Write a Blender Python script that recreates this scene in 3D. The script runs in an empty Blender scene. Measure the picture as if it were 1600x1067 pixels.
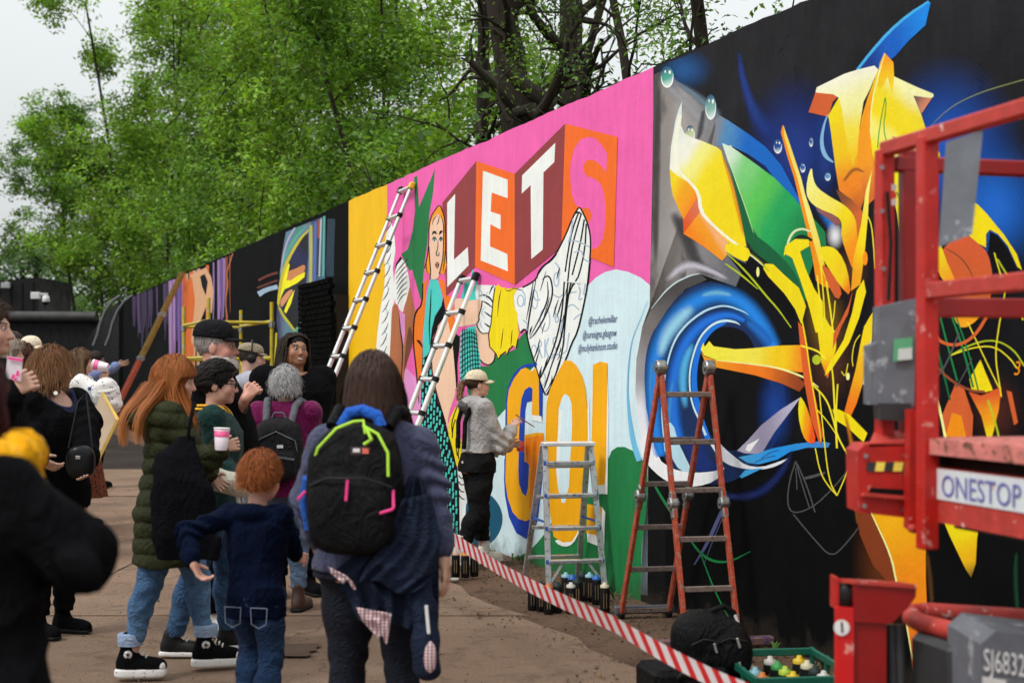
import bpy, bmesh, math, random
import numpy as np
from mathutils import Vector, Matrix
random.seed(7); np.random.seed(7)
SC = bpy.context.scene
COL = SC.collection
# ---------------------------------------------------------------- camera
F = 2222.0; HORIZON = 578.0; EYE = 1.6
cam_d = bpy.data.cameras.new('camera'); cam = bpy.data.objects.new('camera', cam_d); COL.objects.link(cam)
cam.location = (0, 0, EYE); cam.rotation_euler = (math.radians(90), 0, 0)
cam_d.sensor_width = 36; cam_d.lens = 50; cam_d.shift_y = (HORIZON - 533.5)/1600
cam_d.clip_start = 0.1; cam_d.clip_end = 3000
cam_d.dof.use_dof = True; cam_d.dof.focus_distance = 10.6; cam_d.dof.aperture_fstop = 2.8
SC.camera = cam
# ---------------------------------------------------------------- sky: flat bright overcast over a Nishita base
w = bpy.data.worlds.new('World'); SC.world = w; w.use_nodes = True
nt = w.node_tree; nt.nodes.clear()
SUN_EL, SUN_AZ = math.radians(52), math.radians(232)
sky = nt.nodes.new('ShaderNodeTexSky'); sky.sky_type = 'NISHITA'; sky.sun_disc = False
sky.sun_elevation = SUN_EL; sky.sun_rotation = SUN_AZ; sky.dust_density = 4
sk_s = nt.nodes.new('ShaderNodeVectorMath'); sk_s.operation = 'SCALE'; sk_s.inputs['Scale'].default_value = 0.07
nt.links.new(sky.outputs[0], sk_s.inputs[0])
geo = nt.nodes.new('ShaderNodeNewGeometry')
sep = nt.nodes.new('ShaderNodeSeparateXYZ')
tcw = nt.nodes.new('ShaderNodeTexCoord'); nt.links.new(tcw.outputs['Generated'], sep.inputs[0])
mr = nt.nodes.new('ShaderNodeMapRange'); mr.inputs[1].default_value = 0.1; mr.inputs[2].default_value = 1.0
mr.inputs[3].default_value = 0.80; mr.inputs[4].default_value = 2.0
nt.links.new(sep.outputs['Z'], mr.inputs[0])
cn = nt.nodes.new('ShaderNodeTexNoise'); cn.inputs['Scale'].default_value = 1.6; cn.inputs['Detail'].default_value = 4
nt.links.new(tcw.outputs['Generated'], cn.inputs['Vector'])
cr = nt.nodes.new('ShaderNodeMapRange'); cr.inputs[1].default_value = .3; cr.inputs[2].default_value = .7
cr.inputs[3].default_value = .94; cr.inputs[4].default_value = 1.05
nt.links.new(cn.outputs['Fac'], cr.inputs[0])
mm = nt.nodes.new('ShaderNodeMath'); mm.operation = 'MULTIPLY'
nt.links.new(mr.outputs[0], mm.inputs[0]); nt.links.new(cr.outputs[0], mm.inputs[1])
cl = nt.nodes.new('ShaderNodeVectorMath'); cl.operation = 'SCALE'; cl.inputs[0].default_value = (0.80, 0.835, 0.84)
nt.links.new(mm.outputs[0], cl.inputs['Scale'])
mx = nt.nodes.new('ShaderNodeMix'); mx.data_type = 'RGBA'; mx.inputs['Factor'].default_value = 0.92
nt.links.new(sk_s.outputs[0], mx.inputs['A']); nt.links.new(cl.outputs[0], mx.inputs['B'])
bg = nt.nodes.new('ShaderNodeBackground'); bg.inputs['Strength'].default_value = 1.0
nt.links.new(mx.outputs['Result'], bg.inputs['Color'])
wo = nt.nodes.new('ShaderNodeOutputWorld'); nt.links.new(bg.outputs[0], wo.inputs['Surface'])
# ---------------------------------------------------------------- soft sun behind the cloud
sd = bpy.data.lights.new('sun', 'SUN'); sd.energy = 1.5; sd.angle = math.radians(13); sd.color = (1, .96, .9)
sun = bpy.data.objects.new('sun', sd); COL.objects.link(sun)
sdir = Vector((math.sin(SUN_AZ)*math.cos(SUN_EL), math.cos(SUN_AZ)*math.cos(SUN_EL), math.sin(SUN_EL)))
sun.rotation_euler = sdir.to_track_quat('Z', 'Y').to_euler(); sun.location = (-8, -6, 14)
# ---------------------------------------------------------------- render settings and exposure
SC.render.engine = 'CYCLES'
SC.view_settings.view_transform = 'Standard'; SC.view_settings.look = 'None'
SC.view_settings.exposure = 0.22; SC.view_settings.gamma = 1.0; SC.view_settings.use_curve_mapping = False
SC.cycles.use_denoising = True
SC.cycles.max_bounces = 6; SC.cycles.transparent_max_bounces = 24
SC.cycles.use_adaptive_sampling = True; SC.cycles.adaptive_threshold = 0.02
# ================================================================ helpers
def P(px, py, Y):
    return Vector(((px-800)/F*Y, Y, EYE-(py-HORIZON)/F*Y))
def G(px, py):
    return P(px, py, F*EYE/(py-HORIZON))
def lin(v):
    v = v/255.0
    return v/12.92 if v <= .04045 else ((v+.055)/1.055)**2.4
def S(r, g, b, k=1.0):
    return (min(.92, lin(r)*k), min(.92, lin(g)*k), min(.92, lin(b)*k))
def link(o, parent=None):
    COL.objects.link(o)
    if parent is not None: o.parent = parent
    return o
def tag(o, label, cat, group=None):
    o['label'] = label; o['category'] = cat
    if group: o['group'] = group
    return o
def thing(name, label, cat, loc=(0,0,0), rz=0, group=None):
    o = bpy.data.objects.new(name, None); o.empty_display_size = .1; link(o)
    o.location = loc; o.rotation_euler = (0, 0, rz)
    return tag(o, label, cat, group)
def mesh_obj(name, V, Fc, mat, parent=None, smooth=False, col=None, mats=None, midx=None):
    me = bpy.data.meshes.new(name)
    if isinstance(V, np.ndarray) and isinstance(Fc, np.ndarray):
        n = Fc.shape[1]; me.vertices.add(len(V)); me.vertices.foreach_set('co', V.astype(np.float32).ravel())
        me.loops.add(Fc.size); me.loops.foreach_set('vertex_index', Fc.astype(np.int32).ravel())
        me.polygons.add(len(Fc)); me.polygons.foreach_set('loop_start', np.arange(0, Fc.size, n, dtype=np.int32))
        me.update(calc_edges=True)
    else:
        me.from_pydata([tuple(v) for v in V], [], [tuple(f) for f in Fc])
    if smooth: me.polygons.foreach_set('use_smooth', np.ones(len(me.polygons), dtype=bool))
    for m in (mats or [mat]): me.materials.append(m)
    if midx is not None: me.polygons.foreach_set('material_index', np.asarray(midx, dtype=np.int32))
    if col is not None:
        a = me.attributes.new('Col', 'FLOAT_COLOR', 'POINT')
        c = np.ones((len(V), 4), np.float32); c[:, :3] = col; a.data.foreach_set('color', c.ravel())
    me.update()
    return link(bpy.data.objects.new(name, me), parent)

class MB:
    """collects boxes, tubes and sheets into one mesh"""
    def __init__(s): s.v = []; s.f = []; s.m = []; s.cur = 0; s.sm = []
    def add(s, V, Fc, smooth=False):
        o = len(s.v); s.v += [Vector(p) for p in V]
        for f in Fc: s.f.append([i+o for i in f]); s.m.append(s.cur); s.sm.append(smooth)
        return s
    def box(s, c, size, R=None, bev=0.0):
        x, y, z = [a/2 for a in size]; b = min(bev, x*.9, y*.9, z*.9)
        c = Vector(c)
        if b <= 0:
            V = [Vector((i*x, j*y, k*z)) for i in (-1,1) for j in (-1,1) for k in (-1,1)]
            Fc = [(0,1,3,2),(4,6,7,5),(0,4,5,1),(2,3,7,6),(0,2,6,4),(1,5,7,3)]
        else:
            V = []; idx = {}
            for i in (-1,1):
                for j in (-1,1):
                    for k in (-1,1):
                        for ax in range(3):
                            p = [i*(x-b), j*(y-b), k*(z-b)]; p[ax] = (i*x, j*y, k*z)[ax]
                            idx[(i,j,k,ax)] = len(V); V.append(Vector(p))
            Fc = []
            for ax in range(3):
                for sg in (-1,1):
                    o1, o2 = [a for a in range(3) if a != ax]
                    q = []
                    for a, b2 in ((-1,-1),(1,-1),(1,1),(-1,1)):
                        kk = [0,0,0]; kk[ax] = sg; kk[o1] = a; kk[o2] = b2
                        q.append(idx[(kk[0],kk[1],kk[2],ax)])
                    Fc.append(q if ((sg > 0) == (ax != 1)) else q[::-1])
            for ax in range(3):   # edges parallel to ax
                o1, o2 = [a for a in range(3) if a != ax]
                for a in (-1,1):
                    for b2 in (-1,1):
                        q = []
                        for t, w_ in ((-1,o1),(1,o1),(1,o2),(-1,o2)):
                            kk = [0,0,0]; kk[ax] = t; kk[o1] = a; kk[o2] = b2
                            q.append(idx[(kk[0],kk[1],kk[2],w_)])
                        Fc.append(q)
            for i in (-1,1):
                for j in (-1,1):
                    for k in (-1,1): Fc.append([idx[(i,j,k,0)], idx[(i,j,k,1)], idx[(i,j,k,2)]])
        if R is not None: V = [R @ p for p in V]
        return s.add([c+p for p in V], Fc)
    def bar(s, a, b, wd, dp, up=(0,0,1), bev=0.0):
        a, b = Vector(a), Vector(b); d = (b-a); L = d.length; d.normalize()
        u = Vector(up); x = d.cross(u)
        if x.length < 1e-4: x = d.cross(Vector((1,0,0)))
        x.normalize(); y = x.cross(d).normalized()
        R = Matrix((x, d, y)).transposed()
        return s.box((a+b)/2, (wd, L, dp), R, bev)
    def tube(s, pts, r, n=8, cap=True, rs=None):
        pts = [Vector(p) for p in pts]; N = len(pts); V = []; prev = None
        for i, p in enumerate(pts):
            d = (pts[min(i+1, N-1)]-pts[max(i-1, 0)]).normalized()
            if prev is None:
                x = d.cross(Vector((0,0,1)))
                if x.length < .05: x = d.cross(Vector((1,0,0)))
            else: x = prev - d*prev.dot(d)
            x.normalize(); prev = x; y = d.cross(x)
            rr = rs[i] if rs else r
            for k in range(n):
                t = 2*math.pi*k/n; V.append(p + (x*math.cos(t)+y*math.sin(t))*rr)
        Fc = [(i*n+k, i*n+(k+1)%n, (i+1)*n+(k+1)%n, (i+1)*n+k) for i in range(N-1) for k in range(n)]
        s.add(V, Fc, True)
        if cap: s.add([V[k] for k in range(n)][::-1], [list(range(n))]); s.add([V[(N-1)*n+k] for k in range(n)], [list(range(n))])
        return s
    def lathe(s, c, prof, n=14, axis=(0,0,1), smooth=True):
        c = Vector(c); d = Vector(axis).normalized(); x = d.orthogonal().normalized(); y = d.cross(x); V = []
        for r, h in prof:
            for k in range(n):
                t = 2*math.pi*k/n; V.append(c + d*h + (x*math.cos(t)+y*math.sin(t))*r)
        N = len(prof)
        Fc = [(i*n+k, i*n+(k+1)%n, (i+1)*n+(k+1)%n, (i+1)*n+k) for i in range(N-1) for k in range(n)]
        s.add(V, Fc, smooth)
        s.add(V[:n][::-1], [list(range(n))]); s.add(V[(N-1)*n:], [list(range(n))])
        return s
    def prism(s, pts, off):
        """pts: planar polygon, extruded by vector off"""
        n = len(pts); off = Vector(off); pts = [Vector(p) for p in pts]
        s.add(pts + [p+off for p in pts], [list(range(n))[::-1], list(range(n, 2*n))] + [(i, (i+1)%n, n+(i+1)%n, n+i) for i in range(n)])
        return s
    def build(s, name, mat, parent=None, mats=None):
        me = bpy.data.meshes.new(name); me.from_pydata([tuple(p) for p in s.v], [], s.f)
        for m in (mats or [mat]): me.materials.append(m)
        if mats: me.polygons.foreach_set('material_index', s.m)
        me.polygons.foreach_set('use_smooth', s.sm)
        bm = bmesh.new(); bm.from_mesh(me); bmesh.ops.recalc_face_normals(bm, faces=bm.faces); bm.to_mesh(me); bm.free()
        return link(bpy.data.objects.new(name, me), parent)

# ================================================================ materials
_mc = {}
class NT:
    def __init__(s, name):
        s.m = bpy.data.materials.new(name); s.m.use_nodes = True; s.t = s.m.node_tree; s.t.nodes.clear()
        s.out = s.n('ShaderNodeOutputMaterial')
    def n(s, typ, **kw):
        o = s.t.nodes.new(typ)
        for k, v in kw.items():
            if k.startswith('i_'):
                o.inputs[k[2:].replace('_', ' ')].default_value = v
            else: setattr(o, k, v)
        return o
    def l(s, a, b): s.t.links.new(a, b)
    def bsdf(s, rough=.6, metal=0, spec=.5, **kw):
        b = s.n('ShaderNodeBsdfPrincipled'); b.inputs['Roughness'].default_value = rough
        b.inputs['Metallic'].default_value = metal; b.inputs['Specular IOR Level'].default_value = spec
        for k, v in kw.items(): b.inputs[k].default_value = v
        s.l(b.outputs[0], s.out.inputs['Surface']); return b
    def noise(s, scale, detail=4, rough=.55, vec=None, dist=0):
        o = s.n('ShaderNodeTexNoise'); o.inputs['Scale'].default_value = scale; o.inputs['Detail'].default_value = detail
        o.inputs['Roughness'].default_value = rough; o.inputs['Distortion'].default_value = dist
        if vec is not None: s.l(vec, o.inputs['Vector'])
        return o
    def ramp(s, fac, stops, interp='LINEAR'):
        o = s.n('ShaderNodeValToRGB'); o.color_ramp.interpolation = interp; el = o.color_ramp.elements
        while len(el) < len(stops): el.new(.5)
        for e, (p, c) in zip(el, sorted(stops, key=lambda q: q[0])):
            e.position = p; e.color = (*c, 1) if len(c) == 3 else c
        s.l(fac, o.inputs[0]); return o
    def rng(s, v, a, b, c, d, clamp=True, smooth=False):
        o = s.n('ShaderNodeMapRange'); o.clamp = clamp
        if smooth: o.interpolation_type = 'SMOOTHSTEP'
        for i, q in enumerate((a, b, c, d)): o.inputs[i+1].default_value = q
        s.l(v, o.inputs[0]); return o.outputs[0]
    def mix(s, fac, a, b, blend='MIX'):
        o = s.n('ShaderNodeMix'); o.data_type = 'RGBA'; o.blend_type = blend
        for k, v in (('Factor', fac), ('A', a), ('B', b)):
            if isinstance(v, (tuple, float, int)):
                o.inputs[k].default_value = v if not isinstance(v, tuple) else (*v, 1)[:4]
            else: s.l(v, o.inputs[k])
        return o.outputs['Result']
    def math(s, op, a, b=0.0):
        o = s.n('ShaderNodeMath'); o.operation = op
        for i, v in enumerate((a, b)):
            if isinstance(v, (int, float)): o.inputs[i].default_value = v
            else: s.l(v, o.inputs[i])
        return o.outputs[0]
    def bump(s, h, strength, dist, b):
        o = s.n('ShaderNodeBump'); o.inputs['Strength'].default_value = strength; o.inputs['Distance'].default_value = dist
        s.l(h, o.inputs['Height']); s.l(o.outputs[0], b.inputs['Normal']); return o
    def obj(s): return s.n('ShaderNodeTexCoord').outputs['Object']
    def scl(s, vec, x, y, z):
        o = s.n('ShaderNodeMapping'); o.inputs['Scale'].default_value = (x, y, z); s.l(vec, o.inputs['Vector']); return o.outputs[0]

def cached(fn):
    def g(*a, **k):
        key = (fn.__name__, a, tuple(sorted(k.items())))
        if key not in _mc: _mc[key] = fn(*a, **k)
        return _mc[key]
    return g

@cached
def plain(name, rgb, rough=.6, metal=0.0, var=.12, scale=14.0, bump=.1, spec=.5, wear=None, wear_amt=.5):
    """a painted or moulded surface with slight mottling and, optionally, worn spots of another colour"""
    if max(rgb) < .03: spec = spec*.35
    q = NT(name); b = q.bsdf(rough, metal, spec); o = q.obj()
    n1 = q.noise(scale, 5, .6, o)
    v = q.rng(n1.outputs['Fac'], .3, .7, 1-var, 1+var)
    cm = q.n('ShaderNodeVectorMath', operation='SCALE'); cm.inputs[0].default_value = rgb; q.l(v, cm.inputs['Scale'])
    colr = cm.outputs[0]
    if wear:
        n2 = q.noise(scale*1.7, 8, .68, o); t = q.rng(n2.outputs['Fac'], .62-.16*wear_amt, .66-.13*wear_amt, 0, 1)
        colr = q.mix(t, colr, wear)
    q.l(colr, b.inputs['Base Color'])
    if bump: q.bump(n1.outputs['Fac'], bump, .01, b)
    n3 = q.noise(scale*.6, 3, .5, o); q.l(q.rng(n3.outputs['Fac'], .3, .7, max(0, rough-.12), min(1, rough+.12)), b.inputs['Roughness'])
    return q.m

@cached
def cloth(name, rgb, rough=.9, weave=900.0, var=.12, bump=.25, sheen=.25, heather=0.0):
    lum = max(rgb); q = NT(name); b = q.bsdf(rough, 0, .06 if lum < .03 else .22); b.inputs['Sheen Weight'].default_value = 0.0 if lum < .03 else sheen*.3
    o = q.obj(); n1 = q.noise(9, 4, .6, o); n2 = q.noise(weave, 2, .6, o); n4 = q.noise(60, 4, .7, o)
    v = q.math('MULTIPLY', q.rng(n1.outputs['Fac'], .3, .7, 1-var, 1+var), q.rng(n4.outputs['Fac'], .3, .7, 1-var*.7-heather, 1+var*.7+heather))
    cm = q.n('ShaderNodeVectorMath', operation='SCALE'); cm.inputs[0].default_value = rgb; q.l(v, cm.inputs['Scale'])
    q.l(cm.outputs[0], b.inputs['Base Color'])
    wr = q.noise(13, 3, .55, q.scl(o, 1, 1, .55), 1.4); rd = q.math('ABSOLUTE', q.math('SUBTRACT', wr.outputs['Fac'], .5)); wr2 = q.noise(34, 3, .55, o, 1.0); rd2 = q.math('ABSOLUTE', q.math('SUBTRACT', wr2.outputs['Fac'], .5))
    b1 = q.bump(q.math('ADD', q.math('MULTIPLY', rd, 4.0), q.math('MULTIPLY', rd2, .45)), .5, .02, b)
    b2 = q.bump(q.math('ADD', n2.outputs['Fac'], q.math('MULTIPLY', n4.outputs['Fac'], .6)), bump*.7, .003, b); q.l(b1.outputs[0], b2.inputs['Normal'])
    return q.m

@cached
def denim(name, dark, light, scale=7.0):
    q = NT(name); b = q.bsdf(.88, 0, .25); o = q.obj()
    n1 = q.noise(scale, 4, .6, q.scl(o, 1, 1, .45)); n2 = q.noise(250, 3, .7, q.scl(o, 1, 1, .25))
    f = q.math('ADD', q.rng(n1.outputs['Fac'], .32, .68, 0, .8), q.rng(n2.outputs['Fac'], .3, .7, -.1, .25))
    r = q.ramp(f, [(0, dark), (1, light)]); q.l(r.outputs[0], b.inputs['Base Color'])
    wr = q.noise(15, 3, .55, q.scl(o, 1, 1, 1.6), 1.5); rd = q.math('ABSOLUTE', q.math('SUBTRACT', wr.outputs['Fac'], .5)); b1 = q.bump(q.math('MULTIPLY', rd, 4.0), .6, .018, b)
    b2 = q.bump(n2.outputs['Fac'], .3, .003, b); q.l(b1.outputs[0], b2.inputs['Normal']); return q.m

@cached
def attr_mat(name, rough=.5, spec=.5, sss=0.0, bump=.15, bscale=120.0, sheen=0.0):
    """colour from the vertex attribute (skin with lips and brows, hair strands of mixed tone)"""
    q = NT(name); b = q.bsdf(rough, 0, spec); o = q.obj()
    a = q.n('ShaderNodeAttribute'); a.attribute_name = 'Col'
    n1 = q.noise(45, 4, .6, o)
    c = q.mix(q.rng(n1.outputs['Fac'], .35, .65, 0, .22), a.outputs['Color'], (1.0, .82, .74), 'MULTIPLY')
    q.l(c, b.inputs['Base Color'])
    if sss: b.inputs['Subsurface Weight'].default_value = sss; b.inputs['Subsurface Radius'].default_value = (.012, .005, .003); b.inputs['Subsurface Scale'].default_value = 1.0
    n2 = q.noise(bscale, 3, .6, o); q.bump(n2.outputs['Fac'], bump, .003, b)
    return q.m

# ================================================================ signed-distance modelling (one continuous surface per body or garment)
class SDF:
    def __init__(s, lo, hi, h):
        s.lo = np.array(lo, float); s.h = h
        s.n = np.maximum(4, np.ceil((np.array(hi, float)-s.lo)/h).astype(int)+1)
        s.ax = [s.lo[i]+h*np.arange(s.n[i]) for i in range(3)]
        s.f = np.full(s.n, .25, np.float32)
    def blk(s, lo, hi):
        a = np.clip(np.floor((np.array(lo)-s.lo)/s.h).astype(int), 0, s.n); b = np.clip(np.ceil((np.array(hi)-s.lo)/s.h).astype(int)+1, 0, s.n)
        if np.any(b <= a): return None, None
        sl = tuple(slice(a[i], b[i]) for i in range(3))
        X = s.ax[0][sl[0]][:, None, None]; Y = s.ax[1][sl[1]][None, :, None]; Z = s.ax[2][sl[2]][None, None, :]
        return sl, (X, Y, Z)
    def put(s, sl, d, k, sub=False):
        g = s.f[sl]
        if sub: d = -d; hh = np.clip(.5-.5*(d-g)/max(k, 1e-5), 0, 1); s.f[sl] = d*(1-hh)+g*hh+k*hh*(1-hh)
        else: hh = np.clip(.5+.5*(d-g)/max(k, 1e-5), 0, 1); s.f[sl] = d*(1-hh)+g*hh-k*hh*(1-hh)
    def cap(s, a, b, ra, rb=None, k=.02, sub=False):
        rb = ra if rb is None else rb; a = np.array(a, float); b = np.array(b, float); m = max(ra, rb)+k+3*s.h
        sl, c = s.blk(np.minimum(a, b)-m, np.maximum(a, b)+m)
        if sl is None: return s
        d = b-a; L2 = max(1e-9, d @ d)
        t = np.clip(((c[0]-a[0])*d[0]+(c[1]-a[1])*d[1]+(c[2]-a[2])*d[2])/L2, 0, 1)
        D = np.sqrt((c[0]-a[0]-t*d[0])**2+(c[1]-a[1]-t*d[1])**2+(c[2]-a[2]-t*d[2])**2)-(ra+(rb-ra)*t)
        s.put(sl, D, k, sub); return s
    def chain(s, pts, rs, k=.02):
        for i in range(len(pts)-1): s.cap(pts[i], pts[i+1], rs[i], rs[i+1], k)
        return s
    def ell(s, c, r, R=None, k=.02, sub=False, e=2.0):
        c = np.array(c, float); r = np.array(r, float); m = r.max()*1.02+k+3*s.h
        sl, p = s.blk(c-m, c+m)
        if sl is None: return s
        q = [p[i]-c[i] for i in range(3)]
        if R is not None: q = [R[0][j]*q[0]+R[1][j]*q[1]+R[2][j]*q[2] for j in range(3)]
        if e == 2.0: n = np.sqrt((q[0]/r[0])**2+(q[1]/r[1])**2+(q[2]/r[2])**2)
        else: n = (np.abs(q[0]/r[0])**e+np.abs(q[1]/r[1])**e+np.abs(q[2]/r[2])**e)**(1/e)
        D = (n-1)*r.min() if r.min() > .6*r.max() else (n-1)*np.minimum(r.max(), r.min()*1.5)
        s.put(sl, D, k, sub); return s
    def stack(s, secs, k=.03, sub=False, e=2.0, disp=None):
        """sections (z, half width, half depth, cx, cy)"""
        A = np.array(secs, float); A = A[np.argsort(A[:, 0])]; m = .06+k
        lo = [np.min(A[:, 3]-A[:, 1])-m, np.min(A[:, 4]-A[:, 2])-m, A[0, 0]-m]; hi = [np.max(A[:, 3]+A[:, 1])+m, np.max(A[:, 4]+A[:, 2])+m, A[-1, 0]+m]
        sl, p = s.blk(lo, hi)
        if sl is None: return s
        z = p[2]; zc = np.clip(z, A[0, 0], A[-1, 0])
        a, b, cx, cy = [np.interp(zc, A[:, 0], A[:, i]) for i in (1, 2, 3, 4)]
        n = (np.abs((p[0]-cx)/a)**e+np.abs((p[1]-cy)/b)**e)**(1/e)
        D = (n-1)*np.minimum(a, b); dz = np.abs(z-zc)
        if disp is not None: D = D+disp(*p)
        D = np.where(dz > 0, np.sqrt(np.maximum(D, 0)**2+dz**2)+np.minimum(D, 0)*0, D)
        D = np.where((dz > 0) & (D < dz), dz, D)
        s.put(sl, D, k, sub); return s
    def disp(s, fn):
        s.f += fn(s.ax[0][:, None, None], s.ax[1][None, :, None], s.ax[2][None, None, :]).astype(np.float32); return s
    def clip(s, fn):
        s.f = np.maximum(s.f, fn(s.ax[0][:, None, None], s.ax[1][None, :, None], s.ax[2][None, None, :])).astype(np.float32); return s
    def mesh(s):
        f = s.f; f[0] = f[-1] = .1; f[:, 0] = f[:, -1] = .1; f[:, :, 0] = f[:, :, -1] = .1
        neg = f < 0; c = np.zeros(np.array(f.shape)-1, np.uint8)
        off = [(i, j, k) for i in (0, 1) for j in (0, 1) for k in (0, 1)]
        S_ = lambda o: tuple(slice(o[i], f.shape[i]-1+o[i]) for i in range(3))
        for o in off: c += neg[S_(o)]
        act = np.argwhere((c > 0) & (c < 8))
        if len(act) == 0: return np.zeros((0, 3)), np.zeros((0, 4), int)
        idx = -np.ones(c.shape, np.int32); idx[tuple(act.T)] = np.arange(len(act))
        vals = {o: f[tuple((act+np.array(o)).T)] for o in off}
        acc = np.zeros((len(act), 3)); cnt = np.zeros(len(act))
        for o in off:
            for ax in range(3):
                if o[ax]: continue
                o2 = list(o); o2[ax] = 1; o2 = tuple(o2); a, b = vals[o], vals[o2]; m = (a < 0) != (b < 0)
                t = np.where(m, a/np.where(m, a-b, 1), 0); pt = np.tile(np.array(o, float), (len(act), 1)); pt[:, ax] = t
                acc[m] += pt[m]; cnt[m] += 1
        V = s.lo+(act+acc/np.maximum(cnt, 1)[:, None])*s.h
        Q = []
        for ax in range(3):
            sA = [slice(1, -1)]*3; sB = [slice(1, -1)]*3; sA[ax] = slice(0, -1); sB[ax] = slice(1, None)
            a, b = neg[tuple(sA)], neg[tuple(sB)]; e = np.argwhere(a != b)
            if len(e) == 0: continue
            fl = a[tuple(e.T)]; base = e+1; base[:, ax] -= 1
            u, v = [(1, 2), (2, 0), (0, 1)][ax]; eu = np.eye(3, dtype=int)[u]; ev = np.eye(3, dtype=int)[v]
            g = lambda d: idx[tuple((base+d).T)]
            q = np.stack([g(-eu-ev), g(-ev), g(0*eu), g(-eu)], 1)
            q[~fl] = q[~fl][:, ::-1]; Q.append(q)
        Fq = np.concatenate(Q); Fq = Fq[(Fq >= 0).all(1)]
        return V, Fq

def folder(seed, amp, k0=16, k1=42, n=5, zb=.6):
    """domain-warped ridges: a few long folds with finer creases riding on them"""
    rg = np.random.RandomState(seed); W_ = []
    for i in range(n):
        d = rg.normal(size=3); d[2] *= zb; d /= np.linalg.norm(d); e = rg.normal(size=3); e /= np.linalg.norm(e)
        kk = rg.uniform(k0, k1) if i < 3 else rg.uniform(k1*1.2, k1*2.2); W_.append((d*kk, e*rg.uniform(5, 14)*(1 if i < 3 else 2), rg.uniform(0, 6.3, 2), 1.3 if i < 3 else .25))
    def fn(X, Y, Z):
        r = 0
        for d, e, ph, wt in W_:
            q = np.sin(.5*(d[0]*X+d[1]*Y+d[2]*Z+2.1*np.sin(e[0]*X+e[1]*Y+e[2]*Z+ph[1])+ph[0])); r = r+(2*np.abs(q)**.7-1.3)*wt
        return amp*r/n*1.35
    return fn
def join(parts):
    V = []; Fq = []; o = 0
    for v, f in parts:
        V.append(v); Fq.append(f+o); o += len(v)
    return np.concatenate(V), np.concatenate(Fq)
# ================================================================ ground
def ground_mat(name, base, dark, light, rough_sc=1.0, bump=.5, cracks=0.0):
    q = NT(name); b = q.bsdf(.95, 0, .15); o = q.obj()
    big = q.noise(.7, 6, .66, o, .4); mid = q.noise(3.4, 9, .74, o, .8); fine = q.noise(42*rough_sc, 7, .8, o); grit = q.noise(150*rough_sc, 3, .7, o)
    spk = q.n('ShaderNodeTexVoronoi'); spk.inputs['Scale'].default_value = 30*rough_sc; q.l(o, spk.inputs['Vector'])
    c = q.mix(q.rng(big.outputs['Fac'], .40, .60, 0, .9), base, light)
    c = q.mix(q.rng(mid.outputs['Fac'], .52, .70, 0, .8), c, dark)
    c = q.mix(q.rng(fine.outputs['Fac'], .42, .72, 0, .75), c, tuple(v*.42 for v in base))
    c = q.mix(q.rng(grit.outputs['Fac'], .60, .72, 0, .6), c, tuple(min(1, v*1.6) for v in light))
    c = q.mix(q.rng(spk.outputs['Distance'], .0, .13, .6, 0), c, tuple(v*.35 for v in dark))
    h = q.math('ADD', q.math('MULTIPLY', mid.outputs['Fac'], .8), q.math('ADD', fine.outputs['Fac'], q.math('MULTIPLY', grit.outputs['Fac'], .5)))
    if cracks:
        wv = q.noise(1.6, 6, .7, o); ad = q.n('ShaderNodeVectorMath', operation='MULTIPLY_ADD'); q.l(wv.outputs['Color'], ad.inputs[0]); ad.inputs[1].default_value = (.7, .7, .7); q.l(o, ad.inputs[2])
        vo = q.n('ShaderNodeTexVoronoi'); vo.feature = 'DISTANCE_TO_EDGE'; vo.inputs['Scale'].default_value = .42; q.l(ad.outputs[0], vo.inputs['Vector'])
        t = q.math('MULTIPLY', q.rng(vo.outputs['Distance'], 0, .006, 1, 0), q.rng(big.outputs['Fac'], .42, .56, 0, cracks)); c = q.mix(t, c, (.012, .009, .007)); h = q.math('SUBTRACT', h, q.math('MULTIPLY', t, 2.5))
    q.l(c, b.inputs['Base Color']); q.bump(h, bump, .02, b); return q.m
M_DIRT = ground_mat('dirt', S(122, 97, 80, .74), S(66, 53, 44, .68), S(146, 118, 98, .74), 1.0, 1.0)
M_CONC = ground_mat('concrete', S(158, 131, 111, .86), S(100, 82, 69, .76), S(180, 152, 130, .86), 1.5, .95, .35)
M_DIRT2 = ground_mat('damp_concrete', S(112, 92, 79, .70), S(84, 70, 62, .7), S(124, 104, 90, .7), 1.6, .4)
M_TAR = ground_mat('tarmac', S(66, 58, 54, .7), S(40, 36, 34, .7), S(84, 74, 68, .7), 2.0, .6)
g = mesh_obj('ground', [(-300, -60, 0), (300, -60, 0), (300, 500, 0), (-300, 500, 0)], [(0, 1, 2, 3)], M_DIRT); g['kind'] = 'structure'

# wall frame: x along the wall towards the camera, y into the wall, z up
K = .341; VPX = -56.0
def wallY(px): return F*EYE/(K*(px-VPX))
WY0 = wallY(1020); WX0 = (1020-800)/F*WY0
WD = Vector((800-VPX, -F)).normalized()        # along wall towards camera
WANG = math.atan2(WD.y, WD.x)
WN = Vector((WD.y, -WD.x, 0))                  # out of the wall, towards the yard
def W(px, py):
    Y = wallY(px); u = (WY0-Y)/abs(WD.y); return u, EYE-(py-HORIZON)/F*Y
def wpos(u, out=0.0, z=0.0):
    return Vector((WX0+WD.x*u, WY0+WD.y*u, z)) + WN*out
def upx(px): return W(px, 600)[0]
WH = 3.66
_tn = folder(5, .007, 2, 9, 5)
_tj = folder(8, .007, 20, 60, 4)
def topv(u): return WH + float(_tn(u, u*.3, 0)) + float(_tj(u, u*.7, 0))

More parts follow.
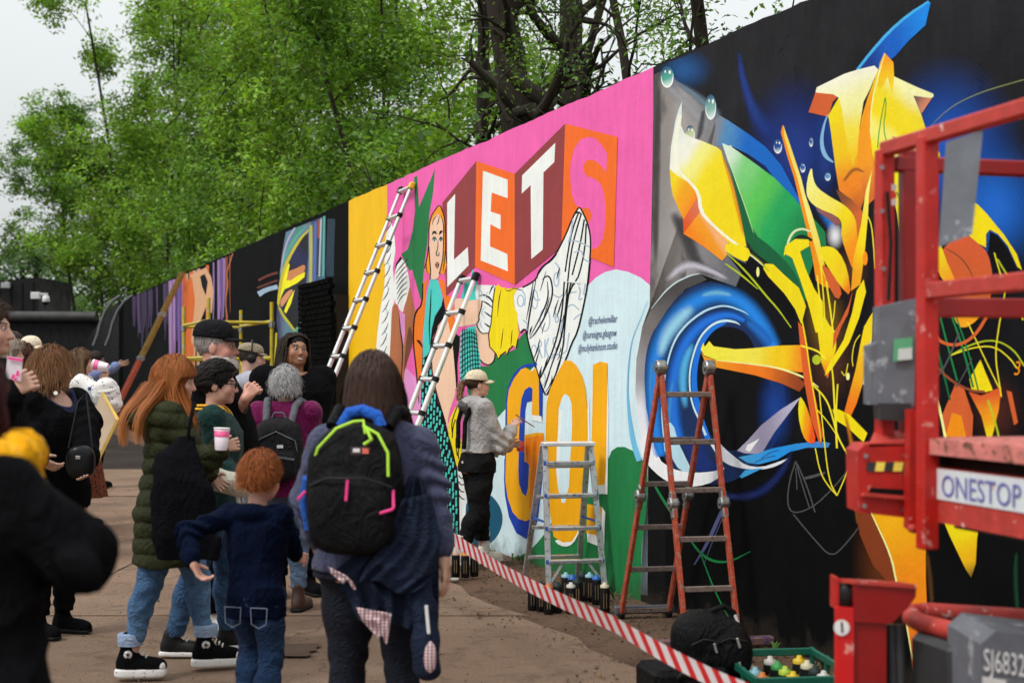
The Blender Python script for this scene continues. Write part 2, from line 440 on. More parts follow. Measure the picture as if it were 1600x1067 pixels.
# concrete yard slabs: rows across the view, cut off a metre before the wall
yard = mesh_obj('yard', [(-40, -20, .004), (9, -20, .004), (9, -19, .004), (-40, -19, .004)], [(0, 1, 2, 3)], M_CONC); yard['kind'] = 'structure'
def edgeX(Y): return -.2 - .3852*(Y-9.85)
rows = [-2.2, 1.9, 5.6, 9.17, 13.3, 17.8, 22.6]
rg = random.Random(4)
for i in range(len(rows)-1):
    y0, y1 = rows[i]+.012, rows[i+1]-.012
    cuts = [-16, -11.5+rg.uniform(-.4, .4), -7.4+rg.uniform(-.3, .3), -3.1+rg.uniform(-.2, .2)]
    lastx = cuts[-1]
    if edgeX((y0+y1)/2)-lastx < 1: cuts = [c for c in cuts if c < edgeX(y1)-1.0]
    cuts.append(None)
    for j in range(len(cuts)-1):
        a = cuts[j]+.012; sk = rg.uniform(-.05, .05)
        if cuts[j+1] is None:
            e = [(edgeX(y0+(y1-y0)*t/10)+rg.uniform(-.05, .05), y0+(y1-y0)*t/10) for t in range(11)]
        else:
            e = [(cuts[j+1]-.012, y0), (cuts[j+1]-.012, y1)]
        top = .014+rg.uniform(0, .012)
        pts = [(a, y0, top)] + [(x, y, top+rg.uniform(-.001, .001)) for x, y in e] + [(a, y1, top+sk*.05)]
        mb = MB(); mb.prism(pts, (0, 0, -.06)); mb.build('slab', M_CONC, yard)
t = mesh_obj('tarmac_strip', [(-40, 22.62, .006), (edgeX(22.62)+.2, 22.62, .006), (edgeX(60), 60, .006), (-60, 60, .006)], [(0, 1, 2, 3)], M_TAR); t['kind'] = 'structure'
for cx_, cy_, rx_, ry_ in ((-1.32, 8.0, .26, .17),):   # damp and patched spots
    V = []; n = 26
    for k_ in range(n):
        a_ = 6.2832*k_/n; r_ = 1+.22*math.sin(3*a_+cx_)+.12*math.sin(7*a_+cy_)
        V.append((cx_+rx_*r_*math.cos(a_), cy_+ry_*r_*math.sin(a_), .0295))
    o_ = mesh_obj('tarmac_patch', V, [list(range(n))], M_DIRT2); o_['kind'] = 'structure'
# loose stones and dead leaves along the wall
V = []; Fc = []; cols = []
rn = np.random.RandomState(3)
for i in range(5200):
    u = rn.uniform(-14, 4.5); out = abs(rn.normal(0, .42))+.01 if rn.rand() < .75 else rn.uniform(0, 1.5)
    p = wpos(u, min(out, 1.9), 0); r = rn.uniform(.004, .015)*(1.6 if rn.rand() < .08 else 1); z = .004
    if out > 1.0: z = .022
    a = rn.uniform(0, 6.3); o = len(V)
    for k in range(4): V.append((p.x+r*math.cos(a+k*1.57)*rn.uniform(.6, 1.2), p.y+r*math.sin(a+k*1.57)*rn.uniform(.6, 1.2), z))
    V.append((p.x, p.y, z+r*rn.uniform(.5, 1.0)))
    Fc += [(o, o+1, o+4), (o+1, o+2, o+4), (o+2, o+3, o+4), (o+3, o, o+4)]
    t_ = rn.uniform(.4, 1.5); c_ = (.10*t_, .075*t_, .055*t_) if rn.rand() < .8 else (.13*t_, .08*t_, .03*t_)
    cols += [c_]*5
for i in range(2600):
    x_, y_ = rn.uniform(-5.5, .6), rn.uniform(4.5, 17)
    if x_ > edgeX(y_)-.05: continue
    r = rn.uniform(.003, .009)*(2.2 if rn.rand() < .05 else 1); a = rn.uniform(0, 6.3); o = len(V)
    for k in range(4): V.append((x_+r*math.cos(a+k*1.57)*rn.uniform(.6, 1.3), y_+r*math.sin(a+k*1.57)*rn.uniform(.6, 1.3), .026))
    V.append((x_, y_, .027+r*rn.uniform(.3, .8))); Fc += [(o, o+1, o+4), (o+1, o+2, o+4), (o+2, o+3, o+4), (o+3, o, o+4)]
    t_ = rn.uniform(.3, 1.3); cols += [(.12*t_, .085*t_, .06*t_)]*5
M_LITTER = attr_mat('litter', .95, .1)
o = mesh_obj('gravel', V, Fc, M_LITTER, col=np.array(cols)); o['kind'] = 'stuff'; o['label'] = 'loose stones and dead leaves scattered along the wall foot'
# low green weeds at the wall foot
V = []; Fc = []; cols = []
for i in range(70):
    u = rn.choice([-3.1, -2.4, -1.2, -.3, .9, 2.2, -5.5, 1.5]) + rn.normal(0, .16); p = wpos(u, abs(rn.normal(.05, .07))+.02, 0)
    for k in range(3):
        a = rn.uniform(0, 6.3); L = rn.uniform(.02, .06); wd = rn.uniform(.004, .010); d = Vector((math.cos(a), math.sin(a), 0)); s_ = Vector((-d.y, d.x, 0))
        b0 = p; m_ = p+d*L*.35+Vector((0, 0, L*.8)); e_ = p+d*L*.9+Vector((0, 0, L)); o = len(V)
        V += [b0-s_*wd*.5, b0+s_*wd*.5, m_+s_*wd, m_-s_*wd, e_]; Fc += [(o, o+1, o+2, o+3), (o+3, o+2, o+4)]
        t_ = rn.uniform(.6, 1.3); cols += [(.06*t_, .13*t_, .025*t_)]*5
o = mesh_obj('weeds', V, Fc, attr_mat('weed', .8, .2), col=np.array(cols)); o['kind'] = 'stuff'; o['label'] = 'tufts of weeds growing at the wall foot'

# ================================================================ painted boundary wall
wall = thing('boundary_wall', 'long rendered boundary wall covered in colourful painted murals', 'wall', (WX0, WY0, 0), WANG)
U0, U1 = upx(192), 6.3
us = np.arange(U0, U1+.05, .1)
@cached
def plaster(name, rgb, var=.10, rough=.62, crack=0.0, grad=None, streak=0.0):
    q = NT(name); b = q.bsdf(min(1, rough+.12), 0, .04 if (max(rgb) < .04 and not (grad and name.startswith('fade_') and name != 'fade_dark')) else .2); o = q.obj()
    n1 = q.noise(2.2, 6, .66, o); n2 = q.noise(38, 6, .7, o); n3 = q.noise(16, 5, .65, q.scl(o, 1, 1, .12))
    v = q.math('MULTIPLY', q.rng(n1.outputs['Fac'], .3, .7, 1-var, 1+var), q.rng(n3.outputs['Fac'], .3, .7, 1-var*.5-streak, 1+var*.5+streak))
    if grad:
        p0, p1, stops, wob = grad
        d = (p1[0]-p0[0], p1[1]-p0[1]); L2 = d[0]**2+d[1]**2
        sb = q.n('ShaderNodeVectorMath', operation='SUBTRACT'); q.l(o, sb.inputs[0]); sb.inputs[1].default_value = (p0[0], 0, p0[1])
        dt = q.n('ShaderNodeVectorMath', operation='DOT_PRODUCT'); q.l(sb.outputs[0], dt.inputs[0]); dt.inputs[1].default_value = (d[0]/L2, 0, d[1]/L2)
        nn = q.noise(3.5, 3, .5, o); f = q.math('ADD', dt.outputs['Value'], q.rng(nn.outputs['Fac'], .2, .8, -wob, wob))
        base = q.ramp(f, list(stops), 'EASE').outputs[0]
    else:
        rgbn = q.n('ShaderNodeRGB'); rgbn.outputs[0].default_value = (*rgb, 1); base = rgbn.outputs[0]
    cm = q.n('ShaderNodeVectorMath', operation='SCALE'); q.l(base, cm.inputs[0]); q.l(v, cm.inputs['Scale']); c = cm.outputs[0]
    hgt = q.math('ADD', q.math('MULTIPLY', n2.outputs['Fac'], .6), q.math('MULTIPLY', n1.outputs['Fac'], 2.5))
    if crack:
        vo = q.n('ShaderNodeTexVoronoi'); vo.feature = 'DISTANCE_TO_EDGE'; vo.inputs['Scale'].default_value = .8
        wv = q.noise(2.5, 6, .7, o); ad = q.n('ShaderNodeVectorMath', operation='MULTIPLY_ADD'); q.l(wv.outputs['Color'], ad.inputs[0]); ad.inputs[1].default_value = (.5, .5, .5); q.l(o, ad.inputs[2])
        q.l(ad.outputs[0], vo.inputs['Vector']); t = q.rng(vo.outputs['Distance'], 0, .006, 1, 0)
        t = q.math('MULTIPLY', t, q.rng(n1.outputs['Fac'], .5, .58, 0, crack))
        c = q.mix(t, c, (.004, .004, .004)); hgt = q.math('SUBTRACT', hgt, q.math('MULTIPLY', t, 2))
    q.l(c, b.inputs['Base Color']); sp_ = q.n('ShaderNodeSeparateXYZ'); q.l(o, sp_.inputs[0]); dn = q.noise(5, 5, .7, o); dl = q.math('ADD', sp_.outputs['Z'], q.rng(dn.outputs['Fac'], .2, .8, -.22, .22))
    q.l(q.mix(q.rng(dl, .0, .14, .45, 0), c, (.05, .037, .028)), b.inputs['Base Color'])      # mud splashed up from the ground
    q.bump(hgt, .32, .012, b); return q.m
V = []; Fc = []
for u in us:
    tp = topv(u); V += [(u, 0, -.3), (u, 0, tp), (u, .05, tp+.015), (u, .23, tp), (u, .26, -.3)]
n = len(us)
for i in range(n-1):
    for k in range(4): a = i*5+k; Fc.append((a, a+5, a+6, a+1))
Fc += [(0, 1, 2, 3, 4), tuple((n-1)*5+k for k in (4, 3, 2, 1, 0))]
mesh_obj('wall_body', V, Fc, plaster('render_black', (.008, .008, .009), .25, .8), wall)

LAY = [0]; LINE = None; FULLER = {'yellow_stroke', 'yellow_leaf', 'yellow_flame', 'yellow_spike', 'orange_leaf', 'rust_stem', 'orange_tear', 'yellow_wedge', 'rust_stroke', 'yellow_diamond', 'yellow_stripe'}
def layer():
    LAY[0] += 1; return -.0015-.00002*LAY[0]
def field(name, px0, px1, mat, v0=-.02):
    """full-height band of paint following the ragged top of the wall"""
    a, b = (upx(px0) if px0 else U0), (upx(px1) if px1 else U1)
    uu = [a]+[u for u in us if a < u < b]+[b]; y = -.0012; V = []; Fc = []
    for u in uu: V += [(u, y, v0), (u, y, topv(u)-.001)]
    for i in range(len(uu)-1): Fc.append((2*i, 2*i+2, 2*i+3, 2*i+1))
    return mesh_obj(name, V, Fc, mat, wall)
def chaikin(pts, it=2, closed=True):
    for _ in range(it):
        q = []; n = len(pts)
        for i in range(n if closed else n-1):
            a, b = pts[i], pts[(i+1) % n]
            q += [(a[0]*.75+b[0]*.25, a[1]*.75+b[1]*.25), (a[0]*.25+b[0]*.75, a[1]*.25+b[1]*.75)]
        if not closed: q = [pts[0]]+q+[pts[-1]]
        pts = q
    return pts
def poly(name, pts, mat, smooth=0, label=None):
    if smooth: pts = chaikin(list(pts), smooth)
    if name in FULLER:
        cx_ = sum(p[0] for p in pts)/len(pts); cy_ = sum(p[1] for p in pts)/len(pts); pts = [(cx_+(x_-cx_)*1.22, cy_+(y_-cy_)*1.03) for x_, y_ in pts]
    q = [W(*p) for p in pts]; q = [(u, max(-.02, min(v, topv(u)-.003))) for u, v in q]
    A = sum(q[i][0]*q[(i+1) % len(q)][1]-q[(i+1) % len(q)][0]*q[i][1] for i in range(len(q)))
    if A < 0: q = q[::-1]
    y = layer(); o = mesh_obj(name, [(u, y, v) for u, v in q], [tuple(range(len(q)))], mat, wall)
    if label: o['label'] = label
    return o
def ribbon(name, pts, wd, mat, smooth=2, uv=False, label=None):
    """brush or spray stroke; wd in picture units, one value or one per point (tapers)"""
    ws = list(wd) if isinstance(wd, (list, tuple)) else [wd]*len(pts)
    if mat is LINE: ws = [w_*1.9 for w_ in ws]
    tr = [(p[0], p[1], w_) for p, w_ in zip(pts, ws)]
    for _ in range(smooth):
        q = [tr[0]]
        for a, b in zip(tr[:-1], tr[1:]): q += [tuple(a[i]*.75+b[i]*.25 for i in range(3)), tuple(a[i]*.25+b[i]*.75 for i in range(3))]
        tr = q+[tr[-1]]
    V = []; Fc = []; y = layer(); n = len(tr); UV = []
    for i, (x, yy, w_) in enumerate(tr):
        a, b = tr[max(0, i-1)], tr[min(n-1, i+1)]; d = (b[0]-a[0], b[1]-a[1]); L = math.hypot(*d) or 1; nx, ny = -d[1]/L, d[0]/L
        for s_ in (-1, 1):
            u, v = W(x+nx*w_*.5*s_, yy+ny*w_*.5*s_); V.append((u, y, max(-.02, min(v, topv(u)-.003)))); UV.append((i/(n-1), (s_+1)/2))
    for i in range(n-1): Fc.append((2*i, 2*i+1, 2*i+3, 2*i+2))
    o = mesh_obj(name, V, Fc, mat, wall)
    if uv:
        L = o.data.uv_layers.new(name='UVMap')
        for lp in o.data.loops: L.data[lp.index].uv = UV[lp.vertex_index]
    if label: o['label'] = label
    return o
@cached
def spray(name, rgb, amt=1.0, ends=.25, radial=False):
    """aerosol paint with a soft, speckled edge"""
    q = NT(name); b = q.n('ShaderNodeBsdfPrincipled'); b.inputs['Base Color'].default_value = (*rgb, 1); b.inputs['Roughness'].default_value = .65; b.inputs['Specular IOR Level'].default_value = .3
    uv = q.n('ShaderNodeTexCoord'); sp = q.n('ShaderNodeSeparateXYZ'); q.l(uv.outputs['UV'], sp.inputs[0])
    cx = q.math('ABSOLUTE', q.math('SUBTRACT', q.math('MULTIPLY', sp.outputs['Y'], 2.0), 1.0))
    if radial:
        ex = q.math('SUBTRACT', q.math('MULTIPLY', sp.outputs['X'], 2.0), 1.0)
        r = q.math('SQRT', q.math('ADD', q.math('MULTIPLY', cx, cx), q.math('MULTIPLY', ex, ex))); a = q.rng(r, 0, 1, amt, 0, True, True)
    else:
        e = q.math('MINIMUM', sp.outputs['X'], q.math('SUBTRACT', 1.0, sp.outputs['X']))
        a = q.math('MULTIPLY', q.rng(cx, 0, 1, amt, 0, True, True), q.rng(e, 0, ends, 0, 1, True, True))
    n = q.noise(260, 3, .8, q.obj()); a = q.math('MULTIPLY', a, q.rng(n.outputs['Fac'], .3, .7, .8, 1.15))
    tr = q.n('ShaderNodeBsdfTransparent'); mxs = q.n('ShaderNodeMixShader'); q.l(a, mxs.inputs[0]); q.l(tr.outputs[0], mxs.inputs[1]); q.l(b.outputs[0], mxs.inputs[2])
    q.l(mxs.outputs[0], q.out.inputs['Surface']); return q.m
def mist(name, pts, wd, rgb, amt=1.0, ends=.25): return ribbon(name, pts, wd, spray('spray_'+name, rgb, amt, ends), 2, True)
def puff(name, cx, cy, rx, ry, rgb, amt=1.0):
    q = []; V = []; y = layer()
    for sx, sy in ((-1, 1), (1, 1), (1, -1), (-1, -1)):
        u, v = W(cx+sx*rx, cy+sy*ry); V.append((u, y, v))
    vt = min(topv(V[2][0]), topv(V[3][0]))-.004
    o = mesh_obj(name, V, [(0, 1, 2, 3)], spray('puff_'+name, rgb, amt, .25, True), wall)
    L = o.data.uv_layers.new(name='UVMap'); UV = [(0, 0), (1, 0), (1, 1), (0, 1)]
    for lp in o.data.loops: L.data[lp.index].uv = UV[lp.vertex_index]
    for i in (2, 3):       # clip at the wall top, keeping the falloff true
        if V[i][2] > vt:
            f_ = (vt-V[5-i-2 if False else (1 if i == 2 else 0)][2])/(V[i][2]-V[(1 if i == 2 else 0)][2]); o.data.vertices[i].co.z = vt
            for lp in o.data.loops:
                if lp.vertex_index == i: L.data[lp.index].uv = (UV[i][0], f_)
    return o
def ellipse(cx, cy, rx, ry, n=28): return [(cx+rx*math.cos(2*math.pi*k/n), cy+ry*math.sin(2*math.pi*k/n)) for k in range(n)]
def flat(name, r, g, b, k=1.1, var=.07, crack=0.0, streak=.02): return plaster('paint_'+name, S(r, g, b, k), var, .55, crack, None, streak)
def grad(name, p0, p1, stops, k=1.1, wob=.06):
    a, b = W(*p0), W(*p1)
    return plaster('fade_'+name, (0, 0, 0), .06, .5, 0.0, (a, b, tuple((s, S(*c, k)) for s, c in stops), wob))
# ================================================================ mural: fields
BLK = flat('black', 18, 18, 18); WHT = flat('white', 232, 236, 232); ORG = flat('orange', 255, 105, 30); MAR = flat('maroon', 142, 58, 60)
PNK = flat('pink', 232, 96, 170, 1.1, .09); YEL = flat('amber', 255, 178, 4, 1.2, .05, 0, .03); GRN = flat('green', 28, 118, 64, 1.1, .12); PALE = flat('pale_blue', 205, 228, 234)
OCH = flat('ochre', 255, 164, 4, 1.15, .05); BLU = flat('royal_blue', 18, 62, 170); TEAL = flat('teal', 72, 200, 190); PEA = flat('peach', 246, 196, 168); BRN = flat('brown', 172, 104, 66)
DBR = flat('dark_brown', 108, 62, 42); LIL = flat('lilac', 226, 148, 206); ORC = flat('coat_orange', 255, 120, 15); LEM = flat('lemon', 250, 212, 5); LINE = plaster('paint_line', (.006, .006, .007), .1, .5)
GREY = flat('letter_grey', 168, 186, 204); NAVY = flat('navy_text', 36, 50, 104)
field('black_field', None, 545, plaster('render_dark', (.006, .0065, .007), .35, .75, .4))
field('yellow_field', 545, 605, YEL)
field('pink_field', 605, 1021, PNK)
field('dark_field', 1021, None, plaster('fade_dark', (0, 0, 0), .22, .7, .8, ((0, 3.6), (0, .6), ((0, (.024, .024, .027)), (.55, (.010, .010, .012)), (1, (.004, .0045, .0045))), .12)))
# ---------------------------------------------------------------- LETS GO panel
poly('pale_cloud', [(838,568),(856,610),(886,559),(912,481),(919,446),(931,434),(946,425),(963,421),(982,425),(1002,434),(1016,446),(1014,560),(1012,930),(900,915),(780,875),(712,855),(714,760),(716,735),(740,690),(780,650),(792,637),(800,610)], PALE)
poly('pale_cloud', [(596,520),(590,560),(588,640),(575,760),(560,800),(640,830),(720,850),(722,700),(690,640),(650,590),(620,560)], LIL)
poly('painted_leaf', [(647,277),(652,275),(655,324),(680,264),(677,300),(671,335),(668,380),(663,415),(661,442),(660,477),(644,421),(640,424),(627,397),(637,390),(640,381),(645,360),(649,330)], GRN)
poly('painted_hill', [(751,572),(764,572),(775,556),(783,556),(795,550),(806,545),(812,528),(820,519),(823,520),(828,536),(838,568),(806,606),(798,622),(792,637),(780,650),(765,660),(745,650),(730,610),(737,588)], GRN)
poly('painted_dot', [(771,776),(782,791),(786.5,809),(783,828),(772,845),(759,852),(744,853),(728,840),(722,812),(728,785),(745,770),(760,769)], flat('petrol', 14, 84, 112), 2)
poly('painted_hill', [(794,874),(811,869),(828,860),(841,846),(850,835),(864,813),(885,798),(920,776),(945,770),(950,718),(956,704),(965,698),(976,698),(989,704),(1002,715),(1012,731),(1010,800),(1003,850),(1001,960),(900,935),(800,900)], GRN)
# sleeve, arms
poly('painted_sleeve', [(611,342),(617,372),(618,392),(614,420),(616,440),(618,455),(616,475),(612,490),(611,520),(609,560),(607,600),(608,640),(596,620),(590,575),(588,545),(590,520),(595,480),(600,455),(602,430),(601,400),(603,370)], WHT)
poly('painted_sleeve', [(627,402),(634,412),(638,428),(641,445),(638,464),(632,476),(630,489),(625,485),(622,476),(617,474),(616,445),(617,425),(621,412)], WHT, 1)
rg = random.Random(11)
for k in range(15):
    y = 350+k*18; x = 603-(k*.8)+rg.uniform(-1, 1); ribbon('brush_line', [(x, y+12), (x+6, y+5), (x+11, y-8)], [.3, 1.0, .3], LINE, 1)
    if k % 2: ribbon('brush_line', [(x+4, y), (x+8, y+10), (x+7, y+20)], [.4, 1.6, .4], GREY, 1)
for k in range(7): ribbon('brush_line', [(618+k*.6, 428+k*8), (627, 416+k*8), (638-.3*k, 404+k*9)], [.4, 1.0, .4], LINE, 1)
poly('black_shape', [(626,401),(629,404),(621,414),(617,424),(619,412)], LINE)
poly('painted_arm', [(614,476),(620,474),(624,487),(626,515),(630,540),(628,575),(626,640),(625,700),(604,690),(606,640),(607,600),(609,560),(611,520),(612,490)], BRN, 1)
poly('painted_arm', [(630,489),(636,466),(641,446),(646,470),(650,490),(648,520),(646,535),(638,560),(632,583),(628,640),(626,700),(622,640),(627,575),(630,540),(633,520),(633,491)], BRN)
poly('arm_shadow', [(640,507),(645,520),(645,538),(638,560),(631,585),(633,555),(635,530)], DBR, 1)
ribbon('brush_line', [(624,487),(626,515),(630,545),(628,580),(625,640)], [.6, 1.2, 1, .8, .5], LINE)
poly('lilac_shape', [(624,487),(633,491),(633,520),(631,540),(627,517)], LIL)
# coat, scarf, figure
poly('painted_coat', [(670,434),(661,443),(660,476),(650,487),(647,502),(646,535),(649,562),(652,592),(655,630),(658,600),(660,560),(660,526),(664,490),(666,450)], ORC)
poly('painted_coat', [(685,434),(695,440),(697.5,461),(709.5,466),(710,493),(712.5,521),(706.5,535),(703.5,518),(699,499),(694,465),(688,446)], ORC)
ribbon('brush_line', [(661,443),(660,476),(650,487),(647,502),(646,535),(649,562),(652,592),(655,630)], [1,1.2,1.6,1.2,1.2,1.2,1.2,.6], LINE, 1)
ribbon('brush_line', [(651,532),(655,533),(658,538),(660,543)], [.4, 2.4, 1.6, .5], LINE)
poly('painted_skirt', [(661,526),(660,560),(659,590),(657,650),(660,720),(676,800),(700,842),(719,845),(718,765),(716,735),(706,695),(697,662),(685,627),(679,605),(674,580),(673,554),(672,534)], LINE)
poly('painted_scarf', [(673,436),(679.5,434.5),(685,439),(690,457),(692,466),(690,478),(679.5,496),(675,514),(673,532),(672,548),(667,556),(661,560),(661,526),(664.5,487),(667.5,457)], TEAL)
ribbon('brush_line', [(674,452),(673,480),(671,510),(672,540)], [.4,1.2,1.2,.4], LINE, 1)
V = []; Fc = []; ly = layer(); rn = np.random.RandomState(2)      # teal dashes of the patterned skirt
def dash_patch(pts_l, pts_r, y0, y1, dy, wpx, V, Fc):
    y = y0; r_ = 0
    while y < y1:
        xl = np.interp(y, [p[1] for p in pts_l], [p[0] for p in pts_l]); xr = np.interp(y, [p[1] for p in pts_r], [p[0] for p in pts_r])
        nx = max(2, int((xr-xl)/wpx)); st = (xr-xl)/nx
        for i in range(nx):
            x = xl+st*(i+.5)+rn.uniform(-.3, .3); yy = y+(dy*.5 if i % 2 else 0)+rn.uniform(-1, 1)+i*1.0; hw = st*.27; hh = dy*.36*rn.uniform(.8, 1.1)
            o = len(V)
            for dx, dyy in ((-hw, hh), (hw, hh), (hw, -hh), (-hw, -hh)): u, v = W(x+dx+dyy*-.06, yy+dyy); V.append((u, ly, max(0, v)))
            Fc.append((o, o+1, o+2, o+3))
        y += dy
dash_patch([(660,560),(657,650),(660,720),(676,800),(700,842)], [(673,556),(679,605),(697,662),(706,695),(715,735),(717,845)], 566, 838, 12.5, 4.6, V, Fc)
o = mesh_obj('painted_dashes', V, Fc, TEAL, wall); o['kind'] = 'stuff'
poly('black_shape', [(693,465),(697.5,491.5),(684,509.5),(676.5,527.5),(674,568),(672.5,550),(673,532),(675,515),(680,494),(690,478)], LINE)
poly('painted_body', [(697,492),(701,505),(705,523),(707,535),(709,554),(712,589),(713.5,605),(710.5,620),(704,638),(700,656),(701,668),(697,662),(685,626),(680,606),(678,589),(674,570),(676,535),(684,511)], PEA)
poly('black_shape', [(705,524),(712,521),(719,526),(718,545),(715,570),(716,606),(713,606),(712,589),(709,554),(707,535)], LINE)
ribbon('brush_line', [(684,511),(676,535),(674,570),(680,606),(697,662)], 1.0, LINE, 1)
poly('painted_hand', [(722,608),(718,612),(716,630),(709,642),(702,656),(700,676),(706,694),(711,715),(714,730),(719,726),(723,712),(722,690),(716,670),(721,650),(724,630)], LEM, 1)
for pts in ([(717,628),(711,645),(706,660),(707,676)], [(712,655),(708,668),(707,684)], [(716,672),(712,690),(715,712)], [(720,690),(716,705),(717,716)]): ribbon('brush_line', pts, .9, LINE, 1)
poly('white_shape', [(715,733),(722,730),(730,760),(728,800),(724,845),(719,845),(718,765)], WHT)
for k in range(4): ribbon('brush_line', [(717,742+k*10),(721,748+k*10),(726,744+k*12)], .9, LINE, 1)
poly('teal_shape', [(727,440),(736,434),(739,418),(741,434),(747,436),(744,469),(733,471),(720,468)], TEAL)
poly('painted_skirt', [(720,520),(733,511),(743,509),(745.5,514),(748.5,544),(751.5,562),(751,576),(737,590),(720,596),(719,565),(720,535)], TEAL)
for k in range(9): ribbon('brush_line', [(719.5,526+k*8.2),(728,520+k*8),(738,519+k*7.2),(747+k*.5,525+k*6.2)], .9, LINE, 1)
for k in range(7): ribbon('brush_line', [(723+k*3.6,514),(723+k*3.9,550),(723+k*4.2,584)], .7, LINE, 1)
poly('painted_sleeve', [(745,445),(774,446),(778,460),(770,480),(767,514),(762,520),(754,522),(748,515),(744,507),(750,500),(748,494),(754,470),(745,469),(743,457)], WHT)
for pts in ([(749,463),(756,460),(767,466),(772,476)], [(754,470),(762,474),(770,481)], [(757,487),(764,492),(769,496)], [(757,505),(763,509),(767,512)], [(765,460),(770,447),(773,448)]): ribbon('brush_line', pts, [.5]+[1.5]*(len(pts)-2)+[.6], LINE, 1)
for pts in ([(748,450),(755,458),(752,466)], [(760,478),(752,488),(758,498)], [(754,500),(750,508),(758,516)], [(764,455),(758,462),(764,470)]): ribbon('brush_line', pts, [.5, 2.2, .5], GREY, 1)
poly('painted_arm', [(711,467),(720,466),(733.5,470),(747,468),(754.5,470.5),(753,479.5),(748,494.5),(750,500.5),(744,506.5),(726,509.5),(714,511),(711,496)], PEA)
poly('painted_arm', [(744,508),(753,521.5),(762,520),(766.5,541),(774,553),(773,563.5),(765,571),(756,568),(751.5,562),(748,544)], PEA)
ribbon('brush_line', [(774,553),(773,563.5),(765,571),(756,568),(751,562)], 1.0, LINE, 1)
ribbon('brush_line', [(754,470),(753,480),(748,495),(750,500),(744,507),(753,522),(762,520)], 1.0, LINE, 1)
# whale-tail sheet of lettering
poly('painted_sheet', [(907,324),(911.6,331),(918,346),(923,365),(924,384),(922,414),(919,444),(912.5,481),(903,519),(894,536),(886,559),(875,581),(860,607.5),(854,619),(849,609),(843,592),(837.5,570),(828,542),(823.5,519),(820.6,514),(814,520),(811,508),(805,481),(803,462),(809,451),(817,449),(828,444),(839,436),(842,425),(849,416),(860,408),(871,395),(886,365),(895.6,342.5),(903,327.5)], WHT)
for cx, cy, rx, ry in ((870,437,4,11),(836,468,5,15),(884,430,4,9),(905,438,3,7),(852,500,8,18),(835,548,4,9),(848,592,5,10),(814,470,5,9)):
    ribbon('brush_stroke', ellipse(cx, cy, rx, ry, 12)+[(cx+rx, cy)], 2.0, GREY, 1)
for pts in ([(842,550),(842,535),(846,532),(847,540),(842,543),(848,560)], [(852,530),(852,558)], [(858,528),(852,545),(860,562)], [(870,526),(864,530),(866,540),(871,546),(866,556),(862,552)], [(874,534),(880,524),(884,532),(876,556),(886,548)], [(890,520),(886,548)],
            [(905,448),(908,455),(904,470),(911,466)], [(888,458),(902,456)], [(885,482),(895,474),(905,484)], [(897,500),(902,494),(910,490)], [(868,480),(868,505),(874,502),(872,492),(868,490)], [(895,370),(905,376),(922,382)], [(898,395),(910,390)], [(913,430),(917,432),(915,446),(912,462),(918,458)], [(880,500),(876,520)],
            [(817,455),(822,462),(820,478)], [(832,450),(836,470),(845,468)], [(818,500),(826,506),(822,518)], [(862,560),(872,552),(880,560)], [(896,356),(894,378),(888,396)], [(865,460),(874,466),(880,460)], [(868,410),(876,420),(874,432)]):
    ribbon('brush_stroke', pts, 2.2, GREY, 2)
for pts in ([(905,332),(895,360),(889,390),(883,430),(880,480),(873,520),(862,555),(850,580),(842,597)], [(909,335),(900,365),(893,395),(888,440),(885,480),(878,530),(866,560),(850,608)], [(914,343),(908,380),(895,430),(889,460),(884,500),(880,550),(868,590),(852,614)], [(917,350),(915,390),(906,430),(890,455),(884,475)],
            [(848,437),(856,430),(862,436),(865,460),(855,490),(838,520),(828,530)], [(838,438),(832,470),(826,505),(825,525)], [(840,432),(850,415),(862,408),(875,390),(881,380)], [(856,440),(858,465),(848,490),(828,528)], [(834,440),(829,470),(823,500)]):
    ribbon('brush_line', pts, [.5]+[1.3]*(len(pts)-2)+[.4], LINE, 2)
ribbon('brush_line', [(823,519),(828,542),(837,570),(843,592),(849,609),(854,619),(860,607),(875,581),(886,559),(894,536),(903,519),(912,481),(919,444),(922,414),(924,384),(923,365),(918,346),(911,331),(907,324),(903,327),(895,342),(886,365),(871,395),(860,408),(849,416),(842,425),(839,436),(828,444),(817,449)], 1.3, LINE, 1)
ribbon('brush_line', [(899,334),(905,331),(910,336)], 1.6, LINE, 1)
poly('painted_cloth', [(779,444),(784,449),(796,451),(805,449),(809,451),(803,462.5),(805,481),(809,489),(811,519),(812,517),(810,529),(806.5,544),(802,540),(796,545.6),(793.5,554),(790.6,549),(783,555),(779,560.6),(775.6,553),(766,542),(764,523),(768,504),(771,480),(771,470),(774.7,449)], LEM)
ribbon('brush_line', [(774,449),(771,470),(768,505),(764,523),(766,542),(776,553),(779,561),(783,555),(791,549),(793,554),(796,546),(802,540),(807,544),(810,529)], .9, LINE, 0)
for pts in ([(784,452),(780,470),(778,495)], [(787,513),(785,530),(783,545)], [(801,515),(800,528),(799,540)], [(790,451),(794,456),(806,449)], [(800,450),(810,452),(818,454)]): ribbon('brush_line', pts, [.3,.9,.3], LINE, 1)
ribbon('brush_line', [(814,520),(820,513),(825,520)], 1.4, LINE, 2)
rg = random.Random(5)
for k in range(26):
    y = rg.uniform(400, 590); xl = np.interp(y, [400, 440, 520, 590], [872, 842, 830, 850]); xr = np.interp(y, [400, 440, 520, 590], [918, 916, 898, 868]); x = rg.uniform(xl, xr-4); L = rg.uniform(10, 34)
    ribbon('brush_line', [(x, y), (x-L*.12+rg.uniform(-2, 2), y+L*.5), (x-L*.3, min(y+L, 606))], [.3, rg.uniform(.7, 1.4), .3], LINE, 2)
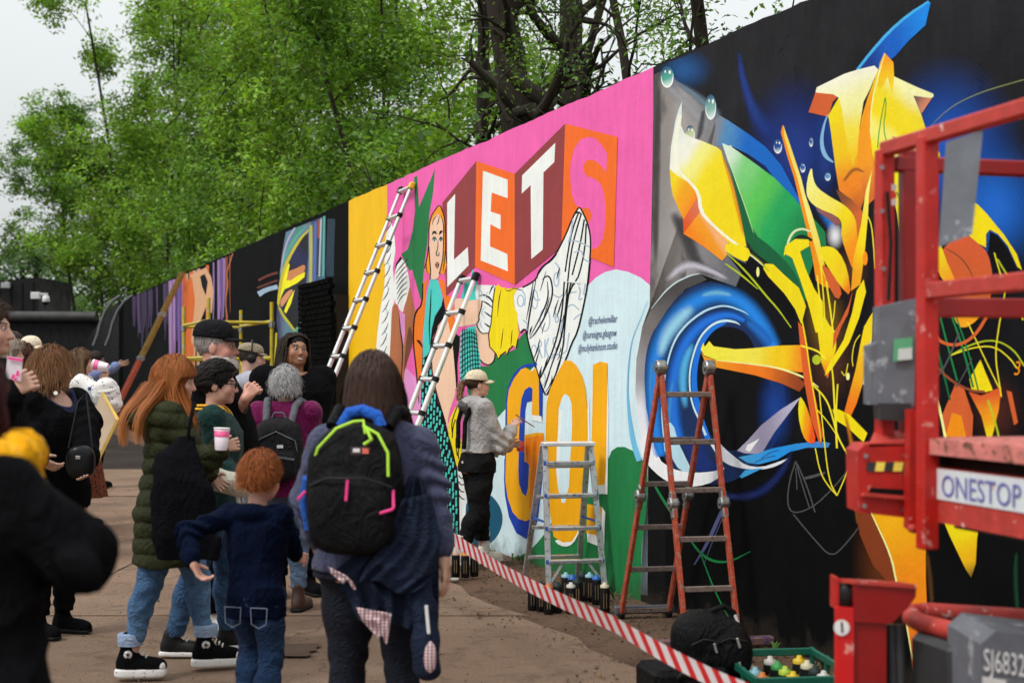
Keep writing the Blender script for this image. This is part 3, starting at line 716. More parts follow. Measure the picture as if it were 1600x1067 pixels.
# LETS blocks
poly('letter_block', [(692,317),(745,252),(743,417),(698,462)], MAR)
poly('letter_block', [(745,252),(805,272),(805.3,445),(743,417)], ORG)
poly('letter_block', [(805,272),(884,193.5),(878,386),(805.3,445)], MAR)
poly('letter_block', [(884,193.5),(966,214.5),(960,417.5),(878,384)], ORG)
poly('letter', [(699.5,317.6),(712,303),(710,406),(731.8,386),(733,414.7),(699.5,449)], WHT, label='white painted capital L')
poly('letter', [(755.5,267),(794,281),(794,310),(769,301),(767.5,331),(783,336),(783,359),(767,350.5),(766.5,385),(793.5,397),(794.5,424),(752,407)], WHT, label='white painted capital E')
poly('letter', [(816.7,274.5),(868.5,223.5),(867,253.5),(850,270),(849,390),(831,405),(830,289.5),(816,303)], WHT, label='white painted capital T')
poly('letter', [(919.5,214.5),(930,216),(940.5,226.5),(949.5,240),(948,270),(940.5,259.5),(930,251),(922.5,250),(916,252),(912,261),(913.5,270),(919.5,276),(931.5,280.5),(940.5,289.5),(945,304.5),(947,330),(947,348),(943.4,372),(937,385),(928,389),(920,388),(917,352),(922,347),(925.5,338),(922,326),(907,325),(900,320),(894,303),(892,277),(892.5,255),(898.5,232.5),(907.5,219)], PNK, label='pink painted capital S')
# the sheet overlaps the S block: repaint its upper tip
poly('painted_sheet', [(907,324),(911.6,331),(918,346),(923,365),(924,384),(922,414),(919,444),(880,440),(871,395),(886,365),(895.6,342.5),(903,327.5)], WHT)
for pts in ([(905,332),(895,360),(889,390),(884,425)], [(909,335),(900,365),(893,395),(888,440)], [(914,343),(908,380),(895,430)], [(917,350),(915,390),(906,430),(900,440)], [(899,334),(905,331),(910,336)], [(919,444),(922,414),(924,384),(923,365),(918,346),(911,331),(907,324),(903,327),(895,342),(886,365),(871,395)]): ribbon('brush_line', pts, 1.3, LINE, 1)
for pts in ([(892,376),(904,377),(922,386)], [(898,395),(910,391),(912,402)], [(896,342),(894,362),(889,380)], [(913,405),(922,410)]): ribbon('brush_stroke', pts, 2.2, GREY, 1)
# painted woman
HAIR = flat('hair_orange', 248, 150, 20)
poly('painted_hair', [(687,320),(691,326),(696,343),(697,370),(697,395),(699,412),(694,430),(688,426),(680,428),(668,428),(664,420),(668,405),(671,380),(671,352),(675,337),(681,328)], HAIR)
poly('painted_face', [(684,333),(690,340),(694,352),(693.5,375),(693,400),(690,415),(687,424),(687,433),(680,437),(673,436),(674,424),(671.5,400),(671,380),(672,357),(676,343)], PEA, 1)
ribbon('brush_line', [(671,385),(672,405),(674,424),(672.5,436)], .9, LINE, 1)
ribbon('brush_line', [(694,352),(694,380),(693,402),(690,418),(687,428)], .9, LINE, 1)
ribbon('brush_line', [(664,420),(668,405),(671,380),(671,352),(675,337),(681,328),(687,320),(691,326),(696,343),(697,370),(697,395),(699,412)], .9, LINE, 1)
for pts in ([(684,336),(678,343),(676,352)], [(687,338),(686,347),(683,352)], [(690,337),(694,350),(695,365)], [(667,412),(667,422),(670,428)], [(696,392),(695,410),(693,424)]): ribbon('brush_line', pts, [.4,.9,.3], LINE, 1)
for x0, x1 in ((676, 683), (687, 692.5)):
    m_ = (x0+x1)/2; ribbon('painted_brow', [(x0, 367), (m_, 361.5), (x1, 366)] if x0 < 680 else [(x0, 367), (m_, 362), (x1, 362)], [.5, 2.6, .8], LINE, 1)
    poly('painted_eye', [(x0+.6, 375), (m_, 370.5), (x1-.4, 375), (m_, 379)], WHT, 1); poly('painted_eye', ellipse(m_, 375, 1.5, 3, 12), flat('iris', 60, 140, 150)); poly('painted_eye', ellipse(m_, 375, .7, 1.5, 8), LINE)
    ribbon('brush_line', [(x0, 375.5), (m_, 369.5), (x1, 375.5)], [.5, 1.3, .5], LINE, 1)
ribbon('brush_line', [(685.3,376),(685,388),(682,397),(684,400),(687,399),(686.5,394)], [.4,.7,.8,.9,.8,.4], LINE, 1)
poly('painted_lips', [(681,414),(684,409),(687,413),(684.5,420)], flat('lip', 205, 120, 110), 1); ribbon('brush_line', [(681,414),(684,415),(687,413)], .7, LINE, 1); ribbon('brush_line', [(681,414),(684,409),(687,413),(684.5,420.5),(681,414)], .6, LINE, 1)
# GO!
poly('letter_shadow', [(789,717),(788.5,750),(790,774),(796,807),(807.5,832),(822.5,841),(832,837),(841,811),(851.6,717),(838,716),(800,700)], BLU)
ribbon('letter_shadow', [(840,568.5),(831,571),(822,571),(812,577),(803,588),(795,608),(792,630),(791.5,700),(789.5,750)], [3,5,4,4,3.6,3,2.6,2.4,2.4], BLU, 1)
poly('letter', [(822,574),(832,580),(838,574),(843,592),(844,649),(838,652),(832,649),(833,607),(828,604),(821,609),(816,622),(814,639),(812,679),(811,736),(812,755),(817,770),(823,775),(826,762),(828,723),(820.5,721),(820.5,680),(836,676),(850,676),(852,695),(850,717),(841,720),(839,736),(839,792),(832,809),(822,814),(811,810),(802,800),(794,777),(790.5,751),(791.5,717),(793.4,667),(793.4,630),(796,609),(804,591),(815,577)], OCH, label='amber painted capital G with blue shadow')
poly('letter_shadow', [(828,604),(833,607),(832,626),(824,628),(821.5,640),(820,680),(819,736),(817,760),(812,755),(811,736),(812,679),(814,639),(816,622),(821,609)], BLU)
poly('letter_shadow', [(843,596),(849,611),(848.5,640),(848,656),(845,658),(843.5,650)], BLU)
poly('letter_patch', [(822,684),(850,679),(851,700),(844,716),(842,760),(838,790),(828,795),(830,730),(823,720)], flat('orange_patch', 250, 130, 10))
poly('white_underpaint', [(832,648),(847,650),(848,660),(836,657),(832,656)], WHT)
poly('white_underpaint', [(921,600),(923,700),(919,770),(912,810),(902,842),(890,854),(875,852),(866,842),(886,845),(905,800),(916,740),(918,660)], WHT, 1)
poly('letter', [(884,562.5),(894,564),(901,570),(910.6,587),(916,607),(919,639),(920,679),(919,736),(914,792),(903,833),(894,846),(880,847),(866,838),(860,800),(854,755),(853,700),(854,660),(855,630),(860,609),(871,585),(879,570)], OCH, label='amber painted capital O')
poly('letter_counter', [(884,615),(890,619),(894,630),(895,660),(894,690),(892,717),(890,760),(884,785),(879,785),(873,762),(870,736),(871,700),(873,680),(874,639),(879,622)], PALE)
poly('letter_counter', [(875,640),(880,640),(876,700),(875,750),(872,740),(872,690)], WHT)
poly('white_underpaint', [(950,590),(952,640),(950,772),(938,771),(926,757),(926,740),(946,750)], WHT)
poly('letter', [(927.5,570),(939,565),(950,567),(950,620),(949,679),(948,736),(946,757),(933,758),(926,751),(925,699),(926.6,640)], OCH, label='amber painted exclamation mark')
poly('white_underpaint', [(934,790),(942,792),(947,800),(945,857),(934,852),(919,846),(918,830)], WHT)
poly('letter', [(919,787),(930,789),(942,793),(941,838),(929,835),(917,832)], OCH)
# signature lines
def wall_text(txt, px0, px1, py0, py1, hpx, mat, name='signature_line', sq=1.0):
    """lettering laid along the wall between two picture points"""
    cu = bpy.data.curves.new(name, 'FONT'); cu.body = txt; cu.size = 1; cu.resolution_u = 2
    tmp = bpy.data.objects.new(name, cu); COL.objects.link(tmp); bpy.context.view_layer.update()
    me = bpy.data.meshes.new_from_object(tmp.evaluated_get(bpy.context.evaluated_depsgraph_get())); bpy.data.objects.remove(tmp)
    me.name = name
    xs = [v.co.x for v in me.vertices]; x0, x1 = min(xs), max(xs); y = layer()
    (u0, v0), (u1, v1) = W(px0, py0), W(px1, py1); hs = (W(px0, py0-hpx)[1]-v0)/.7
    for v in me.vertices:
        t_ = (v.co.x-x0)/(x1-x0); u_ = u0+(u1-u0)*t_; z_ = v0+(v1-v0)*t_+v.co.y*hs; v.co = (u_+v.co.y*.02, y, z_)
    me.materials.clear(); me.materials.append(mat); return link(bpy.data.objects.new(name, me), wall)
wall_text('@rachelemillar', 920, 965, 507, 503, 11.5, NAVY)
wall_text('@suresigns.glasgow', 911, 964, 529, 525, 11.5, NAVY)
wall_text('@mollyhankinson.studio', 904, 965, 550, 545, 11.5, NAVY)
ribbon('brush_stroke', [(1013,470),(1001,500),(988,530),(983,570),(981,610),(984,650),(990,690),(1000,720)], [.6,.8,1,1.6,2.4,4.5,8,8], flat('sky_stroke', 110, 185, 222), 2)
# ---------------------------------------------------------------- airbrushed panel
LAY[0] = 0
YL = (250, 214, 5); OR = (245, 150, 10); RU = (205, 92, 42); PY = (246, 236, 150)
GY = flat('bright_yellow', *YL); PYL = flat('pale_yellow', *PY); GOR = flat('graff_orange', 248, 140, 8); RUST = flat('rust', *RU); GDK = plaster('paint_gdark', (.008, .008, .009), .2, .65)
DGR = flat('dark_green', 8, 92, 52); OLV = flat('olive', 176, 190, 30)
poly('dark_edge', [(1013,725),(1008,800),(1003,850),(1001,965),(1040,985),(1040,720)], plaster('edge_dark', (.008, .0085, .0085), .2, .75))
poly('grey_mass', [(1022,117),(1045,107),(1056,125),(1084,144),(1122,178),(1145,235),(1170,400),(1150,448),(1094,428),(1048,446),(1019,482),(1004,510),(995,560),(993,611),(997,650),(1003,690),(1012,731),(1018,700),(1014,600),(1016,446),(1019,300)], grad('grey', (1020, 300), (1150, 300), ((0, (74, 71, 70)), (.12, (140, 134, 131)), (.35, (158, 152, 150)), (.7, (128, 126, 130)), (1, (96, 98, 106))), 1.1, .10))
mist('grey_mist', [(1040,130),(1075,165),(1110,205)], [14,34,30], S(170, 172, 178), .7)
mist('dark_mist', [(1030,130),(1028,220),(1026,320),(1024,420)], [8,14,14,12], S(70, 67, 66), .8)
mist('dark_mist', [(1050,330),(1075,370),(1090,420),(1130,430)], [20,34,26,14], S(60, 58, 60), .9)
mist('dark_mist', [(1100,170),(1096,200),(1090,220)], [8,16,8], S(60, 60, 64), .7)
mist('violet_mist', [(1040,440),(1070,412),(1105,420),(1140,438)], [10,22,16,8], S(205, 200, 214), .9)
puff('blue_glow', 1072, 108, 50, 40, S(10, 84, 150), .9)
mist('blue_mist', [(1155,80),(1160,120),(1172,160),(1190,195),(1215,215)], [10,16,24,40,50], S(16, 60, 150), .75)
puff('blue_glow', 1250, 230, 95, 130, S(8, 50, 140), .9)
puff('blue_glow', 1300, 215, 40, 70, S(10, 70, 170), .8)
puff('blue_glow', 1490, 225, 120, 150, S(8, 84, 190), .95)
puff('blue_glow', 1560, 320, 95, 120, S(4, 100, 205), 1.0)
ribbon('spray_line', [(1440,215),(1480,170),(1530,145),(1600,125)], [.5,1.5,1.8,1.8], flat('olive_grey', 120, 128, 80), 2)
# silver ring, blue tube
poly('silver_ring', [(1094,428),(1079,430),(1047,446),(1019,482),(1004,510),(996,555),(993,611),(997,650),(1003,690),(1010,716),(1034,742),(1040,735),(1024,700),(1013,655),(1009,602),(1009,574),(1013,546),(1021,521),(1030,506),(1049,475),(1071,452),(1105,437)], grad('silver', (1040, 440), (1010, 700), ((0, (70, 66, 66)), (.3, (112, 106, 104)), (.6, (150, 146, 150)), (.85, (225, 226, 232)), (1, (240, 242, 245)))))
ribbon('spray_line', [(1018,482),(1047,446),(1079,430),(1094,428)], [.6,2.2,1.8,.6], PALE, 2)
poly('blue_disc', [(1011,649),(1007.5,602),(1007.5,574),(1011,546),(1019,521),(1028,508),(1047,477),(1069,454),(1105,438),(1131,445),(1169,466),(1187,486),(1206,508),(1216,531),(1220,550),(1226,600),(1228,640),(1215,690),(1180,735),(1130,758),(1085,755),(1050,735),(1026,695)], plaster('navy_disc', (.003, .022, .10), .2, .55), 1)
DK = S(2, 30, 90); MB_ = S(0, 92, 190); LB = S(96, 176, 224)
mist('blue_mist', [(1034,715),(1022,660),(1020,600),(1026,550),(1046,508),(1080,474),(1120,457),(1160,470),(1190,505),(1210,545)], [28,34,36,38,42,44,40,40,38,34], S(20, 136, 236), 1.0, .04)
mist('light_mist', [(1030,560),(1040,525),(1060,500),(1085,478)], [16,30,34,20], S(150, 212, 240), 1.0)
mist('light_mist', [(1095,462),(1120,456),(1145,462)], [8,16,8], S(110, 190, 230), .9)
mist('light_mist', [(1165,500),(1190,520),(1205,540)], [14,30,18], S(20, 110, 205), .9)
mist('blue_mist', [(1062,690),(1052,650),(1052,600),(1060,560),(1078,525),(1105,500),(1140,490),(1165,502)], [26,30,30,30,30,26,20,12], S(14, 116, 228), 1.0, .05)
mist('light_mist', [(1072,640),(1066,600),(1070,565),(1084,535)], [12,22,22,12], S(80, 180, 235), 1.0)
mist('light_mist', [(1018,640),(1016,600),(1020,560)], [6,12,6], S(60, 150, 220), .8)
mist('light_mist', [(1045,690),(1046,640),(1052,590)], [10,16,10], S(60, 150, 225), .8)
ribbon('spray_line', [(1040,705),(1034,649),(1036,611),(1041,574),(1052.5,534),(1071,508),(1097.5,487.5),(1116,480),(1135,477),(1161,486),(1170,492)], [2.5,2.5,2.5,2.5,3,3.4,3.4,3,2.6,2,.6], flat('ice', 176, 216, 234), 2)
poly('black_hole', [(1088,592),(1090,564),(1097.5,536),(1112.5,517),(1135,509),(1159,515),(1172,527),(1180,545),(1205,600),(1212,640),(1190,690),(1150,705),(1125,700),(1105,670),(1092,630)], GDK, 1)
ribbon('spray_band', [(1108,690),(1092,645),(1084,600),(1087,565),(1096,535),(1113,513),(1135,504)], [8,9,9,8,8,7,3], flat('tube_blue', 16, 110, 215), 2)
ribbon('spray_line', [(1103,680),(1097,664),(1080.6,630),(1077,592),(1080.6,564),(1092,529),(1110.6,508),(1131,500),(1150,503),(1157,508)], [4,3,2.6,2.4,2.6,3,3.4,4,3,.6], flat('ice2', 196, 228, 240), 2)
puff('blue_glow', 1212, 640, 34, 80, S(6, 62, 150), .95)
poly('pale_crescent', [(1037,660),(1041,690),(1050,715),(1062,735),(1085,742),(1072,715),(1060,690),(1052,660)], flat('ice3', 176, 212, 226), 1)
poly('navy_shape', [(1066,680),(1098,682),(1104,715),(1130,733),(1088,738),(1075,712)], flat('navy', 10, 40, 110), 1)
poly('white_sweep', [(998,680),(1010,700),(1030,718),(1050,732),(1075,738),(1100,738),(1122,735),(1134,727),(1126,745),(1105,757),(1075,761),(1049,755),(1032,745),(1015,729),(1004,714)], flat('cold_white', 232, 234, 242), 1)
poly('white_sweep', [(1108,690),(1120,685),(1132,700),(1150,715),(1166,727),(1190,730),(1215,722),(1238,713),(1215,728),(1190,734),(1160,732),(1135,725),(1120,710)], flat('cold_white2', 222, 228, 242), 1)
poly('blue_stroke', [(1154,714),(1184,708),(1206,700.6),(1244,693),(1281,689),(1298,692),(1294,699),(1262,699),(1234,706),(1215.6,717.5),(1187.5,725),(1169,723)], grad('stroke', (1155, 715), (1298, 692), ((0, (70, 160, 215)), (.5, (30, 140, 220)), (1, (60, 130, 200)))))
poly('blue_stroke', [(1155.6,744),(1165,734),(1193,731),(1178,738),(1159,747)], flat('stroke_b', 60, 160, 225))
for pts in ([(1190,716),(1205,706),(1218,703)], [(1180,722),(1200,714),(1212,712)]): ribbon('spray_line', pts, 1.2, flat('navy2', 20, 60, 120), 1)
poly('violet_shard', [(1252,620),(1236,642),(1210,676),(1192,706),(1180,709),(1165,708),(1152,704),(1169,687.5),(1190,664),(1220,640)], grad('shard', (1252, 620), (1152, 705), ((0, (180, 176, 205)), (.6, (142, 136, 160)), (1, (176, 170, 190)))))
poly('white_chip', [(1187,685),(1182,692),(1172,706),(1165,703),(1168,695),(1178,690)], WHT)
mist('navy_mist', [(1110,758),(1140,778),(1190,772),(1225,735),(1240,700)], [6,16,22,18,6], S(8, 32, 96), .9)
ribbon('spray_line', [(1137,778),(1122,812),(1105,850),(1085,882)], [4,6,5,2], flat('violet_grey', 82, 88, 132), 2)
ribbon('spray_line', [(1140,782),(1128,812),(1112,850),(1100,882)], [1,2,2,1], flat('violet_grey2', 60, 66, 100), 2)
GLN = flat('green_line', 20, 118, 62)
for pts, wd in (([(1020,752),(1036,780),(1060,818)], [3,4.5,2]), ([(1075,838),(1095,865),(1115,877),(1140,878),(1173,861)], [2,4,4,3,1.5]), ([(1094,862),(1118,925),(1142,970)], [1.5,2.5,1.5])): ribbon('spray_line', pts, wd, GLN, 2)
SK = flat('sketch_grey', 78, 78, 80, 1.0)
for pts, wd in (([(1244,720),(1234,750),(1230,788),(1240,803),(1270,793),(1300,765),(1325,735)], 2), ([(1244,720),(1250,745),(1265,792)], 1.8), ([(1246,724),(1262,760),(1274,800)], 2.2), ([(1240,803),(1275,845),(1300,871),(1322,850),(1345,820)], 2), ([(1258,747),(1272,744),(1290,738)], [4,5,3]), ([(1244,730),(1246,765)], 1.6)): ribbon('spray_line', pts, wd, SK, 2)
# blue beam and bubbles
poly('blue_beam', [(1120,228),(1117,176),(1139,189),(1169,209),(1197,230),(1221,258),(1250,312),(1264,350),(1240,330),(1212,281),(1197,260),(1169,241),(1144,229)], grad('beam', (1118, 200), (1170, 235), ((0, (122, 130, 142)), (.35, (70, 130, 180)), (1, (0, 98, 190)))))
mist('blue_mist', [(1060,130),(1095,155),(1125,185)], [10,22,24], S(110, 134, 152), .8)
mist('blue_mist', [(1270,300),(1290,330),(1305,360)], [20,30,24], S(20, 120, 210), .9)
puff('blue_glow', 1290, 250, 26, 70, S(4, 50, 130), .9)
for cx, cy, rx, ry, c2 in ((1043,121,10,17,(70,160,140)), (1111,168,8.5,20,(120,170,160)), (1079,210,7.5,14,(190,200,150)), (1216,229,6.5,11.5,(10,70,150)), (1255,262,4,8,(10,80,160)), (1268,222,3,8,(30,90,160)), (1294,276,4.5,7,(60,140,200)), (1141,230,3,4,(180,220,200))):
    mb_ = ellipse(cx, cy, rx, ry, 20); poly('painted_bubble', mb_, grad('bub%d' % cx, (cx, cy-ry), (cx, cy+ry), ((0, (40, 80, 120)), (.5, c2), (1, (210, 228, 225)))))
    ribbon('spray_line', [(cx-rx*.95, cy-ry*.1), (cx-rx*.8, cy+ry*.6), (cx, cy+ry), (cx+rx*.8, cy+ry*.6), (cx+rx*.95, cy-ry*.3)], [.5, rx*.2, rx*.3, rx*.28, .5], WHT, 2)
    poly('painted_glint', ellipse(cx+rx*.4, cy-ry*.45, rx*.2, ry*.18, 10), WHT); poly('painted_glint', ellipse(cx-rx*.3, cy-ry*.5, rx*.13, ry*.14, 8), WHT)
# green leaf
poly('green_leaf', [(1129,224),(1144,230),(1178,254),(1212,279),(1244,312),(1258,330),(1275,345),(1290,362),(1292,389),(1275,400),(1262,440),(1260,470),(1251,449),(1234,428),(1206,407),(1172,387),(1167,374),(1163,355),(1148,280),(1137,249)], grad('leaf', (1140, 235), (1235, 420), ((0, (205, 225, 205)), (.22, (120, 200, 120)), (.45, (84, 190, 80)), (.7, (26, 160, 84)), (1, (14, 120, 66)))))
poly('green_edge', [(1137,249),(1148,278),(1152,285),(1165,320),(1178,365),(1205,385),(1235,415),(1250,440),(1262,478),(1252,476),(1240,445),(1215,422),(1190,402),(1169,386),(1160,350),(1146,280)], DGR, 1)
ribbon('spray_line', [(1139,250),(1150,282),(1164,320),(1178,364)], [.5,1.6,1.6,.6], flat('mint', 170, 224, 150), 2)
mist('dark_mist', [(1164,372),(1180,400),(1230,440),(1258,490)], [4,8,10,10], S(28, 40, 30), .9)
# yellow petal on the left
poly('yellow_petal', [(1066,159),(1061,172),(1056,189),(1049,230),(1047,264),(1049,289),(1052,306),(1062,329),(1070,345),(1094,332),(1139,380),(1167,386),(1163,364),(1155.6,334),(1146,291),(1141,277),(1127.5,235.6),(1120,230),(1097.5,220.6),(1080.6,215),(1070,209),(1065,196),(1066,174)], grad('petal', (1075, 165), (1120, 330), ((0, (215, 228, 225)), (.3, (236, 238, 220)), (.48, (250, 232, 130)), (.68, (252, 215, 20)), (1, (255, 210, 0)))))
mist('orange_mist', [(1128,240),(1142,280),(1154,330),(1163,372)], [4,9,9,5], S(250, 165, 10), .8)
poly('petal_facet', [(1049,289),(1047,264),(1053,270),(1062,277),(1076,285),(1092,303),(1091,312),(1069,344),(1062,329),(1052,306)], grad('fac1', (1055, 275), (1080, 335), ((0, (252, 208, 10)), (.5, (250, 160, 10)), (1, (244, 130, 12)))))
poly('petal_facet', [(1092,306),(1095,332),(1069,366),(1068,344)], grad('fac2', (1094, 310), (1069, 360), ((0, (208, 112, 80)), (1, (222, 80, 20)))))
poly('petal_facet', [(1094,332),(1106,346),(1139,378),(1136,400),(1129,407.5),(1105,389),(1086,376),(1068.5,365.5)], grad('fac3', (1105, 345), (1090, 385), ((0, (240, 170, 110)), (.3, (248, 150, 20)), (1, (250, 128, 6)))))
ribbon('spray_line', [(1064,180),(1057,215),(1055,245),(1060,268),(1077,283),(1093,302),(1095,330),(1110,348),(1140,374),(1172,396),(1202,422)], [5,8,7,4,4,5,6,4,4,3.5,2], flat('highlight', 242, 240, 214), 2)
poly('yellow_stroke', [(1139,379),(1166,386),(1171,398),(1166,410),(1150,402),(1137,392)], GY, 1)
poly('dark_gap', [(1137,398),(1166,412),(1172,400),(1205,430),(1236,470),(1240,500),(1210,480),(1170,440)], GDK)
poly('yellow_stroke', [(1202,413),(1212,414),(1226,430),(1245,450),(1254,478),(1248,505),(1240,482),(1226,458),(1205,432),(1199,420)], GY)
for pts, wd in (([(1135,395),(1165,422),(1200,465),(1216,482),(1237,512)], [1.5,3,3,2.6,1.5]), ([(1134,412),(1160,430),(1185,452)], [2,3.5,1]), ([(1172,396),(1188,408),(1202,424)], 2)): ribbon('spray_line', pts, wd, OLV, 2)
poly('painted_drop', ellipse(1185, 425, 2.5, 8, 10), PYL)
puff('brown_glow', 1300, 560, 50, 90, S(84, 44, 22), .8); puff('yellow_glow', 1290, 500, 40, 70, S(150, 110, 10), .6)
puff('orange_glow', 1385, 880, 60, 130, S(110, 52, 12), .75); puff('brown_glow', 1335, 420, 30, 60, S(90, 46, 24), .8); puff('brown_glow', 1560, 640, 50, 70, S(80, 30, 18), .8)
# tower of the flower
poly('blue_blade', [(1338,112),(1360,82),(1390,50),(1420,24),(1450,2),(1455,5),(1447,40),(1420,65),(1400,88),(1385,100),(1372,110)], grad('blade', (1360, 110), (1445, 20), ((0, (6, 50, 130)), (.4, (0, 90, 190)), (1, (10, 130, 225)))))
ribbon('spray_line', [(1340,110),(1362,82),(1390,50),(1420,24),(1452,3)], [4,4.5,4.5,4.5,3], flat('cyan_edge', 64, 172, 230), 1)
poly('rust_block', [(1275,145),(1312,149),(1302,160),(1295,183),(1264,176)], RUST)
poly('yellow_body', [(1312,152),(1295,181),(1299,205),(1306,260),(1312,298),(1330,312),(1345,330),(1355,300),(1360,260),(1352,230),(1342,199),(1330,160)], grad('body', (1320, 160), (1330, 330), ((0, (252, 214, 6)), (.4, (252, 196, 10)), (.75, (232, 130, 20)), (1, (190, 96, 30)))))
poly('pale_wing', [(1277,137),(1320,116),(1339,110),(1367,103),(1373,109),(1360,140),(1350,160),(1344,199),(1340,240),(1333,262),(1326,230),(1320,199),(1316,170),(1311,153),(1303,148),(1275,145)], grad('wing', (1330, 110), (1330, 250), ((0, (240, 236, 214)), (.35, (246, 234, 160)), (.7, (252, 216, 60)), (1, (250, 190, 20)))))
poly('orange_column', [(1373,108),(1366,128),(1356,155),(1347,185),(1342,215),(1340,260),(1350,300),(1358,320),(1368,310),(1378,290),(1366,240),(1362,205),(1364,170),(1374,130)], grad('column', (1360, 120), (1358, 320), ((0, (252, 200, 10)), (.25, (250, 150, 14)), (.6, (246, 150, 20)), (1, (205, 100, 40)))))
mist('brown_mist', [(1318,285),(1335,262),(1352,270)], [6,10,4], S(150, 90, 40), .7)
poly('yellow_face', [(1383,83),(1397,98),(1398,120),(1430,135),(1459,147),(1460,151),(1452,157),(1428,150),(1440,178),(1447,200),(1449,215),(1470,240),(1466,285),(1453,292),(1440,298),(1434,290),(1433,330),(1428,340),(1415,384),(1405,345),(1395,300),(1375,278),(1364,240),(1360,205),(1362,170),(1370,130),(1376,98)], grad('face', (1425, 140), (1385, 250), ((0, (246, 236, 170)), (.3, (250, 214, 30)), (.55, (252, 212, 10)), (.75, (250, 228, 110)), (1, (253, 226, 8)))))
poly('orange_tip', [(1383,83),(1397,98),(1398,120),(1395,150),(1388,120),(1378,140),(1372,140),(1376,98)], grad('tip', (1385, 85), (1385, 150), ((0, (248, 150, 12)), (.6, (252, 190, 10)), (1, (252, 214, 10)))))
ribbon('spray_line', [(1383,84),(1376,110),(1366,145),(1361,180),(1362,215)], [1.2,2,2.4,2,1], PYL, 2)
poly('rust_block', [(1428,150),(1457,154),(1441,178)], grad('rustb', (1430, 152), (1442, 176), ((0, (120, 84, 78)), (1, (205, 130, 100)))))
poly('orange_side', [(1402,250),(1426,250),(1434,290),(1430,262),(1462,254),(1466,272),(1464,286),(1440,298),(1434,300),(1420,262)], flat('amber2', 250, 180, 20))
poly('rust_block', [(1395,213),(1412,218),(1430,224),(1420,228),(1400,226)], flat('rust_soft', 205, 130, 110))
for pts in ([(1384,153),(1375,200),(1372,232)], [(1384,153),(1386,165),(1381,200),(1387,226)], [(1402,300),(1414,330),(1428,355)]): ribbon('spray_line', pts, 1.6, flat('leaf_line', 40, 150, 50), 1)
ribbon('blue_arc', [(1294,180),(1287,200),(1284,225),(1290,245),(1303,254)], [2,4,6,7,2], flat('pale_arc', 130, 176, 214), 2)
poly('rust_stem', [(1312,298),(1330,311),(1345,329),(1350,352),(1345,385),(1335,402),(1333,350),(1320,320)], grad('stem', (1320, 300), (1345, 400), ((0, (120, 70, 40)), (.5, (200, 96, 40)), (1, (150, 70, 40)))))
# flames and blades
puff('white_glow', 1306, 368, 16, 26, S(238, 240, 250), .95)
poly('maroon_shade', [(1273,316),(1282,325),(1307,336),(1315,348),(1308,354),(1295,342),(1279,331)], flat('mauve', 140, 84, 84))
poly('yellow_flame', [(1275,261),(1277,282.5),(1282.5,295.6),(1299,309),(1316,320),(1327.5,333),(1333,350),(1334,402),(1328,420),(1322,402),(1312.5,369),(1314,348),(1307,337),(1282.5,325.6),(1273,316),(1268,305),(1269,282)], grad('flame', (1275, 270), (1328, 400), ((0, (246, 232, 130)), (.4, (248, 222, 90)), (.6, (252, 212, 10)), (1, (244, 140, 10)))), 1)
poly('yellow_blade', [(1224,195),(1234,222),(1253,279),(1259,304),(1270,336),(1281,374),(1288,407),(1298,450),(1288,448),(1276,439),(1270,400),(1262,362),(1251,317),(1242,279),(1230.6,243),(1221,207)], GOR)
poly('pale_blade', [(1225,196),(1234,222),(1253,279),(1259,304),(1270,336),(1281,374),(1288,407),(1296,446),(1283,420),(1274,385),(1262,340),(1247,279),(1234,240),(1226,212)], grad('pblade', (1228, 210), (1290, 440), ((0, (250, 210, 90)), (.5, (246, 226, 120)), (1, (250, 206, 20)))))
poly('yellow_spike', [(1361,268),(1357,305),(1356,335),(1351,400),(1346,442),(1334,452),(1337,405),(1347,350),(1353,300)], grad('spike', (1360, 280), (1338, 440), ((0, (250, 232, 120)), (.5, (252, 214, 10)), (1, (246, 160, 10)))))
ribbon('pale_arc', [(1231,399),(1231,380),(1240,362),(1254,357),(1268,362)], [2,3.5,4,3.5,2], flat('pale_green', 206, 226, 170), 2)
ribbon('dark_arc', [(1236,396),(1240,376),(1254,368),(1270,376)], [2,6,7,4], flat('dark_bottle', 24, 50, 36), 2)
poly('yellow_stroke', [(1231,401),(1233,386),(1246,375),(1263,376),(1264,386),(1252,394),(1259,420),(1270,450),(1281,470),(1284,515),(1272,517),(1264,480),(1252,436),(1242,404),(1234,398)], GY)
poly('yellow_stroke', [(1282,388),(1300,385),(1312,395),(1322,420),(1327,463),(1312,446),(1294,412)], grad('st2', (1290, 390), (1322, 460), ((0, (252, 214, 10)), (.7, (250, 200, 8)), (1, (240, 120, 14)))), 1)
poly('rust_stroke', [(1286,410),(1300,425),(1315,455),(1308,470),(1296,445)], RUST, 1)
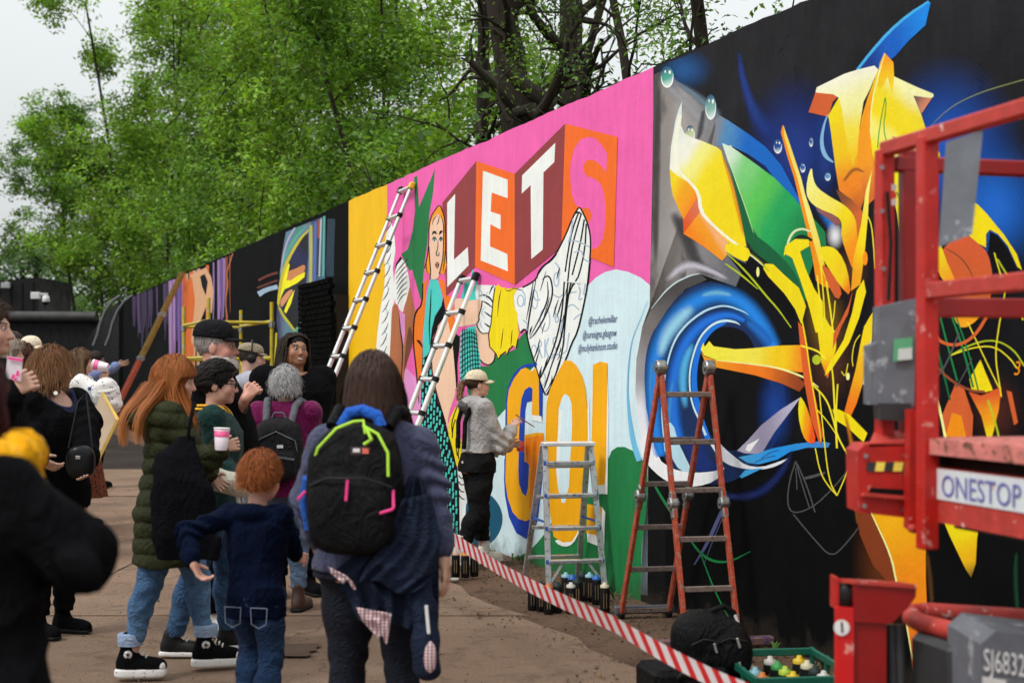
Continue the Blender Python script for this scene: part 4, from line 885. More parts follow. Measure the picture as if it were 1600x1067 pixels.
# lower stems
poly('yellow_arm', [(1095.6,545.6),(1100,535),(1102,542),(1109,533),(1116,541),(1150,545.6),(1178,544),(1215.6,540),(1251,539),(1257,562),(1261,582),(1244,581),(1215.6,574),(1159,566),(1120,562.5),(1101,555)], grad('arm', (1100, 550), (1258, 560), ((0, (252, 226, 60)), (.5, (250, 222, 70)), (.8, (250, 196, 10)), (1, (240, 120, 20)))))
poly('orange_under', [(1096,549),(1101,556),(1120,563.5),(1159,567),(1216,575),(1246,586),(1260,600),(1250,612),(1222,599),(1180,586),(1120,574),(1103,567)], grad('under', (1100, 560), (1255, 605), ((0, (250, 150, 10)), (.6, (236, 120, 20)), (1, (140, 60, 24)))))
ribbon('spray_line', [(1120,563),(1180,569),(1220,575),(1260,590),(1280,605)], [1,2.4,3,3,1.4], PYL, 2)
poly('rust_stem', [(1251,505),(1258,515),(1263,545),(1270,600),(1283,678),(1279,692),(1268,655),(1258,590),(1254,545)], flat('rust2', 214, 90, 36))
ribbon('spray_line', [(1254,500),(1260,530),(1268,590),(1280,660),(1284,690)], [2,2.4,2,2,1], GY, 2)
poly('orange_tear', [(1252,618),(1250,648),(1256,680),(1264,692),(1274,690),(1268,660),(1260,632)], grad('tear', (1251, 650), (1272, 660), ((0, (254, 215, 10)), (.5, (250, 150, 8)), (1, (235, 80, 20)))), 1)
poly('yellow_leaf', [(1281.6,520),(1288,508),(1290,495),(1296,508),(1305,520),(1305,544),(1299,569),(1294,590),(1286,565)], grad('yleaf', (1290, 505), (1296, 585), ((0, (252, 214, 10)), (.6, (252, 205, 8)), (1, (240, 120, 14)))))
poly('rust_stroke', [(1331,455),(1325,490),(1316,510),(1305,545),(1306,520),(1316,500),(1326,475)], RUST)
poly('yellow_leaf', [(1346,439),(1337,456),(1331,490),(1320,531),(1299,572.5),(1296,585),(1305,575),(1327.5,535),(1340,497.5),(1349,458)], GY)
poly('orange_leaf', [(1361,490),(1350,512),(1345,540),(1339,578),(1325,640),(1330,655),(1340,630),(1350,592),(1360,531)], grad('oleaf', (1352, 520), (1332, 640), ((0, (252, 206, 8)), (.5, (250, 176, 8)), (1, (244, 120, 16)))))
poly('white_chip', [(1362,530),(1356,560),(1349,600),(1355,605),(1362,570)], WHT)
poly('yellow_wedge', [(1306,640),(1314,640),(1328,648),(1351,676),(1346,690),(1326,668),(1310,656)], GY)
mist('yellow_mist', [(1320,640),(1334,700),(1340,780),(1342,820)], [6,12,16,8], S(200, 120, 6), .8)
YLN = flat('yellow_line', 240, 220, 40)
for pts, wd in (([(1278,430),(1282,470),(1287,520)], 2.4), ([(1283,415),(1287,450),(1290,500)], 2), ([(1292,440),(1298,480),(1303,520)], 2.6), ([(1306,470),(1304,495),(1300,515)], 1.6), ([(1299,560),(1304,600),(1308,700)], [1.5,3,1.5]), ([(1303,600),(1305,640),(1309,700)], 2), ([(1310,600),(1307,650),(1309,700)], 2.4),
                ([(1270,600),(1292,622),(1302,650),(1309,680),(1322,704)], 2.6), ([(1278,640),(1296,660),(1320,698),(1328,720),(1324,740),(1309,774)], 1.7), ([(1275,700),(1282,735),(1292,755),(1309,774)], 1.8), ([(1281,610),(1288,680),(1296,750),(1309,774)], 1.8), ([(1326,568),(1322,590),(1316,580)], 1.4), ([(1345,523),(1336,535),(1332,560),(1334,572)], 1.4),
                ([(1252,540),(1280,548),(1292,562)], 3), ([(1350,330),(1362,345),(1366,380),(1368,420)], 1.8), ([(1402,320),(1408,370),(1414,430),(1412,460)], [1,3.5,4,1.5]), ([(1416,380),(1422,420),(1428,455)], [1,2.5,1.5])): ribbon('spray_line', pts, wd, YLN, 2)
poly('painted_drop', ellipse(1326, 588, 3, 6, 10), PYL); poly('painted_drop', ellipse(1353, 404, 4, 11, 12), GOR); poly('painted_drop', ellipse(1277, 562, 7, 8, 9), OLV)
# behind the machine
poly('yellow_arc', [(1500,318),(1520,313),(1530,321),(1543,334),(1570,367),(1590,397),(1598,422),(1591,417),(1576,384),(1561,366),(1548,359),(1542,366),(1542,387),(1529,380),(1511,365),(1495,372),(1480,350)], GY)
poly('rust_ball', [(1470,395),(1485,378),(1510,366),(1530,380),(1545,395),(1553,430),(1549,470),(1530,500),(1505,515),(1492,500),(1486,470),(1478,440)], grad('ball', (1520, 380), (1505, 510), ((0, (206, 88, 44)), (.6, (200, 90, 34)), (.85, (240, 150, 14)), (1, (240, 160, 20)))), 1)
ribbon('spray_line', [(1478,388),(1500,400),(1515,418),(1524,440)], [1,2,2,1], DBR, 2)
poly('yellow_stripe', [(1457,386),(1471,380),(1481,412),(1494,446),(1484,452),(1472,432)], grad('ystr', (1465, 385), (1488, 448), ((0, (252, 214, 10)), (1, (240, 150, 20)))))
poly('dark_gap', [(1548,362),(1560,368),(1576,388),(1588,420),(1575,440),(1556,430),(1545,396)], GDK)
poly('rust_leaf', [(1494,600),(1508,608),(1522,650),(1520,690),(1476,690),(1472,652)], RUST); poly('orange_leaf', [(1490,645),(1502,650),(1510,690),(1480,690)], GOR)
poly('yellow_diamond', [(1533,563),(1549,609),(1540,612),(1522,609),(1519,592)], GY)
poly('rust_leaf', [(1515,612),(1535,618),(1566,604),(1562,640),(1552,680),(1545,690),(1535,650)], grad('rleaf', (1540, 612), (1545, 680), ((0, (210, 84, 34)), (.6, (240, 150, 14)), (1, (252, 205, 10)))))
poly('rust_leaf', [(1574,610),(1582,612),(1592,660),(1586,664)], RUST)
for pts, wd, mt in (([(1487,555),(1520,537),(1555,530),(1585,545),(1602,572)], 2.4, OLV), ([(1487,555),(1520,543),(1555,540),(1580,560),(1590,575)], 2, YLN), ([(1573,450),(1562,510),(1556,555),(1563,600),(1566,620)], 2, YLN), ([(1513,503),(1540,560),(1562,605)], 1.8, YLN), ([(1585,470),(1600,500)], 2.4, YLN),
                    ([(1468,485),(1482,540),(1497,595)], 3, GLN), ([(1485,485),(1505,540),(1522,605)], 3.4, GLN), ([(1490,480),(1515,550),(1530,610)], 2.4, GLN), ([(1458,520),(1470,560),(1486,625)], [5,4,3], DGR), ([(1463,490),(1463,525),(1475,537),(1500,540),(1525,525),(1545,492)], 5, RUST), ([(1456,560),(1480,590),(1515,610),(1540,612)], 4, flat('rust3', 140, 70, 40)),
                    ([(1455,570),(1462,610),(1470,640),(1480,690)], 4, PYL), ([(1555,395),(1562,420),(1572,450)], 2, YLN), ([(1560,405),(1575,430),(1590,450)], 2.6, OLV), ([(1500,520),(1480,570),(1465,590)], 3, SK), ([(1520,560),(1505,590),(1495,605)], 2, SK), ([(1545,625),(1560,670),(1565,700)], 3, OLV)): ribbon('spray_line', pts, wd, mt, 2)
wall_text('3', 1586, 1594, 586, 586, 22, GOR, 'painted_mark')
poly('brown_stem', [(1325,720),(1345,690),(1345,790),(1364,806),(1394,867),(1402,910),(1385,905),(1365,882),(1345,835)], flat('stem_brown', 128, 56, 22))
poly('orange_stem', [(1345,690),(1410,700),(1416,814),(1439,829),(1448,859),(1448,904),(1450,950),(1465,995),(1476,1026),(1474,1045),(1427,1049),(1424,1017),(1416,961),(1401,905),(1394,867),(1364,806),(1348,780)], grad('ostem', (1400, 800), (1450, 1040), ((0, (252, 170, 10)), (.5, (244, 136, 10)), (1, (222, 96, 22)))))
ribbon('spray_line', [(1362,800),(1394,867),(1402,910),(1416,961),(1427,1030)], [1.5,3,3,3,1.5], PYL, 2)
poly('yellow_triangle', [(1470,800),(1535,800),(1528,841),(1526,880),(1519,902),(1510,888),(1486,838)], grad('ytri', (1500, 830), (1520, 900), ((0, (252, 214, 10)), (.6, (248, 180, 10)), (1, (120, 90, 20)))))
mist('green_mist', [(1590,860),(1588,900),(1592,960)], [8,12,10], S(10, 70, 40), .8)
mist('brown_mist', [(1450,860),(1455,905),(1458,950)], [8,14,10], S(90, 56, 20), .8)
# ---------------------------------------------------------------- far panels: glowing eye, drips
LAY[0] = 0
poly('eye_field', [(447,363),(460,357),(490,345),(509,337),(508,432),(506,535),(436,535),(432,500),(434,470),(437,430),(441,395)], grad('eyef', (436, 400), (508, 400), ((0, (80, 74, 120)), (.2, (120, 160, 186)), (.45, (90, 170, 160)), (.62, (128, 160, 190)), (.8, (66, 84, 130)), (1, (84, 140, 160))), .62))
poly('eye_dark', [(482,364),(482,400),(479,440),(477,480),(470,503),(461,515),(450,502),(441,484),(436,470),(437,450),(443,430),(450,410),(460,390),(470,373)], grad('eyed', (470, 370), (460, 510), ((0, (16, 16, 22)), (.25, (30, 36, 96)), (.45, (40, 30, 44)), (.6, (22, 24, 52)), (1, (14, 20, 24))), .7))
poly('eye_glow', [(441,440),(450,424),(462,420),(477,412),(477,424),(464,434),(450,444)], flat('glow_brown', 196, 128, 76), 1)
poly('eye_flame', [(437,448),(443,428),(450,410),(453,414),(450,428),(448,438),(455,438),(465,431),(477,425),(476,433),(465,442),(452,449),(445,452),(440,462),(435,480),(434,462)], flat('flame_yellow', 246, 228, 20))
poly('eye_glow', [(437,470),(451,453),(460,452),(448,470),(440,482)], flat('glow_pink', 206, 140, 100), 1)
poly('eye_flame', [(444,486),(451,468),(461,452),(455,474),(447,490)], flat('flame_lime', 232, 224, 30))
for pts, wd, c in (([(483,359),(471,371),(458,391),(446,415),(439,440),(435,475)], [2,4,4.5,5,5,4], (236,218,60)), ([(480,354),(466,366),(453,386),(443,408),(438,430)], [2,4,5,4,2], (100,190,170)), ([(436,480),(442,492),(452,505),(461,517)], [3,4,4,3], (220,214,40)), ([(461,517),(471,506),(478,484),(481,450)], [3,4,4,3], (120,200,180)), ([(486,352),(486,420),(484,480),(483,535)], 5, (210,206,110)), ([(493,347),(492,400),(491,470),(489,535)], 5, (96,124,200)), ([(499,344),(498,372)], 3.4, (190,96,60)), ([(498,372),(496,430)], 3, (60,60,80)), ([(502,342),(500,400),(499,432)], 2.4, (206,224,240)), ([(507,338),(506,380),(505,432)], 2.4, (110,210,180)), ([(461,356),(450,374),(443,398),(439,425)], [2.4,2.6,2.6,1.4], (206,204,236)), ([(404,460),(415,453),(434,448)], [9,7,7], (180,210,236)), ([(404,438),(420,430),(434,426)], 3.4, (130,56,44)), ([(402,450),(420,443),(434,438)], 3.4, (110,50,40)), ([(518,342),(516,400),(516,432)], 12, (34,62,84)), ([(432,520),(431,545),(429,575),(433,592)], 3, (226,206,30))):
    ribbon('spray_line', pts, wd, flat('far%d_%d' % (pts[0][0], c[0]), *c, .72), 1)
rg = random.Random(21)
for k in range(54):
    x = 206+rg.random()*155; up = rg.random()
    if x < 262: c = rg.choice([(70,50,92),(54,44,70),(38,32,50),(92,64,112)]); y1 = rg.uniform(505, 545)
    elif x < 285: c = rg.choice([(150,112,190),(196,150,204),(110,80,150)]); y1 = rg.uniform(520, 600)
    elif x < 325: c = rg.choice([(244,170,120),(250,120,50),(240,190,150),(40,36,40)]); y1 = rg.uniform(540, 630)
    elif x < 350: c = rg.choice([(150,112,184),(126,90,160),(46,42,52),(180,140,200)]); y1 = rg.uniform(470, 560)
    else: c = rg.choice([(30,28,30),(196,104,70)]); y1 = rg.uniform(470, 560)
    yt = 462-.4286*(x-208)+2; wd = rg.uniform(1.5, 6) if c != (196,104,70) else 1.2
    ribbon('paint_drip', [(x, yt), (x+rg.uniform(-1, 1), (yt+y1)/2), (x+rg.uniform(-1.5, 1.5), y1)], [wd, wd, wd*.4], flat('drip_%d_%d' % (c[0], c[1]), *c, .7), 1)
poly('peach_shape', [(297,430),(322,418),(330,432),(334,455),(331,490),(322,480),(312,505),(300,540),(296,500)], flat('peach2', 244, 186, 140, .8))
poly('orange_shape', [(291,440),(300,432),(305,470),(300,520),(296,560),(290,560),(288,500)], flat('org2', 246, 120, 50, .8))
poly('black_shape', [(313,432),(320,428),(325,440),(322,462),(316,448)], LINE)
ribbon('brush_line', [(364,396),(358,415),(354,428),(357,445),(352,470),(356,500),(350,540)], 1.4, flat('copper', 200, 110, 70), 1)
# ================================================================ trees behind the wall
def out_of(x, y): return (x-WX0)*WN.x+(y-WY0)*WN.y
def along(x, y): return (x-WX0)*WD.x+(y-WY0)*WD.y
def behind(px, D): return (D/.933+WX0+.3852*WY0)/((px-800)/F+.3852)
def leaf_mat(name, c, tr):
    q = NT(name); o = q.obj(); a = q.n('ShaderNodeAttribute'); a.attribute_name = 'Col'
    cc = q.mix(1.0, a.outputs['Color'], c, 'MULTIPLY')
    d = q.n('ShaderNodeBsdfPrincipled'); d.inputs['Roughness'].default_value = .5; d.inputs['Specular IOR Level'].default_value = .35; q.l(cc, d.inputs['Base Color'])
    t = q.n('ShaderNodeBsdfTranslucent'); q.l(q.mix(1.0, cc, (1.15, 1.25, .5), 'MULTIPLY'), t.inputs['Color'])
    m = q.n('ShaderNodeMixShader'); m.inputs[0].default_value = tr; q.l(d.outputs[0], m.inputs[1]); q.l(t.outputs[0], m.inputs[2]); q.l(m.outputs[0], q.out.inputs['Surface'])
    return q.m
def bark_mat(name, c):
    q = NT(name); b = q.bsdf(.95, 0, .15); o = q.obj(); n1 = q.noise(14, 6, .7, q.scl(o, 1, 1, .16), 1.2); n2 = q.noise(3, 4, .6, o)
    r = q.ramp(n1.outputs['Fac'], [(.3, tuple(v*.35 for v in c)), (.7, c)]); col = q.mix(q.rng(n2.outputs['Fac'], .5, .7, 0, .45), r.outputs[0], (.035, .05, .02))
    q.l(col, b.inputs['Base Color']); q.bump(n1.outputs['Fac'], .9, .05, b); return q.m
M_BARK = bark_mat('bark', (.05, .040, .031)); M_LEAF = leaf_mat('leaf', (1, 1, 1), .42)
def tree(name, label, x, y, h, spread, trunk_r, n_leaf, leaf, tone, seed, first=.28, lean=(0, 0), nlimb=9, droop=.0, nsub=4, clump=.42, trunk_forks=1, leafy=1.0, group='trees behind the painted wall'):
    rn = np.random.RandomState(seed); t = thing(name, label, 'tree', (x, y, 0), 0, group)
    mb = MB(); tips = []; segs = []
    def limb(p, d, L, r, lvl):
        n = 7 if lvl == 0 else 5; pts = [p.copy()]; q = p.copy(); dd = d.copy()
        for i in range(n):
            dd = (dd + Vector(rn.normal(0, (.045 if lvl == 0 else .10+.06*lvl), 3)) + Vector((0, 0, .05*(lvl > 0)-droop*lvl*.1))).normalized(); q = q+dd*(L/n); pts.append(q.copy())
        rs = [max(.006, r*(1-(.62 if lvl else .55)*i/n)) for i in range(n+1)]; segs.append((pts, rs, 8 if lvl == 0 else (6 if lvl == 1 else 4)))
        return pts, rs
    for fk in range(trunk_forks):
        d0 = Vector((lean[0]+rn.normal(0, .04)+(fk-(trunk_forks-1)/2)*(.16 if trunk_forks < 3 else .12)+(.05 if trunk_forks < 3 else .09), lean[1]+rn.normal(0, .04)+.05, 1)).normalized()
        tp, tr = limb(Vector((fk*.25-.1*(trunk_forks-1), 0, -.1)), d0, h*.86, trunk_r*(1 if fk == 0 else .85), 0)
        for i in range(nlimb):
            f = first+(1-first)*(i+rn.rand()*.6)/nlimb; k = f*(len(tp)-1); a = int(min(k, len(tp)-2)); p = tp[a].lerp(tp[a+1], k-a); az = i*2.4+rn.uniform(-.5, .5)
            up = .35+.5*f; d = Vector((math.cos(az), math.sin(az), up)).normalized(); L = spread*(1.15-.65*f)*rn.uniform(.75, 1.2); r = trunk_r*(1-.6*f)*.42
            lp, lr = limb(p, d, L, r, 1)
            for j in range(nsub):
                kk = rn.uniform(1.2, len(lp)-1.05); a2 = int(kk); pp = lp[a2].lerp(lp[min(a2+1, len(lp)-1)], kk-a2); d2 = (d+Vector(rn.normal(0, .7, 3))).normalized()
                sp, sr = limb(pp, d2, L*rn.uniform(.3, .6), r*.4, 2); tips += sp[2:]
            tips += lp[3:]
        tips += tp[-3:]
    def yard_side(p): return out_of(p[0]+x, p[1]+y) > -.22 and U0-.6 < along(p[0]+x, p[1]+y) < U1
    segs = [(q, r, n) for q, r, n in segs if not any(yard_side(v) for v in q)]; tips = [v for v in tips if not yard_side(v)]
    for pts, rs, n in segs: mb.tube(pts, 0, n, False, rs)
    mb.build('trunk', M_BARK, t)
    T = np.array([tuple(p) for p in tips]); cz = rn.normal(0, 1, (max(40, n_leaf//70), 3))*clump; ci = rn.randint(0, len(T), len(cz)); C = T[ci]+cz*.6
    k = rn.randint(0, len(C), n_leaf); p = C[k]+rn.normal(0, clump*.46, (n_leaf, 3))*np.array([1, 1, .7]); loose = rn.rand(n_leaf) < .12; p[loose] = T[rn.randint(0, len(T), loose.sum())]+rn.normal(0, clump*.55, (loose.sum(), 3))
    keep = np.array([not yard_side(v) for v in p]); p = p[keep]; k = k[keep]; n_leaf = len(p)
    nrm = rn.normal(0, 1, (n_leaf, 3)); nrm[:, 2] = np.abs(nrm[:, 2])+.5; nrm /= np.linalg.norm(nrm, axis=1)[:, None]
    a = np.cross(nrm, rn.normal(0, 1, (n_leaf, 3))); a /= np.linalg.norm(a, axis=1)[:, None]; b = np.cross(nrm, a)
    s = leaf*rn.uniform(.6, 1.25, (n_leaf, 1)); fold = nrm*s*.18
    V = np.stack([p-a*s, p+b*s*.42-fold*0+fold, p+a*s, p-b*s*.42+fold], 1).reshape(-1, 3); Fq = np.arange(n_leaf*4).reshape(-1, 4)
    ct = rn.uniform(.42, 1.45, len(C))[k]*rn.uniform(.6, 1.35, n_leaf); hue = rn.uniform(-.15, .2, n_leaf)
    c = np.stack([tone[0]*ct*(1+hue), tone[1]*ct, tone[2]*ct], 1); mesh_obj('crown', V, Fq, M_LEAF, t, col=np.repeat(c, 4, 0)); return t
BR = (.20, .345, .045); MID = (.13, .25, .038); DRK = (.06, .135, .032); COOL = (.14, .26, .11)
def tx(px, Y): return (px-800)/F*Y
# dense bright trees in the middle
for i, (px, Y, h, sp, tone, nl, lb, fork, fst) in enumerate((
    (150, 60, 13.2, 4.4, MID, 10500, 'leftmost large leafy tree behind the far end of the wall', 2, .40),
    (248, 50, 16.0, 4.0, BR, 11500, 'second large leafy tree from the left behind the wall', 2, .14),
    (285, behind(285, 2.0), 14.0, 3.8, BR, 9500, 'bright green tree rising behind the purple and orange drips', 2, .12),
    (365, behind(365, 2.0), 13.0, 3.4, MID, 9000, 'leafy tree rising behind the plain black stretch of wall', 2, .10),
    (455, behind(455, 2.0), 12.4, 3.2, BR, 9000, 'bright green tree rising behind the painted eye', 2, .10),
    (535, behind(535, 1.8), 11.6, 2.3, BR, 7000, 'bright green tree rising behind the yellow stripe', 2, .12),
    (598, behind(598, 1.6), 10.6, 2.2, MID, 4600, 'dark trunked tree just behind the tall ladder', 1, .14),
    (650, behind(650, 1.5), 9.8, 1.7, BR, 2600, 'leaning tree with a dark trunk behind the green spikes', 1, .2),
    (238, 68, 11.5, 4.8, DRK, 6000, 'dark green tree deep behind the drips', 2, .1),
    (410, behind(410, 5), 10.5, 4.2, DRK, 6500, 'dark green tree deep behind the black stretch', 2, .1),
    (500, behind(500, 4.0), 9.0, 2.8, DRK, 5200, 'dark green tree deep behind the yellow stripe', 2, .1))):
    tree('leafy_tree', lb, tx(px, Y), Y, (max(h, 3.4+.27*Y) if tone != DRK and px > 200 else h), sp*.9, .035+.0009*Y, int(nl*4.3), .046+.0009*Y, tone, 30+i, fst, (.06 if px == 650 else (-.10 if px > 500 else 0), 0), 8 if fork == 2 else 13, .1, 6, .46, 4 if fork == 2 else fork)
# sparse trees with bare trunks on the right
tree('bare_tree', 'thick dark forked trunk with few leaves above the letter T', tx(866, 15.0), 15.0, 8.2, 1.9, .27, 1870, .03, MID, 51, .30, (-.06, 0), 12, .2, 5, .32, 2, group='nearly bare trees behind the pink wall')
tree('bare_tree', 'leaning dark trunk with few leaves above the letter S', tx(985, 13.8), 13.8, 8.4, 1.8, .21, 2040, .03, MID, 58, .28, (-.17, 0), 12, .2, 5, .3, 1, group='nearly bare trees behind the pink wall')
tree('bare_tree', 'twiggy tree behind the corner where pink meets grey', tx(1072, 12.4), 12.4, 6.4, 1.5, .08, 3230, .03, DRK, 55, .36, (.0, 0), 11, .3, 6, .26, 1, group='nearly bare trees behind the pink wall')
tree('bare_tree', 'slender tree with yellowish leaves left of the forked trunk', tx(745, 18), 18, 9, 2.6, .12, 2550, .03, BR, 57, .26, (.05, 0), 12, .3, 6, .36, 2, group='nearly bare trees behind the pink wall')
tree('bare_tree', 'overhanging tree at the top right behind the black wall', tx(1190, 11.8), 11.8, 6.4, 1.6, .10, 2890, .03, MID, 59, .40, (-.05, 0), 10, .4, 6, .26, 1, group='nearly bare trees behind the pink wall')
for i, (px, Y, dx, L, lb) in enumerate(((812, 14.6, -.7, 1.3, 'sawn off limb sticking out left of the forked trunk'), (800, 14.2, -.5, .9, 'short sawn stump just above the pink wall'))):
    mb = MB(); a = Vector((tx(865, Y), Y, 4.3-.35*i)); mb.tube([a, a+Vector((dx*.5, 0, .25)), a+Vector((dx*.8, 0, .5-.3*i))], 0, 8, True, [.09, .075, .06]); o = mb.build('sawn_branch', M_BARK); tag(o, lb, 'branch')
# far pale trees on the left
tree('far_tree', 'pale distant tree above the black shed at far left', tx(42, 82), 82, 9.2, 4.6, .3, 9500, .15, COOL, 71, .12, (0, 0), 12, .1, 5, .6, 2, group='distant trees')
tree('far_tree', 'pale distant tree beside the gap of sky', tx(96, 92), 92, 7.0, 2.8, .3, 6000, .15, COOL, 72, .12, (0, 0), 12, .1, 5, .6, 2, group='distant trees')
tree('ivy_bush', 'dark ivy covered bush at the far end of the wall', tx(205, 52), 52, 6.2, 2.0, .14, 5200, .085, MID, 74, .1, (0, 0), 12, .2, 5, .45, 2)
# hedge of low growth right behind the wall so the tree feet do not show
V = []; cols = []; rn = np.random.RandomState(9); n = 24000
u = rn.uniform(upx(195), upx(640), n); out = -rn.gamma(2.0, .7, n)-.5; z = WH*rn.uniform(.35, 1.0, n)+rn.gamma(1.2, .32, n)*(1+.5*np.sin(u*1.7)); base = np.array([[*wpos(a, b, c)] for a, b, c in zip(u, out, z)])
nr = rn.normal(0, 1, (n, 3)); nr[:, 2] = abs(nr[:, 2])+.4; nr /= np.linalg.norm(nr, axis=1)[:, None]; a = np.cross(nr, rn.normal(0, 1, (n, 3))); a /= np.linalg.norm(a, axis=1)[:, None]; b = np.cross(nr, a); s = rn.uniform(.06, .12, (n, 1))
V = np.stack([base-a*s, base+b*s*.45+nr*s*.18, base+a*s, base-b*s*.45+nr*s*.18], 1).reshape(-1, 3); ct = rn.uniform(.5, 1.3, n); c = np.stack([.075*ct, .165*ct, .03*ct], 1)
o = mesh_obj('undergrowth', V, np.arange(n*4).reshape(-1, 4), M_LEAF, col=np.repeat(c, 4, 0)); o['kind'] = 'stuff'; o['label'] = 'tangle of green undergrowth right behind the wall'
# ================================================================ far end: black fence, shed, pier
M_BLKW = plain('black_timber', (.010, .010, .011), .7, 0.0, .3, 6.0, .4)
FY = 46.0
ff = thing('board_fence', 'black boarded fence closing the far end of the yard', 'fence', (tx(60, FY), FY, 0))
x0, x1 = tx(-420, FY)-tx(60, FY), tx(152, FY)-tx(60, FY)
zt = P(0, 500, FY).z; xx = x0; i = 0
while xx < x1:
    mb = MB(); mb.box((xx+.14, rg.uniform(-.006, .006), zt/2), (.272, .03, zt)); mb.build('board', M_BLKW, ff); xx += .28; i += 1
mb = MB(); mb.tube([(x0, -.1, zt+.12), (x1, -.1, zt+.1)], .17, 12); mb.build('capping_pipe', plain('pipe_grey', (.035, .033, .033), .6, 0.0, .3, 3.0), ff)
sh = thing('shed', 'flat black shed rising above the fence at far left', 'shed', (tx(-40, 54), 54, 0))
mb = MB(); xr = tx(60, 54)-tx(-40, 54); zl, zr = P(0, 440, 54).z, P(0, 433, 54).z
mb.prism([(-8, 0, 0), (xr, 0, 0), (xr, 0, zr), (-8, 0, zl-.9)], (0, 4, 0)); mb.build('shed_wall', plain('corrugated', (.012, .012, .013), .5, 0.0, .2, 4.0), sh)
for k in range(12):
    mb = MB(); mb.box((xr-.2-k*.42, -.02, zr/2+.4), (.05, .04, zr-1.2)); mb.build('shed_rib', M_BLKW, sh)
o = MB().box((tx(9, 53.8), 53.8, P(0, 446, 53.8).z), (.34, .12, .22), None, .02).box((tx(9, 53.8), 53.9, P(0, 440, 53.8).z), (.05, .2, .05)).build('floodlight', plain('lamp_grey', (.35, .36, .37), .5)); tag(o, 'small grey floodlight on the black shed', 'floodlight')
cc = thing('security_camera', 'white security camera on the shed corner', 'camera', P(56, 462, 53.5))
W_ = plain('white_plastic', (.7, .7, .7), .4)
MB().box((0, 0, 0), (.34, .2, .26), None, .02).build('junction_box', W_, cc); MB().box((.3, 0, .06), (.3, .08, .08)).build('arm', W_, cc)
MB().lathe((.38, 0, -.28), [(.02, .3), (.12, .26), (.14, .1), (.13, .05)], 12).build('housing', W_, cc); MB().lathe((.38, 0, -.36), [(.02, 0), (.08, .03), (.12, .12)], 12).build('dome', plain('dark_dome', (.01, .01, .01), .15), cc)
# side return of the wall with cables
sr = thing('side_wall', 'black side wall stepping down at the far end of the murals', 'wall')
a = wpos(U0, 0); mb = MB(); b_ = Vector((tx(138, FY-.3), FY-.3, 0)); d_ = (b_-a).normalized(); nn = Vector((-d_.y, d_.x, 0))
N = 14
for k in range(N):     # stepped boards, each its own course
    p, q = a.lerp(b_, k/N), a.lerp(b_, (k+1)/N); z0 = 3.62-1.2*(k/N)**1.3; z1 = 3.62-1.2*((k+1)/N)**1.3
    MB().prism([p, q-(q-p)*.04, q-(q-p)*.04+Vector((0, 0, z1)), p+Vector((0, 0, z0))], nn*.12).build('panel', M_BLKW, sr)
M_CAB = plain('cable', (.12, .12, .125), .5)
for k, (dx, lb) in enumerate(((0, 'left loose grey cable hanging down the black side wall'), (.35, 'right loose grey cable hanging down the black side wall'))):
    Yc = 40.5; pts = [P(x, y, Yc)+Vector((dx, 0, 0)) for x, y in ((188, 462), (176, 470), (165, 485), (157, 505), (152, 525), (146, 540))]
    tag(MB().tube(pts, .045, 6).build('cable', M_CAB), lb, 'cable', 'cables at the far corner')
# black brick pier against the wall
pr = thing('brick_pier', 'broken topped black brick pier beside the yellow stripe', 'pier', (WX0, WY0, 0), WANG)
pu0, pu1 = upx(491), upx(546)-.01; zt = 2.72; M_BR = plain('black_brick', (.0035, .0035, .0035), .95, 0.0, .4, 9.0, .2, .05)
MB().box(((pu0+pu1)/2, -.09, zt/2-.1), (pu1-pu0-.02, .17, zt-.2)).build('core', M_BLKW, pr)
V = []; mb = MB(); rg = random.Random(3); zc = 0; row = 0
while zc < zt:
    uu = pu0-(.11 if row % 2 else 0)
    lim = pu1 if zc < zt-.5 else pu1-(zc-(zt-.5))*.9*rg.uniform(.5, 1.1)
    while uu < lim:
        e = min(uu+.215, pu1); s_ = max(uu, pu0)
        if e-s_ > .04: mb.box(((s_+e)/2, -.19+rg.uniform(-.006, .004), zc+.034), (e-s_-.008, .06, .062), None, .004)
        uu += .225
    for k in range(1): mb.box((pu0-.012, -.10+rg.uniform(-.004, .004), zc+.034), (.03, .20, .062), None, .004)
    zc += .072; row += 1
o = mb.build('brickwork', M_BR, pr); o['kind'] = 'stuff'
